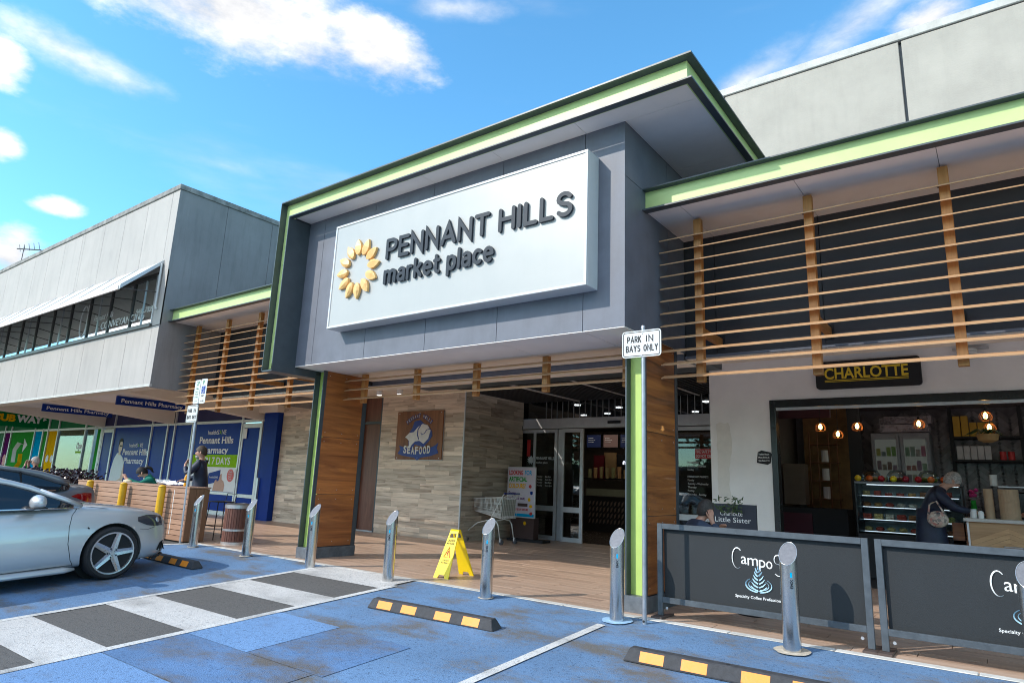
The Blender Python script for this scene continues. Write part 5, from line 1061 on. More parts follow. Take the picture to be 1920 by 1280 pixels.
part('letter', lettering(MB(), 'ONLY', FRONT(-11.985, yy, 2.64), .10, .035, .001, offset=.02), M['black'], t); part('arrow_bar', MB().box(-11.99, -11.88, yy - .001, yy, 2.558, 2.566).prism([(-11.90, 2.58), (-11.86, 2.562), (-11.90, 2.545)], ((0, yy, 0), (1, 0, 0), (0, 0, 1), (0, -1, 0)), 0, .0012), M['black'], t)
part('letter', lettering(MB(), '2P', FRONT(-12.19, yy, 2.86), .10, .08, .001, offset=.01), gm, t)
for i in range(4): part('letter', lettering(MB(), ('8.30am', '6pm', 'MON', 'FRI')[i], FRONT(-12.21, yy, 2.79 - .055 * i), .11, .03, .001), gm, t)
part('arrow_bar', MB().box(-12.2, -12.11, yy - .001, yy, 2.558, 2.566), gm, t)
# yellow wet floor sign
t = thing('wet_floor_sign', 'yellow folding wet floor caution sign standing open on the tiles', 'sign', (-6.2, .68, 0))
def wing(y0, y1, ztop, name):
    """board from the foot (y0) to the hinge (y1), feet cut out below"""
    F_ = lambda x, s, d=0: Vector((x, y0 + (y1 - y0) * s + (d if y0 < y1 else -d), ztop * s))
    mb = MB(); dd = .012
    def slab(a0, a1, s0, s1, b0=None, b1=None):
        b0 = a0 if b0 is None else b0; b1 = a1 if b1 is None else b1
        mb.add([F_(a0, s0), F_(a1, s0), F_(b1, s1), F_(b0, s1), F_(a0, s0, dd), F_(a1, s0, dd), F_(b1, s1, dd), F_(b0, s1, dd)], [(0, 1, 2, 3), (7, 6, 5, 4), (0, 4, 5, 1), (1, 5, 6, 2), (2, 6, 7, 3), (3, 7, 4, 0)])
    xc = -6.20; wb, wt_ = .135, .075; W_ = lambda s: wb + (wt_ - wb) * s
    slab(xc - W_(0), xc - W_(0) + .07, 0, .07, xc - W_(.07), xc - W_(.07) + .085); slab(xc + W_(0) - .07, xc + W_(0), 0, .07, xc + W_(.07) - .085, xc + W_(.07))
    slab(xc - W_(.07), xc + W_(.07), .07, .84, xc - W_(.84), xc + W_(.84)); slab(xc - W_(.84), xc - W_(.84) + .025, .84, .93, xc - W_(.93), xc - W_(.93) + .025); slab(xc + W_(.84) - .025, xc + W_(.84), .84, .93, xc + W_(.93) - .025, xc + W_(.93)); slab(xc - W_(.93), xc + W_(.93), .93, 1, xc - W_(1), xc + W_(1))
    part(name, mb, M['yellow_pl'], t); return F_
F_ = wing(.42, .655, .61, 'front_board'); wing(.96, .705, .61, 'back_board')
part('hinge', MB().box(-6.275, -6.125, .652, .708, .598, .622), M['yellow_pl'], t, bev=.006)
V_ = (F_(0, 1) - F_(0, 0)).normalized(); N_ = Vector((1, 0, 0)).cross(V_); N_ = N_ if N_.y < 0 else -N_
fr_ = lambda x, s, d=.001: (F_(x, s) + N_ * d, (1, 0, 0), V_, N_)
part('lettering', lettering(MB(), 'CAUTION', fr_(-6.27, .76), .135, .028, .001, offset=.02), M['black'], t); part('lettering', lettering(MB(), 'WET FLOOR', fr_(-6.275, .70), .145, .024, .001, offset=.02), M['black'], t)
part('warning_triangle', MB().tube([F_(x, s) + N_ * .003 for x, s in ((-6.255, .43), (-6.145, .43), (-6.20, .64))], .005, 5, True), M['red'], t); part('falling_figure', MB().tube([F_(x, s) + N_ * .003 for x, s in ((-6.195, .57), (-6.205, .51), (-6.185, .46))], .006, 5).tube([F_(x, s) + N_ * .003 for x, s in ((-6.225, .52), (-6.18, .53))], .004, 5), M['red'], t)
part('lettering', lettering(MB(), 'CUIDADO', fr_(-6.265, .35), .12, .022, .001), M['letter'], t); part('lettering', lettering(MB(), 'PISO MOJADO', fr_(-6.28, .30), .15, .022, .001), M['letter'], t)
# timber bar
t = thing('timber_bar', 'long timber boarded bar bench between the car bays and the pharmacy', 'bar', (-14.4, .05, 0))
BX0, BX1, BY0, BY1 = -16.95, -11.98, -.14, .25
M['deck_board'] = wood('deck_board', (.27, .145, .09), (.40, .235, .155), 'x', .65, .7, .08); M['deck_board_z'] = wood('deck_board_end', (.15, .07, .035), (.24, .12, .06), 'z', .65, .7, .10)
part('bar_core', MB().box(BX0 + .02, BX1 - .03, BY0 + .025, BY1 - .02, .02, .955), M['black'], t)
z = .02
while z < .93: part('front_board', MB().box(BX0, BX1 - .03, BY0, BY0 + .022, z + .004, z + .089), M['deck_board'], t, bev=.004); z += .0935
y = BY0
while y < BY1 - .03: part('end_board', MB().box(BX1 - .028, BX1, y + .002, min(y + .136, BY1), .02, .955), M['deck_board_z'], t, bev=.003); y += .14
y = BY0 - .01
while y < BY1 - .02: part('top_board', MB().box(BX0 - .01, BX1 + .01, y + .002, y + .136, .958, .985), M['deck_board'], t, bev=.004); y += .14
part('plinth', MB().box(BX0 + .05, BX1 - .05, BY0 + .04, BY1 - .04, -.01, .02), M['black'], t)
part('joint_strip', MB().box(-12.52, -12.508, BY0 - .003, BY0 - .0005, .12, .92), M['white'], t)
for x_, l_ in ((-12.45, 'black wire bar stool at the end of the timber bar'),):
    t = thing('bar_stool', l_, 'stool', (x_, .78, 0)); SY = .78
    for dx in (-1, 1):
        for dy in (-1, 1): part('leg', MB().tube([(x_ + dx * .19, SY + dy * .19, 0), (x_ + dx * .15, SY + dy * .15, .70)], .009, 6), M['black'], t)
    for k in range(8): part('seat_wire', MB().tube([(x_ - .17, SY - .15 + k * .043, .70), (x_ + .17, SY - .15 + k * .043, .70)], .006, 5), M['black'], t)
    part('foot_ring', MB().tube([(x_ - .18, SY - .18, .25), (x_ + .18, SY - .18, .25), (x_ + .18, SY + .18, .25), (x_ - .18, SY + .18, .25)], .008, 6, True), M['black'], t); part('seat_rim', MB().tube([(x_ - .17, SY - .17, .705), (x_ + .17, SY - .17, .705), (x_ + .17, SY + .17, .705), (x_ - .17, SY + .17, .705)], .009, 6, True), M['black'], t); part('back_wire', MB().tube([(x_ - .17, SY + .18, .71), (x_ - .17, SY + .21, .86), (x_ + .17, SY + .21, .86), (x_ + .17, SY + .18, .71)], .008, 6), M['black'], t)
# litter bin
t = thing('litter_bin', 'round slatted timber litter bin with steel bands beside the bar', 'bin', (-11.42, .52, 0)); bc_ = Vector((-11.42, .52, 0)); rb_ = .215
part('liner', MB().cyl(bc_ + Vector((0, 0, .02)), bc_ + Vector((0, 0, .63)), rb_ - .03, n=28), M['black'], t)
M['slat_dark'] = wood('bin_slat', (.085, .032, .024), (.17, .07, .048), 'z', .6, .9, .12)
for k in range(30):
    a = k * 2 * math.pi / 30; mt = Matrix.Translation(bc_) @ Matrix.Rotation(a, 4, 'Z'); part('bin_slat', MB().box(rb_ - .022, rb_, -.020, .020, .05, .63, mt), M['slat_dark'], t, bev=.004)
for z0, z1 in ((.635, .70), (.24, .275), (.0, .05)): part('steel_band', MB().lathe([(rb_ + .001, z0), (rb_ + .006, z0), (rb_ + .006, z1), (rb_ - .012, z1)], bc_, 32), M['alu'], t)
part('lid', MB().lathe([(rb_ + .004, .701), (rb_ - .02, .72), (.15, .725), (.145, .70)], bc_, 32), M['alu_dark'], t, smooth=40)
# cafe barriers
M['canvas'] = mat('grey_canvas', (.014, .017, .020), .7, var=.08, scale=5, bump=.2, bscale=300); M['rail'] = mat('grey_steel_rail', (.085, .10, .115), .45, .3, var=.15, scale=9); M['latte'] = mat('pale_blue_print', (.38, .60, .72), .6)
def barrier(x0, x1, y, label, tx):
    t = thing('barrier_banner', label, 'barrier', ((x0 + x1) / 2, y, 0), 'cafe barrier banners'); w = .055
    for a in (x0, x1 - w): part('upright', MB().box(a, a + w, y, y + .035, .025, .93), M['rail'], t, bev=.003); part('foot', MB().box(a - .03, a + w + .03, y - .10, y + .22, .0, .024), mat('foot_steel', (.10, .07, .06), .6, .3) if 'foot_steel' not in bpy.data.materials else bpy.data.materials['foot_steel'], t, bev=.003)
    part('top_rail', MB().box(x0 + w, x1 - w, y, y + .035, .875, .93), M['rail'], t, bev=.003); part('bottom_rail', MB().box(x0 + w, x1 - w, y, y + .035, .15, .205), M['rail'], t, bev=.003)
    part('canvas', MB().box(x0 + w + .002, x1 - w - .002, y + .052, y + .056, .19, .885), M['canvas'], t)
    for xx in (x0 + w + .04, x1 - w - .04): part('clip', MB().cyl((xx, y + .02, .10), (xx, y + .015, .10), .014, n=10), M['alu'], t)
    fy_ = y + .0515; F0 = lambda dx, z: FRONT(tx + dx, fy_, z)
    part('big_letter', MB().tube([(tx + .050 + .052 * math.cos(R(a)), fy_, .655 + .098 * math.sin(R(a))) for a in range(48, 312, 14)], [.006 + .008 * math.sin(math.pi * i / 18) for i in range(19)], 6, flat=.1), M['white'], t)
    for i, (c, dx, w_, dz) in enumerate((('a', .085, .055, .0), ('m', .148, .098, -.008), ('p', .255, .060, -.016), ('o', .322, .056, -.022))): part('letter', lettering(MB(), c, F0(dx, .605 + dz), w_, .105, .001, offset=.0), M['white'], t)
    part('big_letter', MB().tube([(tx + .430 + .036 * math.cos(R(a)), fy_, .672 + .045 * math.sin(R(a))) for a in range(40, 250, 15)] + [(tx + .435 + .042 * math.cos(R(a)), fy_, .578 + .050 * math.sin(R(a))) for a in range(70, -150, -15)], .010, 6, flat=.1), M['white'], t)
    cx, cz = tx + .245, .425
    for s_ in (-1, 1):
        for r1, r2, w_ in ((.118, .062, .012), (.092, .045, .008)): part('logo_ring', MB().tube([(cx + s_ * r1 * math.sin(R(a)), fy_, cz - .0 - r2 * math.cos(R(a))) for a in range(6, 150, 12)], w_, 6, flat=.08), M['latte'], t)
        for k in range(6):
            z_ = cz - .045 + k * .033; L_ = .074 - .0095 * k; part('logo_leaf', MB().tube([(cx + s_ * .004, fy_, z_ - .008), (cx + s_ * L_ * .6, fy_, z_ + .010), (cx + s_ * L_, fy_, z_ + .034)], [.011, .013, .005], 6, flat=.08), M['latte'], t)
    part('logo_tip', MB().tube([(cx, fy_, cz + .14), (cx, fy_, cz + .175)], [.013, .004], 6, flat=.08), M['latte'], t)
    part('lettering', lettering(MB(), 'Specialty Coffee Professionals', F0(.02, .295), .46, .026, .001, offset=.006), M['white'], t)
barrier(-2.985, -1.015, .20, 'grey canvas cafe barrier with coffee logo, left of the two', -2.22); barrier(-.965, 1.0, .20, 'grey canvas cafe barrier at the right edge, logo cut by a bollard', -.17)
# chalkboard with pot plant, chair
t = thing('chalkboard_sign', 'dark board with white writing Charlotte and Little Sister and a green sprig', 'sign', (-2.95, 2.6, 0)); part('board', MB().box(-3.25, -2.66, 2.58, 2.62, .35, 1.12), mat('board_navy', (.025, .028, .045), .6), t, bev=.004)
for x in (-3.2, -2.72): part('board_leg', MB().box(x, x + .03, 2.60, 2.63, 0, .349), M['black'], t)
part('lettering', lettering(MB(), 'Charlotte', FRONT(-3.14, 2.576, .97), .30, .06, .001), M['white'], t); part('lettering', lettering(MB(), 'Little Sister', FRONT(-3.21, 2.576, .885), .48, .065, .001), M['white'], t)
sp_ = MB(); random.seed(4)
for i in range(60):
    p = Vector((-3.02 + random.uniform(-.16, .2), 2.55 + random.uniform(-.06, .02), 1.10 + random.uniform(-.10, .10))); sp_.tube([p, p + Vector((random.uniform(-.06, .06), random.uniform(-.04, .02), random.uniform(-.02, .07)))], [.014, .003], 4, flat=.3)
part('sprig', sp_, mat('sprig_green', (.05, .085, .03), .6), t)
t = thing('cafe_table', 'small round cafe table behind the left barrier banner', 'table', (-2.3, 1.2, 0)); part('table_top', MB().cyl((-2.3, 1.2, .72), (-2.3, 1.2, .745), .30, n=28), M['black_gloss'], t); part('table_leg', MB().cyl((-2.3, 1.2, .02), (-2.3, 1.2, .72), .025, n=12), M['black'], t); part('table_base', MB().cyl((-2.3, 1.2, 0), (-2.3, 1.2, .02), .2, n=20), M['black'], t)
for i, (x, y, a) in enumerate(((-2.98, 1.25, 0), (-1.6, 1.3, 180), (-.6, 1.5, 0), (.5, 1.2, 180))):
    t = thing('cafe_chair', ('chair the seated man uses behind the left barrier', 'black cafe chair right of the round table', 'black cafe chair behind the gap between the barriers', 'black cafe chair behind the right barrier')[i], 'chair', (x, y, 0), 'cafe chairs'); mt = Matrix.Translation((x, y, 0)) @ Matrix.Rotation(R(a), 4, 'Z')
    part('seat', MB().box(-.2, .2, -.2, .2, .44, .46, mt), M['black'], t, bev=.006)
    for dx in (-.18, .18):
        for dy in (-.18, .18): part('leg', MB().tube([mt @ Vector((dx, dy, 0)), mt @ Vector((dx * .9, dy * .9, .44))], .011, 6), M['black'], t)
    part('backrest', MB().box(-.21, -.19, -.19, .19, .6, .82, mt), M['black'], t, bev=.006); part('back_post', MB().tube([mt @ Vector((-.2, -.17, .44)), mt @ Vector((-.2, -.17, .8))], .01, 6).tube([mt @ Vector((-.2, .17, .44)), mt @ Vector((-.2, .17, .8))], .01, 6), M['black'], t)
# poster stand in the entrance
t = thing('poster_stand', 'poster stand LOOKING FOR ARTIFICIAL COLOURS beside the entrance doors', 'sign', (-8.95, 6.1, 0)); X0, X1 = -9.40, -8.60; PY = 6.08
part('poster_frame', MB().box(X0, X1, PY, PY + .04, .52, 1.66), M['alu_white'], t, bev=.004); part('poster_face', MB().box(X0 + .02, X1 - .02, PY - .002, PY - .0005, .54, 1.64), mat('poster_paper', (.62, .55, .60), .5, var=.03), t)
part('stand_body', MB().box(X0 + .1, X1 - .05, PY + .05, PY + .25, .06, .53), mat('stand_brown', (.07, .035, .03), .6), t); part('stand_base', MB().box(X0 + .05, X1 + .25, PY - .02, PY + .3, 0, .055), M['black'], t)
yq = PY - .003; words(t, 'LOOKING', X0 + .05, 1.48, .40, .10, M['red'], y=yq, offset=.03); words(t, 'FOR', X0 + .50, 1.48, .20, .10, M['cyan_v'], y=yq, offset=.02); words(t, 'ARTIFICIAL', X0 + .05, 1.33, .52, .10, M['sub_green'], y=yq, offset=.03); words(t, 'COLOURS?', X0 + .05, 1.18, .48, .10, M['yellow_v'], y=yq, offset=.03)
words(t, 'Sorry,', X0 + .05, 1.03, .22, .07, M['purple_v'], y=yq, offset=.02); words(t, "we're all out.", X0 + .05, .92, .48, .07, M['purple_v'], y=yq, offset=.02); words(t, 'COLOURED BY NATURE', X0 + .12, .68, .50, .045, M['red'], y=yq, offset=.02)
part('blue_strip', MB().box(X0 + .02, X1 - .02, PY - .004, PY - .0025, .545, .61), M['cyan_v'], t); part('brown_band', MB().box(X0 + .32, X0 + .60, PY - .004, PY - .0025, .77, .84), M['stand_brown'] if 'stand_brown' in M else bpy.data.materials['stand_brown'], t)
for (x, z, m_) in ((X0 + .66, 1.22, 'red'), (X0 + .64, .93, 'yellow_v'), (X0 + .70, 1.08, 'navy'), (X0 + .69, .78, 'yellow_v'), (X0 + .70, .62, 'red')): part('printed_fruit', MB().prism(disc(x, z, .04, 12, .15), ((0, PY - .0025, 0), (1, 0, 0), (0, 0, 1), (0, -1, 0)), 0, .002), M[m_], t)
part('sunflower_mark', MB().prism([(-8.9 + (.05 if k % 2 else .03) * math.cos(k * .2618), .40 + (.05 if k % 2 else .03) * math.sin(k * .2618)) for k in range(24)], ((0, PY + .049, 0), (1, 0, 0), (0, 0, 1), (0, -1, 0)), 0, .003), M['yellow_v'], t)
# shopping trolley
t = thing('shopping_trolley', 'empty wire shopping trolley parked against the shaded tiled wall', 'trolley', (-9.1, 5.25, 0)); wire = M['trolley'] = mat('zinc_wire', (.75, .74, .70), .4, .3, var=.05)
TB = [(-9.50, .93), (-8.62, .98), (-9.45, .66), (-8.66, .54)]  # front top, rear top, front bottom, rear bottom (x, z)
ya0, ya1 = 4.90, 5.45; fy0, fy1 = 5.0, 5.36
P3 = lambda u, v, w: Vector((TB[0][0] + (TB[1][0] - TB[0][0]) * u + (TB[2][0] - TB[0][0]) * v * (1 - u) + (TB[3][0] - TB[1][0]) * v * u, (fy0 * (1 - u) + ya0 * u) * (1 - w) + (fy1 * (1 - u) + ya1 * u) * w, (TB[0][1] * (1 - u) + TB[1][1] * u) * (1 - v) + (TB[2][1] * (1 - u) + TB[3][1] * u) * v))
wr = MB()
for w in (0, 1):
    for k in range(23): wr.tube([P3(k / 22, 0, w), P3(k / 22, 1, w)], .0042, 4)
    for v in (.33, .66): wr.tube([P3(0, v, w), P3(1, v, w)], .003, 4)
for k in range(10):
    wr.tube([P3(0, 0, k / 9), P3(0, 1, k / 9)], .0034, 4); wr.tube([P3(1, 0, k / 9), P3(1, 1, k / 9)], .0034, 4); wr.tube([P3(0, 1, k / 9), P3(1, 1, k / 9)], .0034, 4)
for k in range(1, 10): wr.tube([P3(k / 10, 1, 0), P3(k / 10, 1, 1)], .0034, 4)
for v in (.33, .66): wr.tube([P3(0, v, 0), P3(0, v, 1)], .003, 4); wr.tube([P3(1, v, 0), P3(1, v, 1)], .003, 4)
part('basket_wires', wr, wire, t, kind='stuff')
part('basket_rim', MB().tube([P3(0, 0, 0), P3(1, 0, 0), P3(1, 0, 1), P3(0, 0, 1)], .006, 6, True).tube([P3(0, 1, 0), P3(1, 1, 0), P3(1, 1, 1), P3(0, 1, 1)], .005, 6, True), wire, t)
part('plastic_flap', MB().add([P3(1, .1, .05) + Vector((-.02, 0, 0)), P3(1, .1, .95) + Vector((-.02, 0, 0)), P3(1, .9, .95) + Vector((-.02, 0, 0)), P3(1, .9, .05) + Vector((-.02, 0, 0))], [(0, 1, 2, 3)]), mat('flap', (.42, .42, .38), .6), t)
for yy_ in (4.93, 5.42):
    part('frame_tube', MB().tube([(-9.62, yy_ + (.03 if yy_ < 5.2 else -.03), .13), (-9.60, yy_, .22), (-9.30, yy_, .42), (-8.95, yy_, .50), (-8.80, yy_, .48), (-8.74, yy_, .40), (-8.68, yy_, .12)], .012, 8), wire, t, smooth=True)
    part('brace', MB().tube([(-8.95, yy_, .52), (-8.66, yy_, .98), (-8.60, yy_, 1.05)], .009, 6), wire, t)
    for xx in (-9.62, -8.66):
        c_ = part('caster_fork', MB().box(xx - .016, xx + .016, yy_ - .02, yy_ + .02, .06, .135), M['alu'], t); part('caster_wheel', MB().cyl((xx + .02, yy_ - .013, .055), (xx + .02, yy_ + .013, .055), .055, n=18), M['rubber'], c_)
part('handle', MB().cyl((-8.58, 4.90, 1.06), (-8.58, 5.45, 1.06), .014, n=10), M['navy'], t); part('child_seat_bar', MB().tube([(-8.63, 4.92, .97), (-8.50, 4.92, 1.03), (-8.50, 5.43, 1.03), (-8.63, 5.43, .97)], .005, 5), wire, t)
# planter with dark leaves at the end of the bar
t = thing('planter', 'planter of glossy dark purple leaves at the left end of the timber bar', 'planter', (-18.6, .1, 0)); part('planter_box', MB().box(-19.9, -17.15, -.12, .45, 0, .70), M['deck_board'], t, bev=.01)
lm = mat('dark_leaf', (.028, .012, .018), .22, var=.4, scale=5, rnd=.2); random.seed(21)
lvs = MB()
for i in range(1500):
    p = Vector((random.uniform(-19.9, -17.1), random.uniform(-.15, .5), .68 + random.betavariate(1.4, 1.8) * .50)); d = Vector((random.uniform(-1, 1), random.uniform(-1, 1), random.uniform(.0, 1.2))).normalized(); a = d.orthogonal().normalized(); L_ = random.uniform(.06, .12); w_ = L_ * .36
    lvs.add([p, p + d * L_ * .5 + a * w_, p + d * L_, p + d * L_ * .5 - a * w_, p + d * L_ * .5 + d.cross(a) * .012], [(0, 1, 4), (1, 2, 4), (2, 3, 4), (3, 0, 4)])
part('leaves', lvs, lm, t, kind='stuff')
# picnic things on the bar
t = thing('takeaway_paper', 'crumpled white takeaway paper on the timber bar by the standing man', 'paper', (-13.3, .1, .985)); random.seed(6)
cp = MB(); n = 9
for i in range(n):
    for j in range(n): cp.v.append(Vector((-13.65 + .62 * i / 8, .0 + .3 * j / 8, .99 + random.uniform(0, .09) * math.sin(math.pi * (i + .3) / n) + (.09 if i == 0 else 0))))
cp.f = [[i * n + j, (i + 1) * n + j, (i + 1) * n + j + 1, i * n + j + 1] for i in range(n - 1) for j in range(n - 1)]; part('sheet', cp, M['white'], t)
t = thing('drink_bottle', 'orange drink bottle with dark label standing on the bar behind the pole', 'bottle', (-12.62, .1, .985)); part('bottle', MB().lathe([(.035, .986), (.038, 1.04), (.028, 1.09), (.038, 1.14), (.02, 1.19), (.014, 1.205)], (-12.62, .1, 0), 14), mat('orange_juice', (.75, .33, .01), .3), t, smooth=40); part('label', MB().lathe([(.0365, 1.05), (.033, 1.085)], (-12.62, .1, 0), 14), M['black'], t)
t = thing('food_wrap', 'pale wrap in paper on the bar in front of the woman in green', 'food', (-15.2, .2, .985)); part('wrap', MB().ball((-15.35, .22, 1.01), (.15, .07, .035), 12, 7), mat('bread', (.60, .50, .33), .8, var=.2, scale=20), t, smooth=True); part('paper_sheet', MB().box(-15.6, -15.1, .1, .35, .986, .988), M['white'], t)
# trees and cars across the car park, behind the camera: seen only as reflections
# ================================================================ CARS
def carpaint(name, col, rough=.28, metal=.75):
    m, t, b = nt(name); b.inputs['Base Color'].default_value = c4(col); b.inputs['Metallic'].default_value = metal; b.inputs['Roughness'].default_value = rough; b.inputs['Coat Weight'].default_value = 1; b.inputs['Coat Roughness'].default_value = .04
    tc = node(t, 'ShaderNodeTexCoord'); n = node(t, 'ShaderNodeTexNoise', Scale=3.0, Detail=6, Roughness=.7); t.links.new(tc.outputs['Object'], n.inputs['Vector']); mr = node(t, 'ShaderNodeMapRange'); t.links.new(n.outputs[0], mr.inputs[0]); mr.inputs[3].default_value = rough - .06; mr.inputs[4].default_value = rough + .14; t.links.new(mr.outputs[0], b.inputs['Roughness']); return m
M['silver'] = carpaint('silver_car_paint', (.60, .60, .61), .34, .5); M['grey_car'] = carpaint('dark_grey_car_paint', (.17, .17, .185), .34, .3); M['white_car'] = carpaint('white_car_paint', (.7, .7, .7), .3, .0)
M['car_glass'] = mat('car_glass', (.008, .012, .02), .03, spec=.9, var=.02); M['tyre'] = mat('tyre_rubber', (.018, .018, .02), .75, bump=.2, bscale=90); M['alloy'] = mat('alloy_rim', (.55, .55, .58), .28, .8, var=.04); M['chrome'] = mat('chrome', (.7, .7, .72), .1, 1, var=.01)
M['lamp_dark'] = mat('headlamp_glass', (.06, .06, .07), .06, spec=.8); M['lamp_red'] = mat('tail_lamp_red', (.28, .004, .006), .1, spec=.7, coat=1); M['brake'] = mat('brake_disc', (.22, .20, .19), .5, .6)
def interp(tab, u):
    for (a, va), (b, vb) in zip(tab[:-1], tab[1:]):
        if u <= b: k = (u - a) / (b - a); k = k * k * (3 - 2 * k) * .35 + k * .65; return va + (vb - va) * k
    return tab[-1][1]
def make_car(label, paint, loc, rz, cat='car', group=None):
    """nose towards +x (local), length 4.70, width 1.82; built at the origin, then placed"""
    t = thing('parked_car', label, cat, (0, 0, 0), group); L = 4.70; ax = (.86, 3.67); rw_ = .33
    top = [(0, .52), (.05, .66), (.12, .74), (.30, .805), (.6, .865), (1.0, .918), (1.28, .947), (1.34, .955), (3.9, .98), (4.15, 1.01), (4.45, 1.005), (4.58, .97), (4.65, .80), (4.70, .62)]     # bonnet, belt, boot
    bot = [(0, .30), (.06, .22), (.25, .17), (.5, .16), (4.2, .17), (4.5, .22), (4.62, .28), (4.70, .36)]
    hw = [(0, .42), (.05, .60), (.16, .74), (.40, .84), (.75, .895), (1.3, .905), (3.4, .91), (4.0, .895), (4.35, .85), (4.58, .76), (4.70, .62)]
    us = [0, .03, .07, .14, .24, .36, .5, .62, .74, .86, .98, 1.1, 1.22, 1.34, 1.6, 1.9, 2.2, 2.5, 2.8, 3.1, 3.3, 3.43, 3.55, 3.67, 3.79, 3.91, 4.03, 4.15, 4.27, 4.4, 4.5, 4.58, 4.64, 4.70]
    vs = []; prof_n = None
    for u in us:
        tz, bz, w = interp(top, u), interp(bot, u), interp(hw, u); h = tz - bz
        # section from the sill up over the shoulder to the middle
        crown = .035 if u < 1.3 or u > 3.9 else .0
        sec = [(w * .90, bz), (w * .975, bz + h * .10), (w * 1.0, bz + h * .34), (w * 1.003, bz + h * .52), (w * .985, bz + h * .68), (w * .965, bz + h * .80), (w * .93, tz - h * .085), (w * .875, tz - h * .02), (w * .80, tz + crown * .3), (w * .5, tz + crown * .8), (0, tz + crown)]
        full = [(a, b) for a, b in sec] + [(-a, b) for a, b in reversed(sec[:-1])]; prof_n = len(full)
        vs += [Vector((L / 2 - u, a, b)) for a, b in full]
    fs = [(i * prof_n + k, (i + 1) * prof_n + k, (i + 1) * prof_n + k + 1, i * prof_n + k + 1) for i in range(len(us) - 1) for k in range(prof_n - 1)]
    fs += [(i * prof_n, i * prof_n + prof_n - 1, (i + 1) * prof_n + prof_n - 1, (i + 1) * prof_n) for i in range(len(us) - 1)]
    fs += [tuple(range(prof_n)), tuple((len(us) - 1) * prof_n + k for k in range(prof_n - 1, -1, -1))]
    body = part('body', MB().add(vs, fs), paint, t, smooth=True)
    # cut the wheel arches
    cut = MB()
    for a in ax:
        for s_ in (-1, 1): cut.cyl((L / 2 - a, s_ * .58, rw_ - .0), (L / 2 - a, s_ * 1.1, rw_ - .0), .375, n=40)
    cme = bpy.data.meshes.new('cut'); cme.from_pydata(cut.v, [], cut.f); cb = bpy.data.objects.new('cut', cme); COL.objects.link(cb)
    bm = bmesh.new(); bm.from_mesh(cme); bmesh.ops.recalc_face_normals(bm, faces=bm.faces); bm.to_mesh(cme); bm.free()
    sb_ = body.modifiers.new('s', 'SUBSURF'); sb_.levels = 2; sb_.render_levels = 2
    md = body.modifiers.new('b', 'BOOLEAN'); md.object = cb; md.operation = 'DIFFERENCE'; md.solver = 'EXACT'
    dg = bpy.context.evaluated_depsgraph_get(); nm = bpy.data.meshes.new_from_object(body.evaluated_get(dg)); body.modifiers.clear(); body.data = nm
    nm.materials.clear(); nm.materials.append(paint)
    for p in nm.polygons: p.use_smooth = True
    bm = bmesh.new(); bm.from_mesh(nm); bm.edges.ensure_lookup_table(); vals = [(len(e.link_faces) != 2 or e.calc_face_angle(0) > R(38)) for e in bm.edges]; bm.free()
    es = nm.attributes.get('sharp_edge') or nm.attributes.new('sharp_edge', 'BOOLEAN', 'EDGE'); es.data.foreach_set('value', vals)
    bpy.data.objects.remove(cb)
    from mathutils.bvhtree import BVHTree
    bvh = BVHTree.FromPolygons([v.co.copy() for v in nm.vertices], [tuple(p.vertices) for p in nm.polygons])
    def surf(u, z, s_, off=.004):
        h = bvh.ray_cast(Vector((L / 2 - u, s_ * 2, z)), Vector((0, -s_, 0)), 3)
        y_ = h[0].y if h[0] is not None else s_ * .6
        return Vector((L / 2 - u, y_ + s_ * off, z))
    def seam(s_, pts, r_=.0035, off=.001, n_=7):
        P_ = []
        for (u0, z0), (u1, z1) in zip(pts[:-1], pts[1:]): P_ += [surf(u0 + (u1 - u0) * k / n_, z0 + (z1 - z0) * k / n_, s_, off) for k in range(n_)]
        return MB().tube(P_ + [surf(*pts[-1], s_, off)], r_, 5)
    def patch(s_, low, up, off=.004, rows=5):
        n_ = len(low); v_ = []
        for j in range(rows + 1):
            for i in range(n_): k = j / rows; v_.append(surf(low[i][0] * (1 - k) + up[i][0] * k, low[i][1] * (1 - k) + up[i][1] * k, s_, off))
        return MB().add(v_, [(j * n_ + i, j * n_ + i + 1, (j + 1) * n_ + i + 1, (j + 1) * n_ + i) for j in range(rows) for i in range(n_ - 1)])
    # cabin: glass body with painted roof and pillars
    X = lambda u: L / 2 - u
    rl = [(1.22, .93), (1.50, 1.075), (1.80, 1.22), (2.10, 1.325), (2.40, 1.39), (2.75, 1.42), (3.10, 1.405), (3.40, 1.35), (3.70, 1.26), (4.00, 1.13), (4.25, 1.01)]   # roof line
    gvs = []; n_ = 11
    def csec(u, z, k=0.0):
        wb_ = interp(hw, u) * .955; bz = interp(top, u) - .03; tw = wb_ - max(0, (z - bz)) * .55; tw = max(tw, .3)
        pts = [(wb_ + k, bz), (wb_ * .55 + tw * .45 + k, bz + (z - bz) * .55), (tw + k, bz + (z - bz) * .90), (tw * .90, z - .012 + k), (tw * .55, z + .008 + k), (0, z + .016 + k)]
        return pts + [(-a, b) for a, b in reversed(pts[:-1])]
    for u, z in rl: gvs += [Vector((X(u), a, b)) for a, b in csec(u, max(z, interp(top, u) + .0))]
    m_ = len(rl); gf = [(i * n_ + k, (i + 1) * n_ + k, (i + 1) * n_ + k + 1, i * n_ + k + 1) for i in range(m_ - 1) for k in range(n_ - 1)]
    gl = part('windows', MB().add(gvs, gf + [tuple(range(n_)), tuple((m_ - 1) * n_ + k for k in range(n_))]), M['car_glass'], t, smooth=50)
    s2 = gl.modifiers.new('s', 'SUBSURF'); s2.levels = 1; s2.render_levels = 2
    # roof skin
    rvs = []; ru = [1.98, 2.10, 2.40, 2.75, 3.10, 3.40, 3.58]
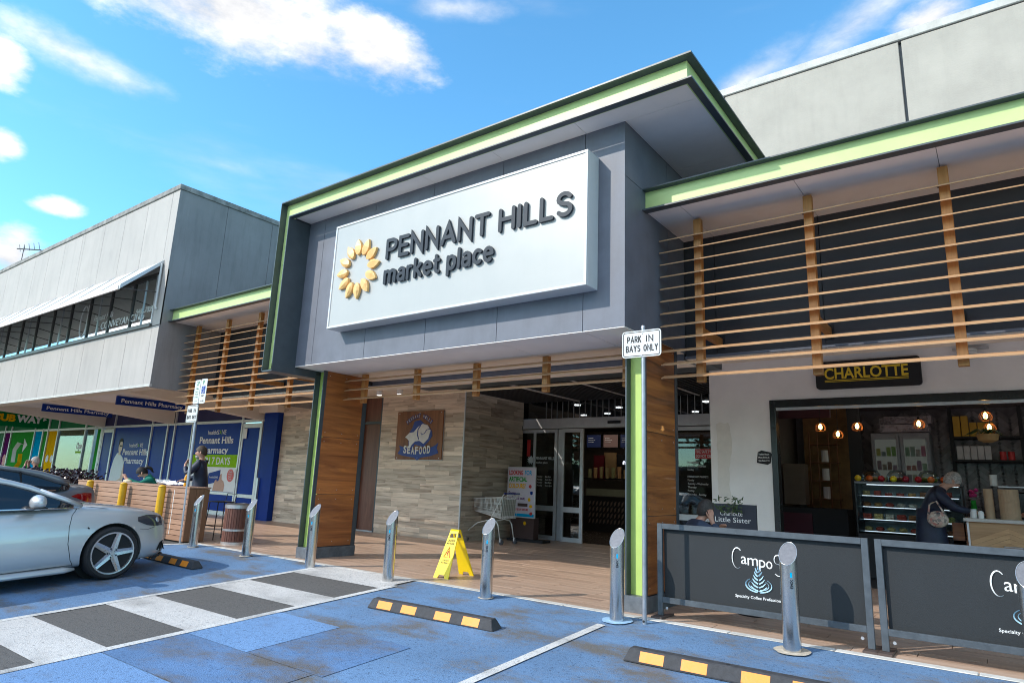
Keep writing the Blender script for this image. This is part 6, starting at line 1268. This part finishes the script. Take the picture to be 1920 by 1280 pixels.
    for u in ru:
        z = interp(rl, u); full = csec(u, z, .008); rvs += [Vector((X(u), a * 1.0, b + .004)) for a, b in full[2:9]]
    k7 = 7; part('roof', MB().add(rvs, [(i * k7 + k, (i + 1) * k7 + k, (i + 1) * k7 + k + 1, i * k7 + k + 1) for i in range(len(ru) - 1) for k in range(k7 - 1)]), paint, t, smooth=True).modifiers.new('s', 'SUBSURF').render_levels = 2
    for s_ in (-1, 1):
        side = lambda u, f, o=.012: Vector((X(u), s_ * (csec(u, interp(rl, u), 0)[0][0] * (1 - f) + csec(u, interp(rl, u), 0)[2][0] * f + o - f * (1 - f) * .0), interp(top, u) - .03 + (interp(rl, u) - interp(top, u) + .03) * .90 * f))
        part('roof_rail', MB().tube([side(u, 1.0, .002) for u in (1.42, 1.6, 1.8, 2.0, 2.2, 2.5, 2.8, 3.1, 3.4, 3.7, 3.95, 4.12)], [.030, .034, .036, .036, .034, .032, .032, .034, .05, .07, .08, .05], 10, flat=.8), paint, t, smooth=True)
        part('windscreen_pillar', MB().tube([Vector((X(1.24), s_ * .80, .945)), side(1.42, 1.0, .004), side(1.7, 1.0, .004)], [.028, .034, .034], 10, flat=.8), paint, t, smooth=True)
        part('window_trim', MB().tube([side(u, .06, .012) for u in (1.36, 1.8, 2.4, 3.0, 3.5, 3.9)], .012, 6), M['chrome'], t, smooth=True)
        part('centre_pillar', MB().tube([side(2.62, f, .006) for f in (.0, .5, 1.0)], .035, 6, flat=.4), M['black_gloss'], t); part('quarter_pillar', MB().tube([side(3.42, f, .006) for f in (.0, .5, 1.0)], .03, 6, flat=.4), M['black_gloss'], t)
        part('mirror', MB().ball((X(1.80), s_ * 1.03, 1.03), (.085, .135, .092), 16, 10), paint, t, smooth=True); part('mirror_base', MB().tube([(X(1.74), s_ * .89, .965), (X(1.80), s_ * 1.0, .97)], [.03, .025], 8), M['black'], t); part('mirror_band', MB().box(X(1.80) - .08, X(1.80) + .07, s_ * 1.03 - .125, s_ * 1.03 + .125, .962, .975), M['black'], t, bev=.005)
        for uu in (1.36, 2.60, 3.38): part('door_seam', seam(s_, [(uu - .06, .915), (uu, .84), (uu + .03, .70), (uu + .03, .5), (uu - .02, .3), (uu - .06, .23)]), M['black'], t)
        part('sill_seam', seam(s_, [(1.30, .235), (2.2, .225), (3.3, .235)], .003), M['black'], t)
        part('bumper_seam', seam(s_, [(.30, .605), (.40, .585), (.52, .60)], .003), M['black'], t)
        part('fender_badge', seam(s_, [(1.16, .66), (1.18, .68)], .008, .003, 2), M['black'], t)
        for uu in (2.36, 3.14): part('door_handle', MB().tube([surf(uu, .80, s_, 0), surf(uu + .05, .805, s_, .03), surf(uu + .18, .81, s_, .03), surf(uu + .23, .81, s_, 0)], .012, 6), paint, t)
        part('sill_skirt', MB().tube([Vector((X(u), s_ * .875, .185)) for u in (1.28, 1.4, 2.2, 3.1, 3.25)], [.02, .045, .045, .045, .02], 8, flat=.7), paint, t, smooth=True)
        part('headlight', patch(s_, [(.10, .625), (.18, .615), (.30, .615), (.42, .64), (.55, .70)], [(.10, .70), (.18, .735), (.30, .765), (.42, .775), (.55, .755)], .006), M['lamp_dark'], t, smooth=True)
        part('headlight_lens', MB().ball(surf(.26, .685, s_, -.030), (.045, .045, .045), 12, 8), M['alu'], t, smooth=True)
        part('tail_light', patch(s_, [(4.62, .70), (4.50, .71), (4.36, .76), (4.24, .815), (4.16, .84)], [(4.60, .86), (4.50, .885), (4.38, .895), (4.26, .885), (4.16, .85)], .005), M['lamp_red'], t, smooth=True)
        part('corner_intake', patch(s_, [(.09, .26), (.16, .26), (.24, .29)], [(.08, .40), (.14, .41), (.20, .38)], .004, 3), M['black'], t)
        part('fog_grille', MB().add([Vector((X(u), s_ * y_, z_)) for u, y_, z_ in ((.02, .50, .26), (.10, .70, .27), (.16, .745, .40), (.05, .56, .38))], [(0, 1, 2, 3)]), M['black'], t); part('front_splitter', MB().tube([Vector((X(.05), s_ * .2, .205)), Vector((X(.07), s_ * .55, .205)), Vector((X(.17), s_ * .70, .205)), Vector((X(.34), s_ * .80, .20))], .016, 6, flat=.8), M['black'], t)
        for a in ax:
            cy = s_ * .80; xw = X(a)
            w_ = part('wheel', MB().lathe([(r_, h_ * s_) for r_, h_ in ((.22, -.10), (.29, -.11), (.325, -.085), (.33, -.04), (.33, .04), (.325, .085), (.30, .112), (.268, .108), (.258, .06), (.258, -.08))], (xw, cy, rw_), 44, 'y'), M['tyre'], t, smooth=40)
            o_ = s_ * .10; part('rim_ring', MB().lathe([(.268, o_), (.262, o_ + s_ * .010), (.246, o_ + s_ * .008), (.240, o_ - s_ * .05)], (xw, cy, rw_), 44, 'y', False), M['alloy'], w_, smooth=40)
            part('rim_barrel', MB().cyl((xw, cy - .07, rw_), (xw, cy + s_ * .02, rw_), .240, n=32), M['black'], w_); part('brake_disc', MB().cyl((xw, cy + s_ * .022, rw_), (xw, cy + s_ * .034, rw_), .15, n=32), M['brake'], w_)
            for k in range(5):
                an = k * 1.2566 + .25; mt = Matrix.Translation((xw, cy, rw_)) @ Matrix.Rotation(an, 4, 'Y')
                part('spoke', MB().add([mt @ Vector(q) for q in ((-.042, o_ - s_ * .005, .03), (.042, o_ - s_ * .005, .03), (.030, o_ + s_ * .004, .250), (-.030, o_ + s_ * .004, .250), (-.030, o_ - s_ * .04, .03), (.030, o_ - s_ * .04, .03), (.026, o_ - s_ * .03, .250), (-.026, o_ - s_ * .03, .250), (0, o_ - s_ * .010, .03), (0, o_ - s_ * .001, .250))], [(0, 8, 9, 3), (8, 1, 2, 9), (0, 4, 7, 3), (1, 5, 6, 2), (4, 5, 6, 7)]), M['alloy'], w_)
                part('wheel_nut', MB().cyl(mt @ Vector((.035, o_ - s_ * .02, .045)), mt @ Vector((.035, o_ - s_ * .002, .045)), .011, n=8), M['black'], w_)
            part('hub_cap', MB().cyl((xw, cy + o_ - s_ * .02, rw_), (xw, cy + o_ + s_ * .004, rw_), .032, .028, n=16), M['alu'], w_)
            part('arch_liner', MB().cyl((xw, s_ * .60, rw_), (xw, s_ * .605, rw_), .376, n=32), M['black'], t)
    part('grille', MB().add([Vector((X(u), y_, z_)) for u, y_, z_ in ((-.004, -.30, .34), (-.004, .30, .34), (.03, .36, .60), (.03, -.36, .60))], [(0, 1, 2, 3)]), M['black'], t); part('underbody', MB().box(-2.0, 2.0, -.56, .56, .16, .40), M['black'], t)
    part('wiper_cowl', MB().tube([(X(1.22), -.68, .955), (X(1.14), 0, .965), (X(1.22), .68, .955)], [.03, .05, .03], 8, flat=.4), M['black'], t); part('number_plate', MB().box(X(4.70) - .012, X(4.70) - .002, -.19, .19, .50, .62), M['white'], t); part('boot_seam', MB().tube([(X(4.60), -.64, .962), (X(4.28), -.74, 1.006), (X(4.26), .74, 1.006), (X(4.60), .64, .962)], .004, 4), M['black'], t)
    part('bonnet_seam', MB().tube([(X(.22), .60, .745), (X(.6), .74, .833), (X(1.2), .82, .935)], .0035, 4).tube([(X(.22), -.60, .745), (X(.6), -.74, .833), (X(1.2), -.82, .935)], .0035, 4), M['black'], t)
    t.location = loc; t.rotation_euler = rz; ROOT[t.name] = Vector(loc); return t
pitch = math.atan(SL)
# nose to the kerb: local +x -> world +y, climbing with the car park
E1 = Matrix.Rotation(pitch, 4, 'X') @ Matrix.Rotation(R(90), 4, 'Z'); E2 = Matrix.Rotation(pitch, 4, 'X') @ Matrix.Rotation(R(-90), 4, 'Z')
yc = -1.50 - 2.35
silver = make_car('silver sedan parked nose in, its front wheel beside the crossing', M['silver'], (-10.32, yc, gz(yc) + .006), E1.to_euler())
def copy_car(src, paint, loc, rot, label):
    r = dup(src, loc, label, rot.to_euler())
    for ch in r.children:
        if ch.data.materials[0] == M['silver']: me = ch.data.copy(); me.materials[0] = paint; ch.data = me
    return r
y2 = -1.0 - 2.35
copy_car(silver, M['grey_car'], (-14.05, y2, gz(y2) + .004), E2, 'dark grey sedan parked tail in behind the silver car, red tail lamp showing')
# ================================================================ PEOPLE
def skin_mesh(name, chains, m, parent, sub=2, xf=None, rootidx=None):
    """chains: lists of (x, y, z, radius); equal points are shared, so limbs join into one surface"""
    vs, rs, es, key = [], [], [], {}
    for ch in chains:
        prev = None
        for x, y, z, r in ch:
            k = (round(x, 4), round(y, 4), round(z, 4))
            if k not in key: key[k] = len(vs); vs.append(Vector((x, y, z))); rs.append(r)
            i = key[k]
            if prev is not None and prev != i and (prev, i) not in es: es.append((prev, i))
            prev = i
    me = bpy.data.meshes.new(name); me.from_pydata(vs, es, []); o = bpy.data.objects.new(name, me); COL.objects.link(o)
    o.modifiers.new('skin', 'SKIN').use_smooth_shade = True
    lay = me.skin_vertices[0].data
    for i, r in enumerate(rs):
        rr = r if isinstance(r, tuple) else (r, r); lay[i].radius = rr; lay[i].use_root = (i == 0)
    s = o.modifiers.new('sub', 'SUBSURF'); s.levels = sub; s.render_levels = sub
    dg = bpy.context.evaluated_depsgraph_get(); nm = bpy.data.meshes.new_from_object(o.evaluated_get(dg)); o.modifiers.clear(); o.data = nm; nm.materials.clear(); nm.materials.append(m)
    if xf is not None: nm.transform(xf)
    for p in nm.polygons: p.use_smooth = True
    o.parent = parent; return o
def hand(p, d, up, r=.009, curl=.5):
    """five finger chains from the palm; d: pointing direction, up: back of the hand"""
    p, d, up = Vector(p), Vector(d).normalized(), Vector(up).normalized(); sd = d.cross(up).normalized(); out = []
    for k, (off, ln) in enumerate(((-.030, .062), (-.010, .074), (.010, .070), (.029, .056))):
        b = p + d * .045 + sd * off; e1 = b + d * ln * .5 - up * ln * curl * .3; e2 = e1 + d * ln * .35 - up * ln * curl * .7
        out.append([(*p, .026), (*(p + d * .03 + sd * off * .8), .015), (*b, r * 1.15), (*e1, r), (*e2, r * .8)])
    b = p + sd * -.032 - up * .01; out.append([(*p, .026), (*b, .013), (*(b + d * .035 - sd * .018), .010), (*(b + d * .06 - sd * .02 - up * .01), .008)])
    return out
def head_parts(t, hc, fwd, up, hair_m, hair='short', skinm=None, glasses=False, beard=None, s=1.0, xf=None):
    """hair cap, eyes, brows on a head whose centre is hc"""
    hc, fwd, up = Vector(hc), Vector(fwd).normalized(), Vector(up).normalized(); sd = fwd.cross(up).normalized(); up = sd.cross(fwd)
    mt = Matrix((fwd, sd, up)).transposed().to_4x4(); mt.translation = hc; mt = (xf or Matrix()) @ mt
    T = lambda x, y, z: mt @ Vector((x * s, y * s, z * s))
    def pm(name, mb, m, sm=True): return part(name, mb, m, t, smooth=sm)
    random.seed(int(abs(hc.x * 1000)) % 97)
    mb = MB(); n, k = 24, 12; vs = []; tl = R(32 if hair != 'bob' else 24); ct, st = math.cos(tl), math.sin(tl)
    for j in range(k + 1):
        ph = R(100 if hair != 'bob' else 112) * j / k
        for i in range(n):
            th = 2 * math.pi * i / n; x_, y_, z_ = math.sin(ph) * math.cos(th), math.sin(ph) * math.sin(th), math.cos(ph)
            x2, z2 = x_ * ct - z_ * st, x_ * st + z_ * ct; rr = 1 + random.uniform(-.015, .03)
            vs.append(T(x2 * .112 * rr - .004, y_ * .090 * rr, z2 * .132 * rr + .018))
    mb.add(vs, [(j * n + i, j * n + (i + 1) % n, (j + 1) * n + (i + 1) % n, (j + 1) * n + i) for j in range(k) for i in range(n)]); pm('hair', mb, hair_m)
    if hair == 'pony': pm('ponytail', MB().tube([T(-.10, 0, .06), T(-.15, 0, .05), T(-.19, .01, -.02), T(-.18, .0, -.12)], [.03, .04, .035, .012], 8), hair_m)
    for y_ in (-.033, .033):
        pm('eye', MB().ball(T(.083, y_, .012), .011 * s, 10, 6), M['eye']); pm('eyebrow', MB().tube([T(.092, y_ - .018, .034), T(.097, y_, .038), T(.092, y_ + .018, .034)], .0035 * s, 5), hair_m)
        pm('ear', MB().ball(T(.0, y_ * 2.75, .0), (.020 * s, .010 * s, .030 * s), 10, 7), skinm or M['skin'])
    pm('lips', MB().tube([T(.094, -.022, -.052), T(.102, 0, -.050), T(.094, .022, -.052)], .006 * s, 6), M['lips'])
    if glasses:
        pm('sunglasses', MB().tube([T(.0, -.088, .02), T(.085, -.07, .018), T(.105, -.03, .012), T(.108, 0, .02), T(.105, .03, .012), T(.085, .07, .018), T(.0, .088, .02)], [.003, .010, .018, .006, .018, .010, .003], 6), M['black_gloss'])
    if beard: pm('beard', MB().ball(T(.052, 0, -.075), (.055 * s, .058 * s, .045 * s), 12, 8), beard)
M['eye'] = mat('eye_dark', (.03, .02, .015), .2); M['lips'] = mat('lips', (.38, .15, .12), .5)
HM = {k: mat('hair_' + k, c, .7, var=.35, scale=40) for k, c in dict(brown=(.06, .04, .028), grey=(.36, .33, .31), dark=(.012, .009, .009), salt=(.045, .04, .038)).items()}
M['navy_cloth'] = mat('navy_jacket', (.012, .018, .045), .55, var=.25, scale=9, bump=.35, bscale=12); M['green_cloth'] = mat('green_hoodie', (.0, .16, .115), .8, var=.15, scale=8, bump=.35, bscale=14); M['dark_cloth'] = mat('dark_trousers', (.02, .022, .03), .8); M['blue_cloth'] = mat('pale_blue_shirt', (.10, .16, .30), .8); M['slate_cloth'] = mat('slate_blue_shirt', (.035, .05, .09), .8, bump=.3, bscale=14); M['black_cloth'] = mat('black_shirt', (.015, .015, .018), .8)
def person(label, loc, rz, scale, pose, cloth, hair_m, hair='short', glasses=False, beard=None, coat_len=0, collar=None, skinm=None):
    t = thing('person', label, 'person', loc); xf = Matrix.Rotation(R(rz), 4, 'Z') @ Matrix.Scale(scale, 4); wf = Matrix.Translation(loc) @ xf
    P = pose; sk = skinm or M['skin']
    pel, ch, nk, hd = P['pelvis'], P['chest'], P['neck'], P['head']; fw = Vector(P['look']); upv = (Vector(hd) - Vector(nk)).normalized()
    mid = tuple((a + b) / 2 for a, b in zip(pel, ch)); f3 = Vector(hd) + fw.normalized() * .045 - upv * .045; nose = Vector(hd) + fw.normalized() * .115 - upv * .012
    chains = [[(*pel, .09), (*mid, .09), (*ch, .09), (*nk, .062), (*(Vector(nk) + upv * .05), .058), (*hd, (.082, .098)), (*(Vector(hd) + upv * .062), (.070, .085))], [(*hd, (.082, .098)), (*f3, .060), (*(f3 + fw.normalized() * .018 - upv * .03), .035)], [(*hd, (.082, .098)), (*nose, .014)]]
    arms = []
    for s_ in ('L', 'R'):
        sh, el, wr = P['sh' + s_], P['el' + s_], P['wr' + s_]; arms.append([(*ch, .09), (*sh, .050), (*el, .042), (*wr, .028)])
        d = Vector(P.get('hd' + s_, Vector(wr) - Vector(el))).normalized(); pm_ = Vector(wr) + d * .05; uv = Vector(P.get('hu' + s_, (0, 0, 1)))
        chains.append(arms[-1] + [(*pm_, .026)]); chains += hand(pm_, d, uv)
    legs = []
    for s_ in ('L', 'R'):
        kn, an = P['kn' + s_], P['an' + s_]; hp_ = P['hp' + s_]; legs.append([(*pel, .09), (*hp_, .07), (*kn, .058), (*an, .04)]); chains.append(legs[-1] + [(an[0] + .05, an[1], max(.03, an[2] - .06), .035), (an[0] + .15, an[1], .028, .028)])
    skin_mesh('body', chains, sk, t, 2, xf)
    g = .018
    low = (pel[0], pel[1], pel[2] - .13, .185 + coat_len) if P is not None and pel[2] > .8 else (pel[0] - .02, pel[1], pel[2] - .06, .14)
    cl = [[low, (*pel, .165 + coat_len), (*mid, .148), (*ch, .152), (*(Vector(nk) - upv * .01), .075)]] + [[(*ch, .152), (*P['sh' + s_], .090), (*P['el' + s_], .064), (*(Vector(P['el' + s_]).lerp(Vector(P['wr' + s_]), .9)), .046)] for s_ in ('L', 'R')]
    if P.get('hood'): cl.append([(*(Vector(nk) - upv * .01), .075), (*P['hood'], .085)])
    skin_mesh('jacket', cl, cloth, t, 2, xf)
    skin_mesh('trousers', [[(pel[0], pel[1], pel[2] + .05, .12), (*pel, .130), (*l[1][:3], .10), (*l[2][:3], .074), (*l[3][:3], .058)] for l in legs], M['dark_cloth'], t, 2, xf)
    for s_ in ('L', 'R'):
        an = P['an' + s_]; part('shoe', MB().ball(wf @ Vector((an[0] + .06, an[1], .045)), (.14 * scale, .052 * scale, .045 * scale), 14, 8, Matrix.Rotation(R(rz), 4, 'Z')), M['black'], t, smooth=True)
    if collar: part('shirt_collar', MB().tube([wf @ (Vector(nk) + Vector((.07 * math.cos(a), .07 * math.sin(a), -.02 + .01 * math.cos(a)))) for a in [i * .5236 for i in range(12)]], .018, 6, True), collar, t, smooth=True)
    head_parts(t, hd, fw, upv, hair_m, hair, sk, glasses, beard, 1.0, wf); return t
stand = dict(pelvis=(0, 0, .96), chest=(.02, 0, 1.34), neck=(.03, 0, 1.475), head=(.06, 0, 1.615), look=(1, 0, -.05), shL=(.02, .18, 1.41), shR=(.02, -.18, 1.41), hpL=(0, .08, .90), hpR=(0, -.08, .90), knL=(.02, .10, .50), knR=(.03, -.10, .50), anL=(-.02, .11, .09), anR=(.0, -.11, .09))
# man at the end of the bar, eating (faces left)
p_ = dict(stand, elL=(.22, .24, 1.17), wrL=(.30, .12, 1.36), hdL=(-.35, -.1, 1), huL=(1, 0, .3), elR=(.12, -.26, 1.14), wrR=(.34, -.20, 1.06), hdR=(1, .1, -.1), look=(1, .12, -.12))
person('bearded man in a navy jacket standing at the bar end, hand at his mouth', (-13.35, .78, 0), 228, 1.02, p_, M['navy_cloth'], HM['brown'], beard=HM['grey'], collar=M['blue_cloth'])
sit = dict(pelvis=(0, 0, .58), chest=(.08, 0, .94), neck=(.10, 0, 1.09), head=(.14, 0, 1.23), look=(1, 0, -.1), shL=(.08, .18, 1.01), shR=(.08, -.18, 1.01), hpL=(.06, .09, .56), hpR=(.06, -.09, .56), knL=(.44, .11, .54), knR=(.44, -.11, .54), anL=(.42, .11, .10), anR=(.40, -.11, .10))
# woman in green bent over her food
p_ = dict(sit, pelvis=(0, 0, .62), chest=(.14, 0, .98), neck=(.22, 0, 1.10), head=(.33, 0, 1.18), look=(.75, 0, -.65), shL=(.14, .17, 1.03), shR=(.14, -.17, 1.03), elL=(.34, .28, .93), wrL=(.60, .20, 1.06), hdL=(.4, -.4, .6), elR=(.32, -.27, .92), wrR=(.52, -.12, 1.00), hood=(.12, 0, 1.14))
person('woman in a green hoodie bowed over food at the timber bar, dark hair tied back', (-15.25, .82, 0), 238, 1.0, p_, M['green_cloth'], HM['dark'], 'pony')
t = thing('bar_stool', 'bar stool under the woman in green, hidden behind the bar', 'stool', (-15.25, .82, 0))
# old man with sunglasses eating with both hands
p_ = dict(sit, elL=(.30, .22, .90), wrL=(.34, .07, 1.13), hdL=(-.1, -.1, 1), huL=(1, 0, 0), elR=(.30, -.22, .90), wrR=(.34, -.07, 1.13), hdR=(-.1, .1, 1), huR=(1, 0, 0))
person('grey haired man in sunglasses and navy jacket eating with both hands, far left', (-22.3, .78, .06), 225, 1.05, p_, M['navy_cloth'], HM['grey'], glasses=True, collar=M['blue_cloth'])
# man behind the barrier, head on his hand
p_ = dict(sit, pelvis=(0, 0, .54), chest=(.12, 0, .86), neck=(.17, 0, .99), head=(.23, 0, 1.10), look=(.9, .35, -.2), shL=(.12, .18, .92), shR=(.12, -.18, .92), elL=(.38, .20, .80), wrL=(.42, .10, .88), elR=(.36, -.20, .80), wrR=(.27, -.11, .985), hdR=(-.05, .06, 1), huR=(.2, -1, 0))
person('dark haired man seated behind the left barrier resting his cheek on his hand', (-3.06, 1.22, 0), 38, .95, p_, M['slate_cloth'], HM['salt'])
# old woman leaning at the cafe counter
p_ = dict(stand, chest=(.10, 0, 1.26), neck=(.20, 0, 1.40), head=(.32, 0, 1.49), look=(.9, 0, -.5), shL=(.10, .17, 1.32), shR=(.10, -.17, 1.32), elL=(.30, .22, 1.12), wrL=(.52, .14, 1.07), hdL=(1, 0, -.1), elR=(.28, -.22, 1.12), wrR=(.50, -.12, 1.08), hdR=(1, 0, -.1))
ow = person('elderly grey haired woman in a long navy coat leaning over the cafe counter', (-.98, 5.72, 0), 12, 1.05, p_, M['navy_cloth'], HM['grey'], 'bob', coat_len=.02)
part('coat_skirt', MB().lathe([(.17, 1.15), (.19, .95), (.22, .60), (.23, .45)], (-.98, 5.72, 0), 20), M['navy_cloth'], ow, smooth=True)
fb = thing('floral_bag', 'cream and pink floral bag on the arm of the elderly woman in the cafe', 'bag', (-.85, 5.48, .9))
fm_, ft_, fb_ = nt('floral_cloth'); vor = node(ft_, 'ShaderNodeTexVoronoi', Scale=28); tc_ = node(ft_, 'ShaderNodeTexCoord'); ft_.links.new(tc_.outputs['Object'], vor.inputs['Vector'])
sep = node(ft_, 'ShaderNodeSeparateColor'); ft_.links.new(vor.outputs['Color'], sep.inputs[0]); ft_.links.new(ramp(ft_, sep.outputs[0], [(.0, (.03, .03, .06)), (.3, (.5, .42, .34)), (.6, (.45, .18, .16)), (.8, (.55, .48, .40))]), fb_.inputs['Base Color'])
part('bag_body', MB().ball((-.86, 5.47, 1.00), (.14, .07, .12), 16, 10), fm_, fb, smooth=True); part('bag_strap', MB().tube([(-.98, 5.48, 1.05), (-.95, 5.50, 1.22), (-.86, 5.50, 1.26), (-.76, 5.48, 1.06)], .014, 6), fm_, fb)
p_ = dict(stand, elL=(.20, .24, 1.15), wrL=(.34, .12, 1.10), elR=(.18, -.24, 1.15), wrR=(.34, -.12, 1.10), look=(1, 0, -.3))
person('barista with dark hair behind the counter at the right edge', (.52, 6.65, 0), 190, 1.0, p_, M['black_cloth'], HM['dark'])
# stools under seated people
def plain_stool(x, y, h, t=None, label=None):
    t = t or thing('stool', label, 'stool', (x, y, 0))
    part('seat', MB().cyl((x, y, h - .03), (x, y, h), .17, n=20), M['black'], t)
    for k in range(4): a = k * 1.571 + .785; part('leg', MB().tube([(x + .19 * math.cos(a), y + .19 * math.sin(a), 0), (x + .14 * math.cos(a), y + .14 * math.sin(a), h - .03)], .01, 6), M['black'], t)
plain_stool(-15.25, .82, .49, t=bpy.data.objects['bar_stool.001'] if 'bar_stool.001' in bpy.data.objects else None)
plain_stool(-22.3, .78, .50, label='stool under the grey haired man in sunglasses, far left')
# ================================================================ ACROSS THE CAR PARK (seen as reflections)
def tree(x, y, h, label, seed):
    random.seed(seed); t = thing('gum_tree', label, 'tree', (x, y, -1.4), 'trees across the car park'); z0 = -1.45
    part('trunk', MB().tube([(x, y, z0), (x + .1, y, z0 + h * .3), (x - .1, y + .1, z0 + h * .6)], [.22, .17, .08], 8), mat('bark', (.16, .13, .10), .9) if 'bark' not in bpy.data.materials else bpy.data.materials['bark'], t)
    lf = MB()
    for c in range(14):
        cc = Vector((x + random.uniform(-1, 1) * h * .28, y + random.uniform(-1, 1) * h * .28, z0 + h * random.uniform(.42, .98))); rr = h * .15
        for i in range(90):
            d = Vector((random.gauss(0, 1), random.gauss(0, 1), random.gauss(0, .7))).normalized() * rr * random.uniform(.5, 1); p = cc + d; a = Vector((random.uniform(-1, 1), random.uniform(-1, 1), random.uniform(-1, 1))).normalized(); b = a.orthogonal().normalized(); s_ = h * .028
            lf.add([p - a * s_, p + b * s_ * .6, p + a * s_, p - b * s_ * .6], [(0, 1, 2, 3)])
    part('crown', lf, mat('leaf_mass', (.055, .085, .03), .7, var=.3, scale=1) if 'leaf_mass' not in bpy.data.materials else bpy.data.materials['leaf_mass'], t, kind='stuff')
for i, (x, h) in enumerate(((-62, 11), (-52, 9), (-44, 12), (-35, 9), (-27, 11), (-19, 8.5), (-10, 10), (-2, 8), (6, 11), (15, 9), (25, 11))):
    tree(x, -36 + (i * 7) % 5, h, ORD[i] + ' leafy tree from the left across the car park, behind the viewer', i)
ob = thing('shop_row', 'low brick shop row across the car park, behind the viewer', 'building', (-15, -46, -1.4))
part('wall', MB().box(-75, 40, -50, -44, -1.45, 3.2), mat('brown_brick', (.22, .14, .10), .9), ob); part('roof', MB().box(-75.5, 40.5, -50.5, -43.2, 3.201, 3.6), M['cap_old'], ob)
for i in range(14): part('window', MB().box(-70 + i * 7.5, -66 + i * 7.5, -43.99, -43.9, -.8, 1.6), M['car_glass'], ob)
for i, (x, y, m_, l_) in enumerate(((-20, -17, 'white_car', 'white'), (-14.5, -17, 'grey_car', 'grey'), (-8.5, -17, 'white_car', 'second white'), (-2.5, -17, 'silver', 'silver'), (3.5, -17, 'grey_car', 'second grey'))):
    copy_car(silver, M[m_], (x, y, gz(y) + .004), E1 if i % 2 else E2, l_ + ' sedan parked across the lane, behind the viewer')
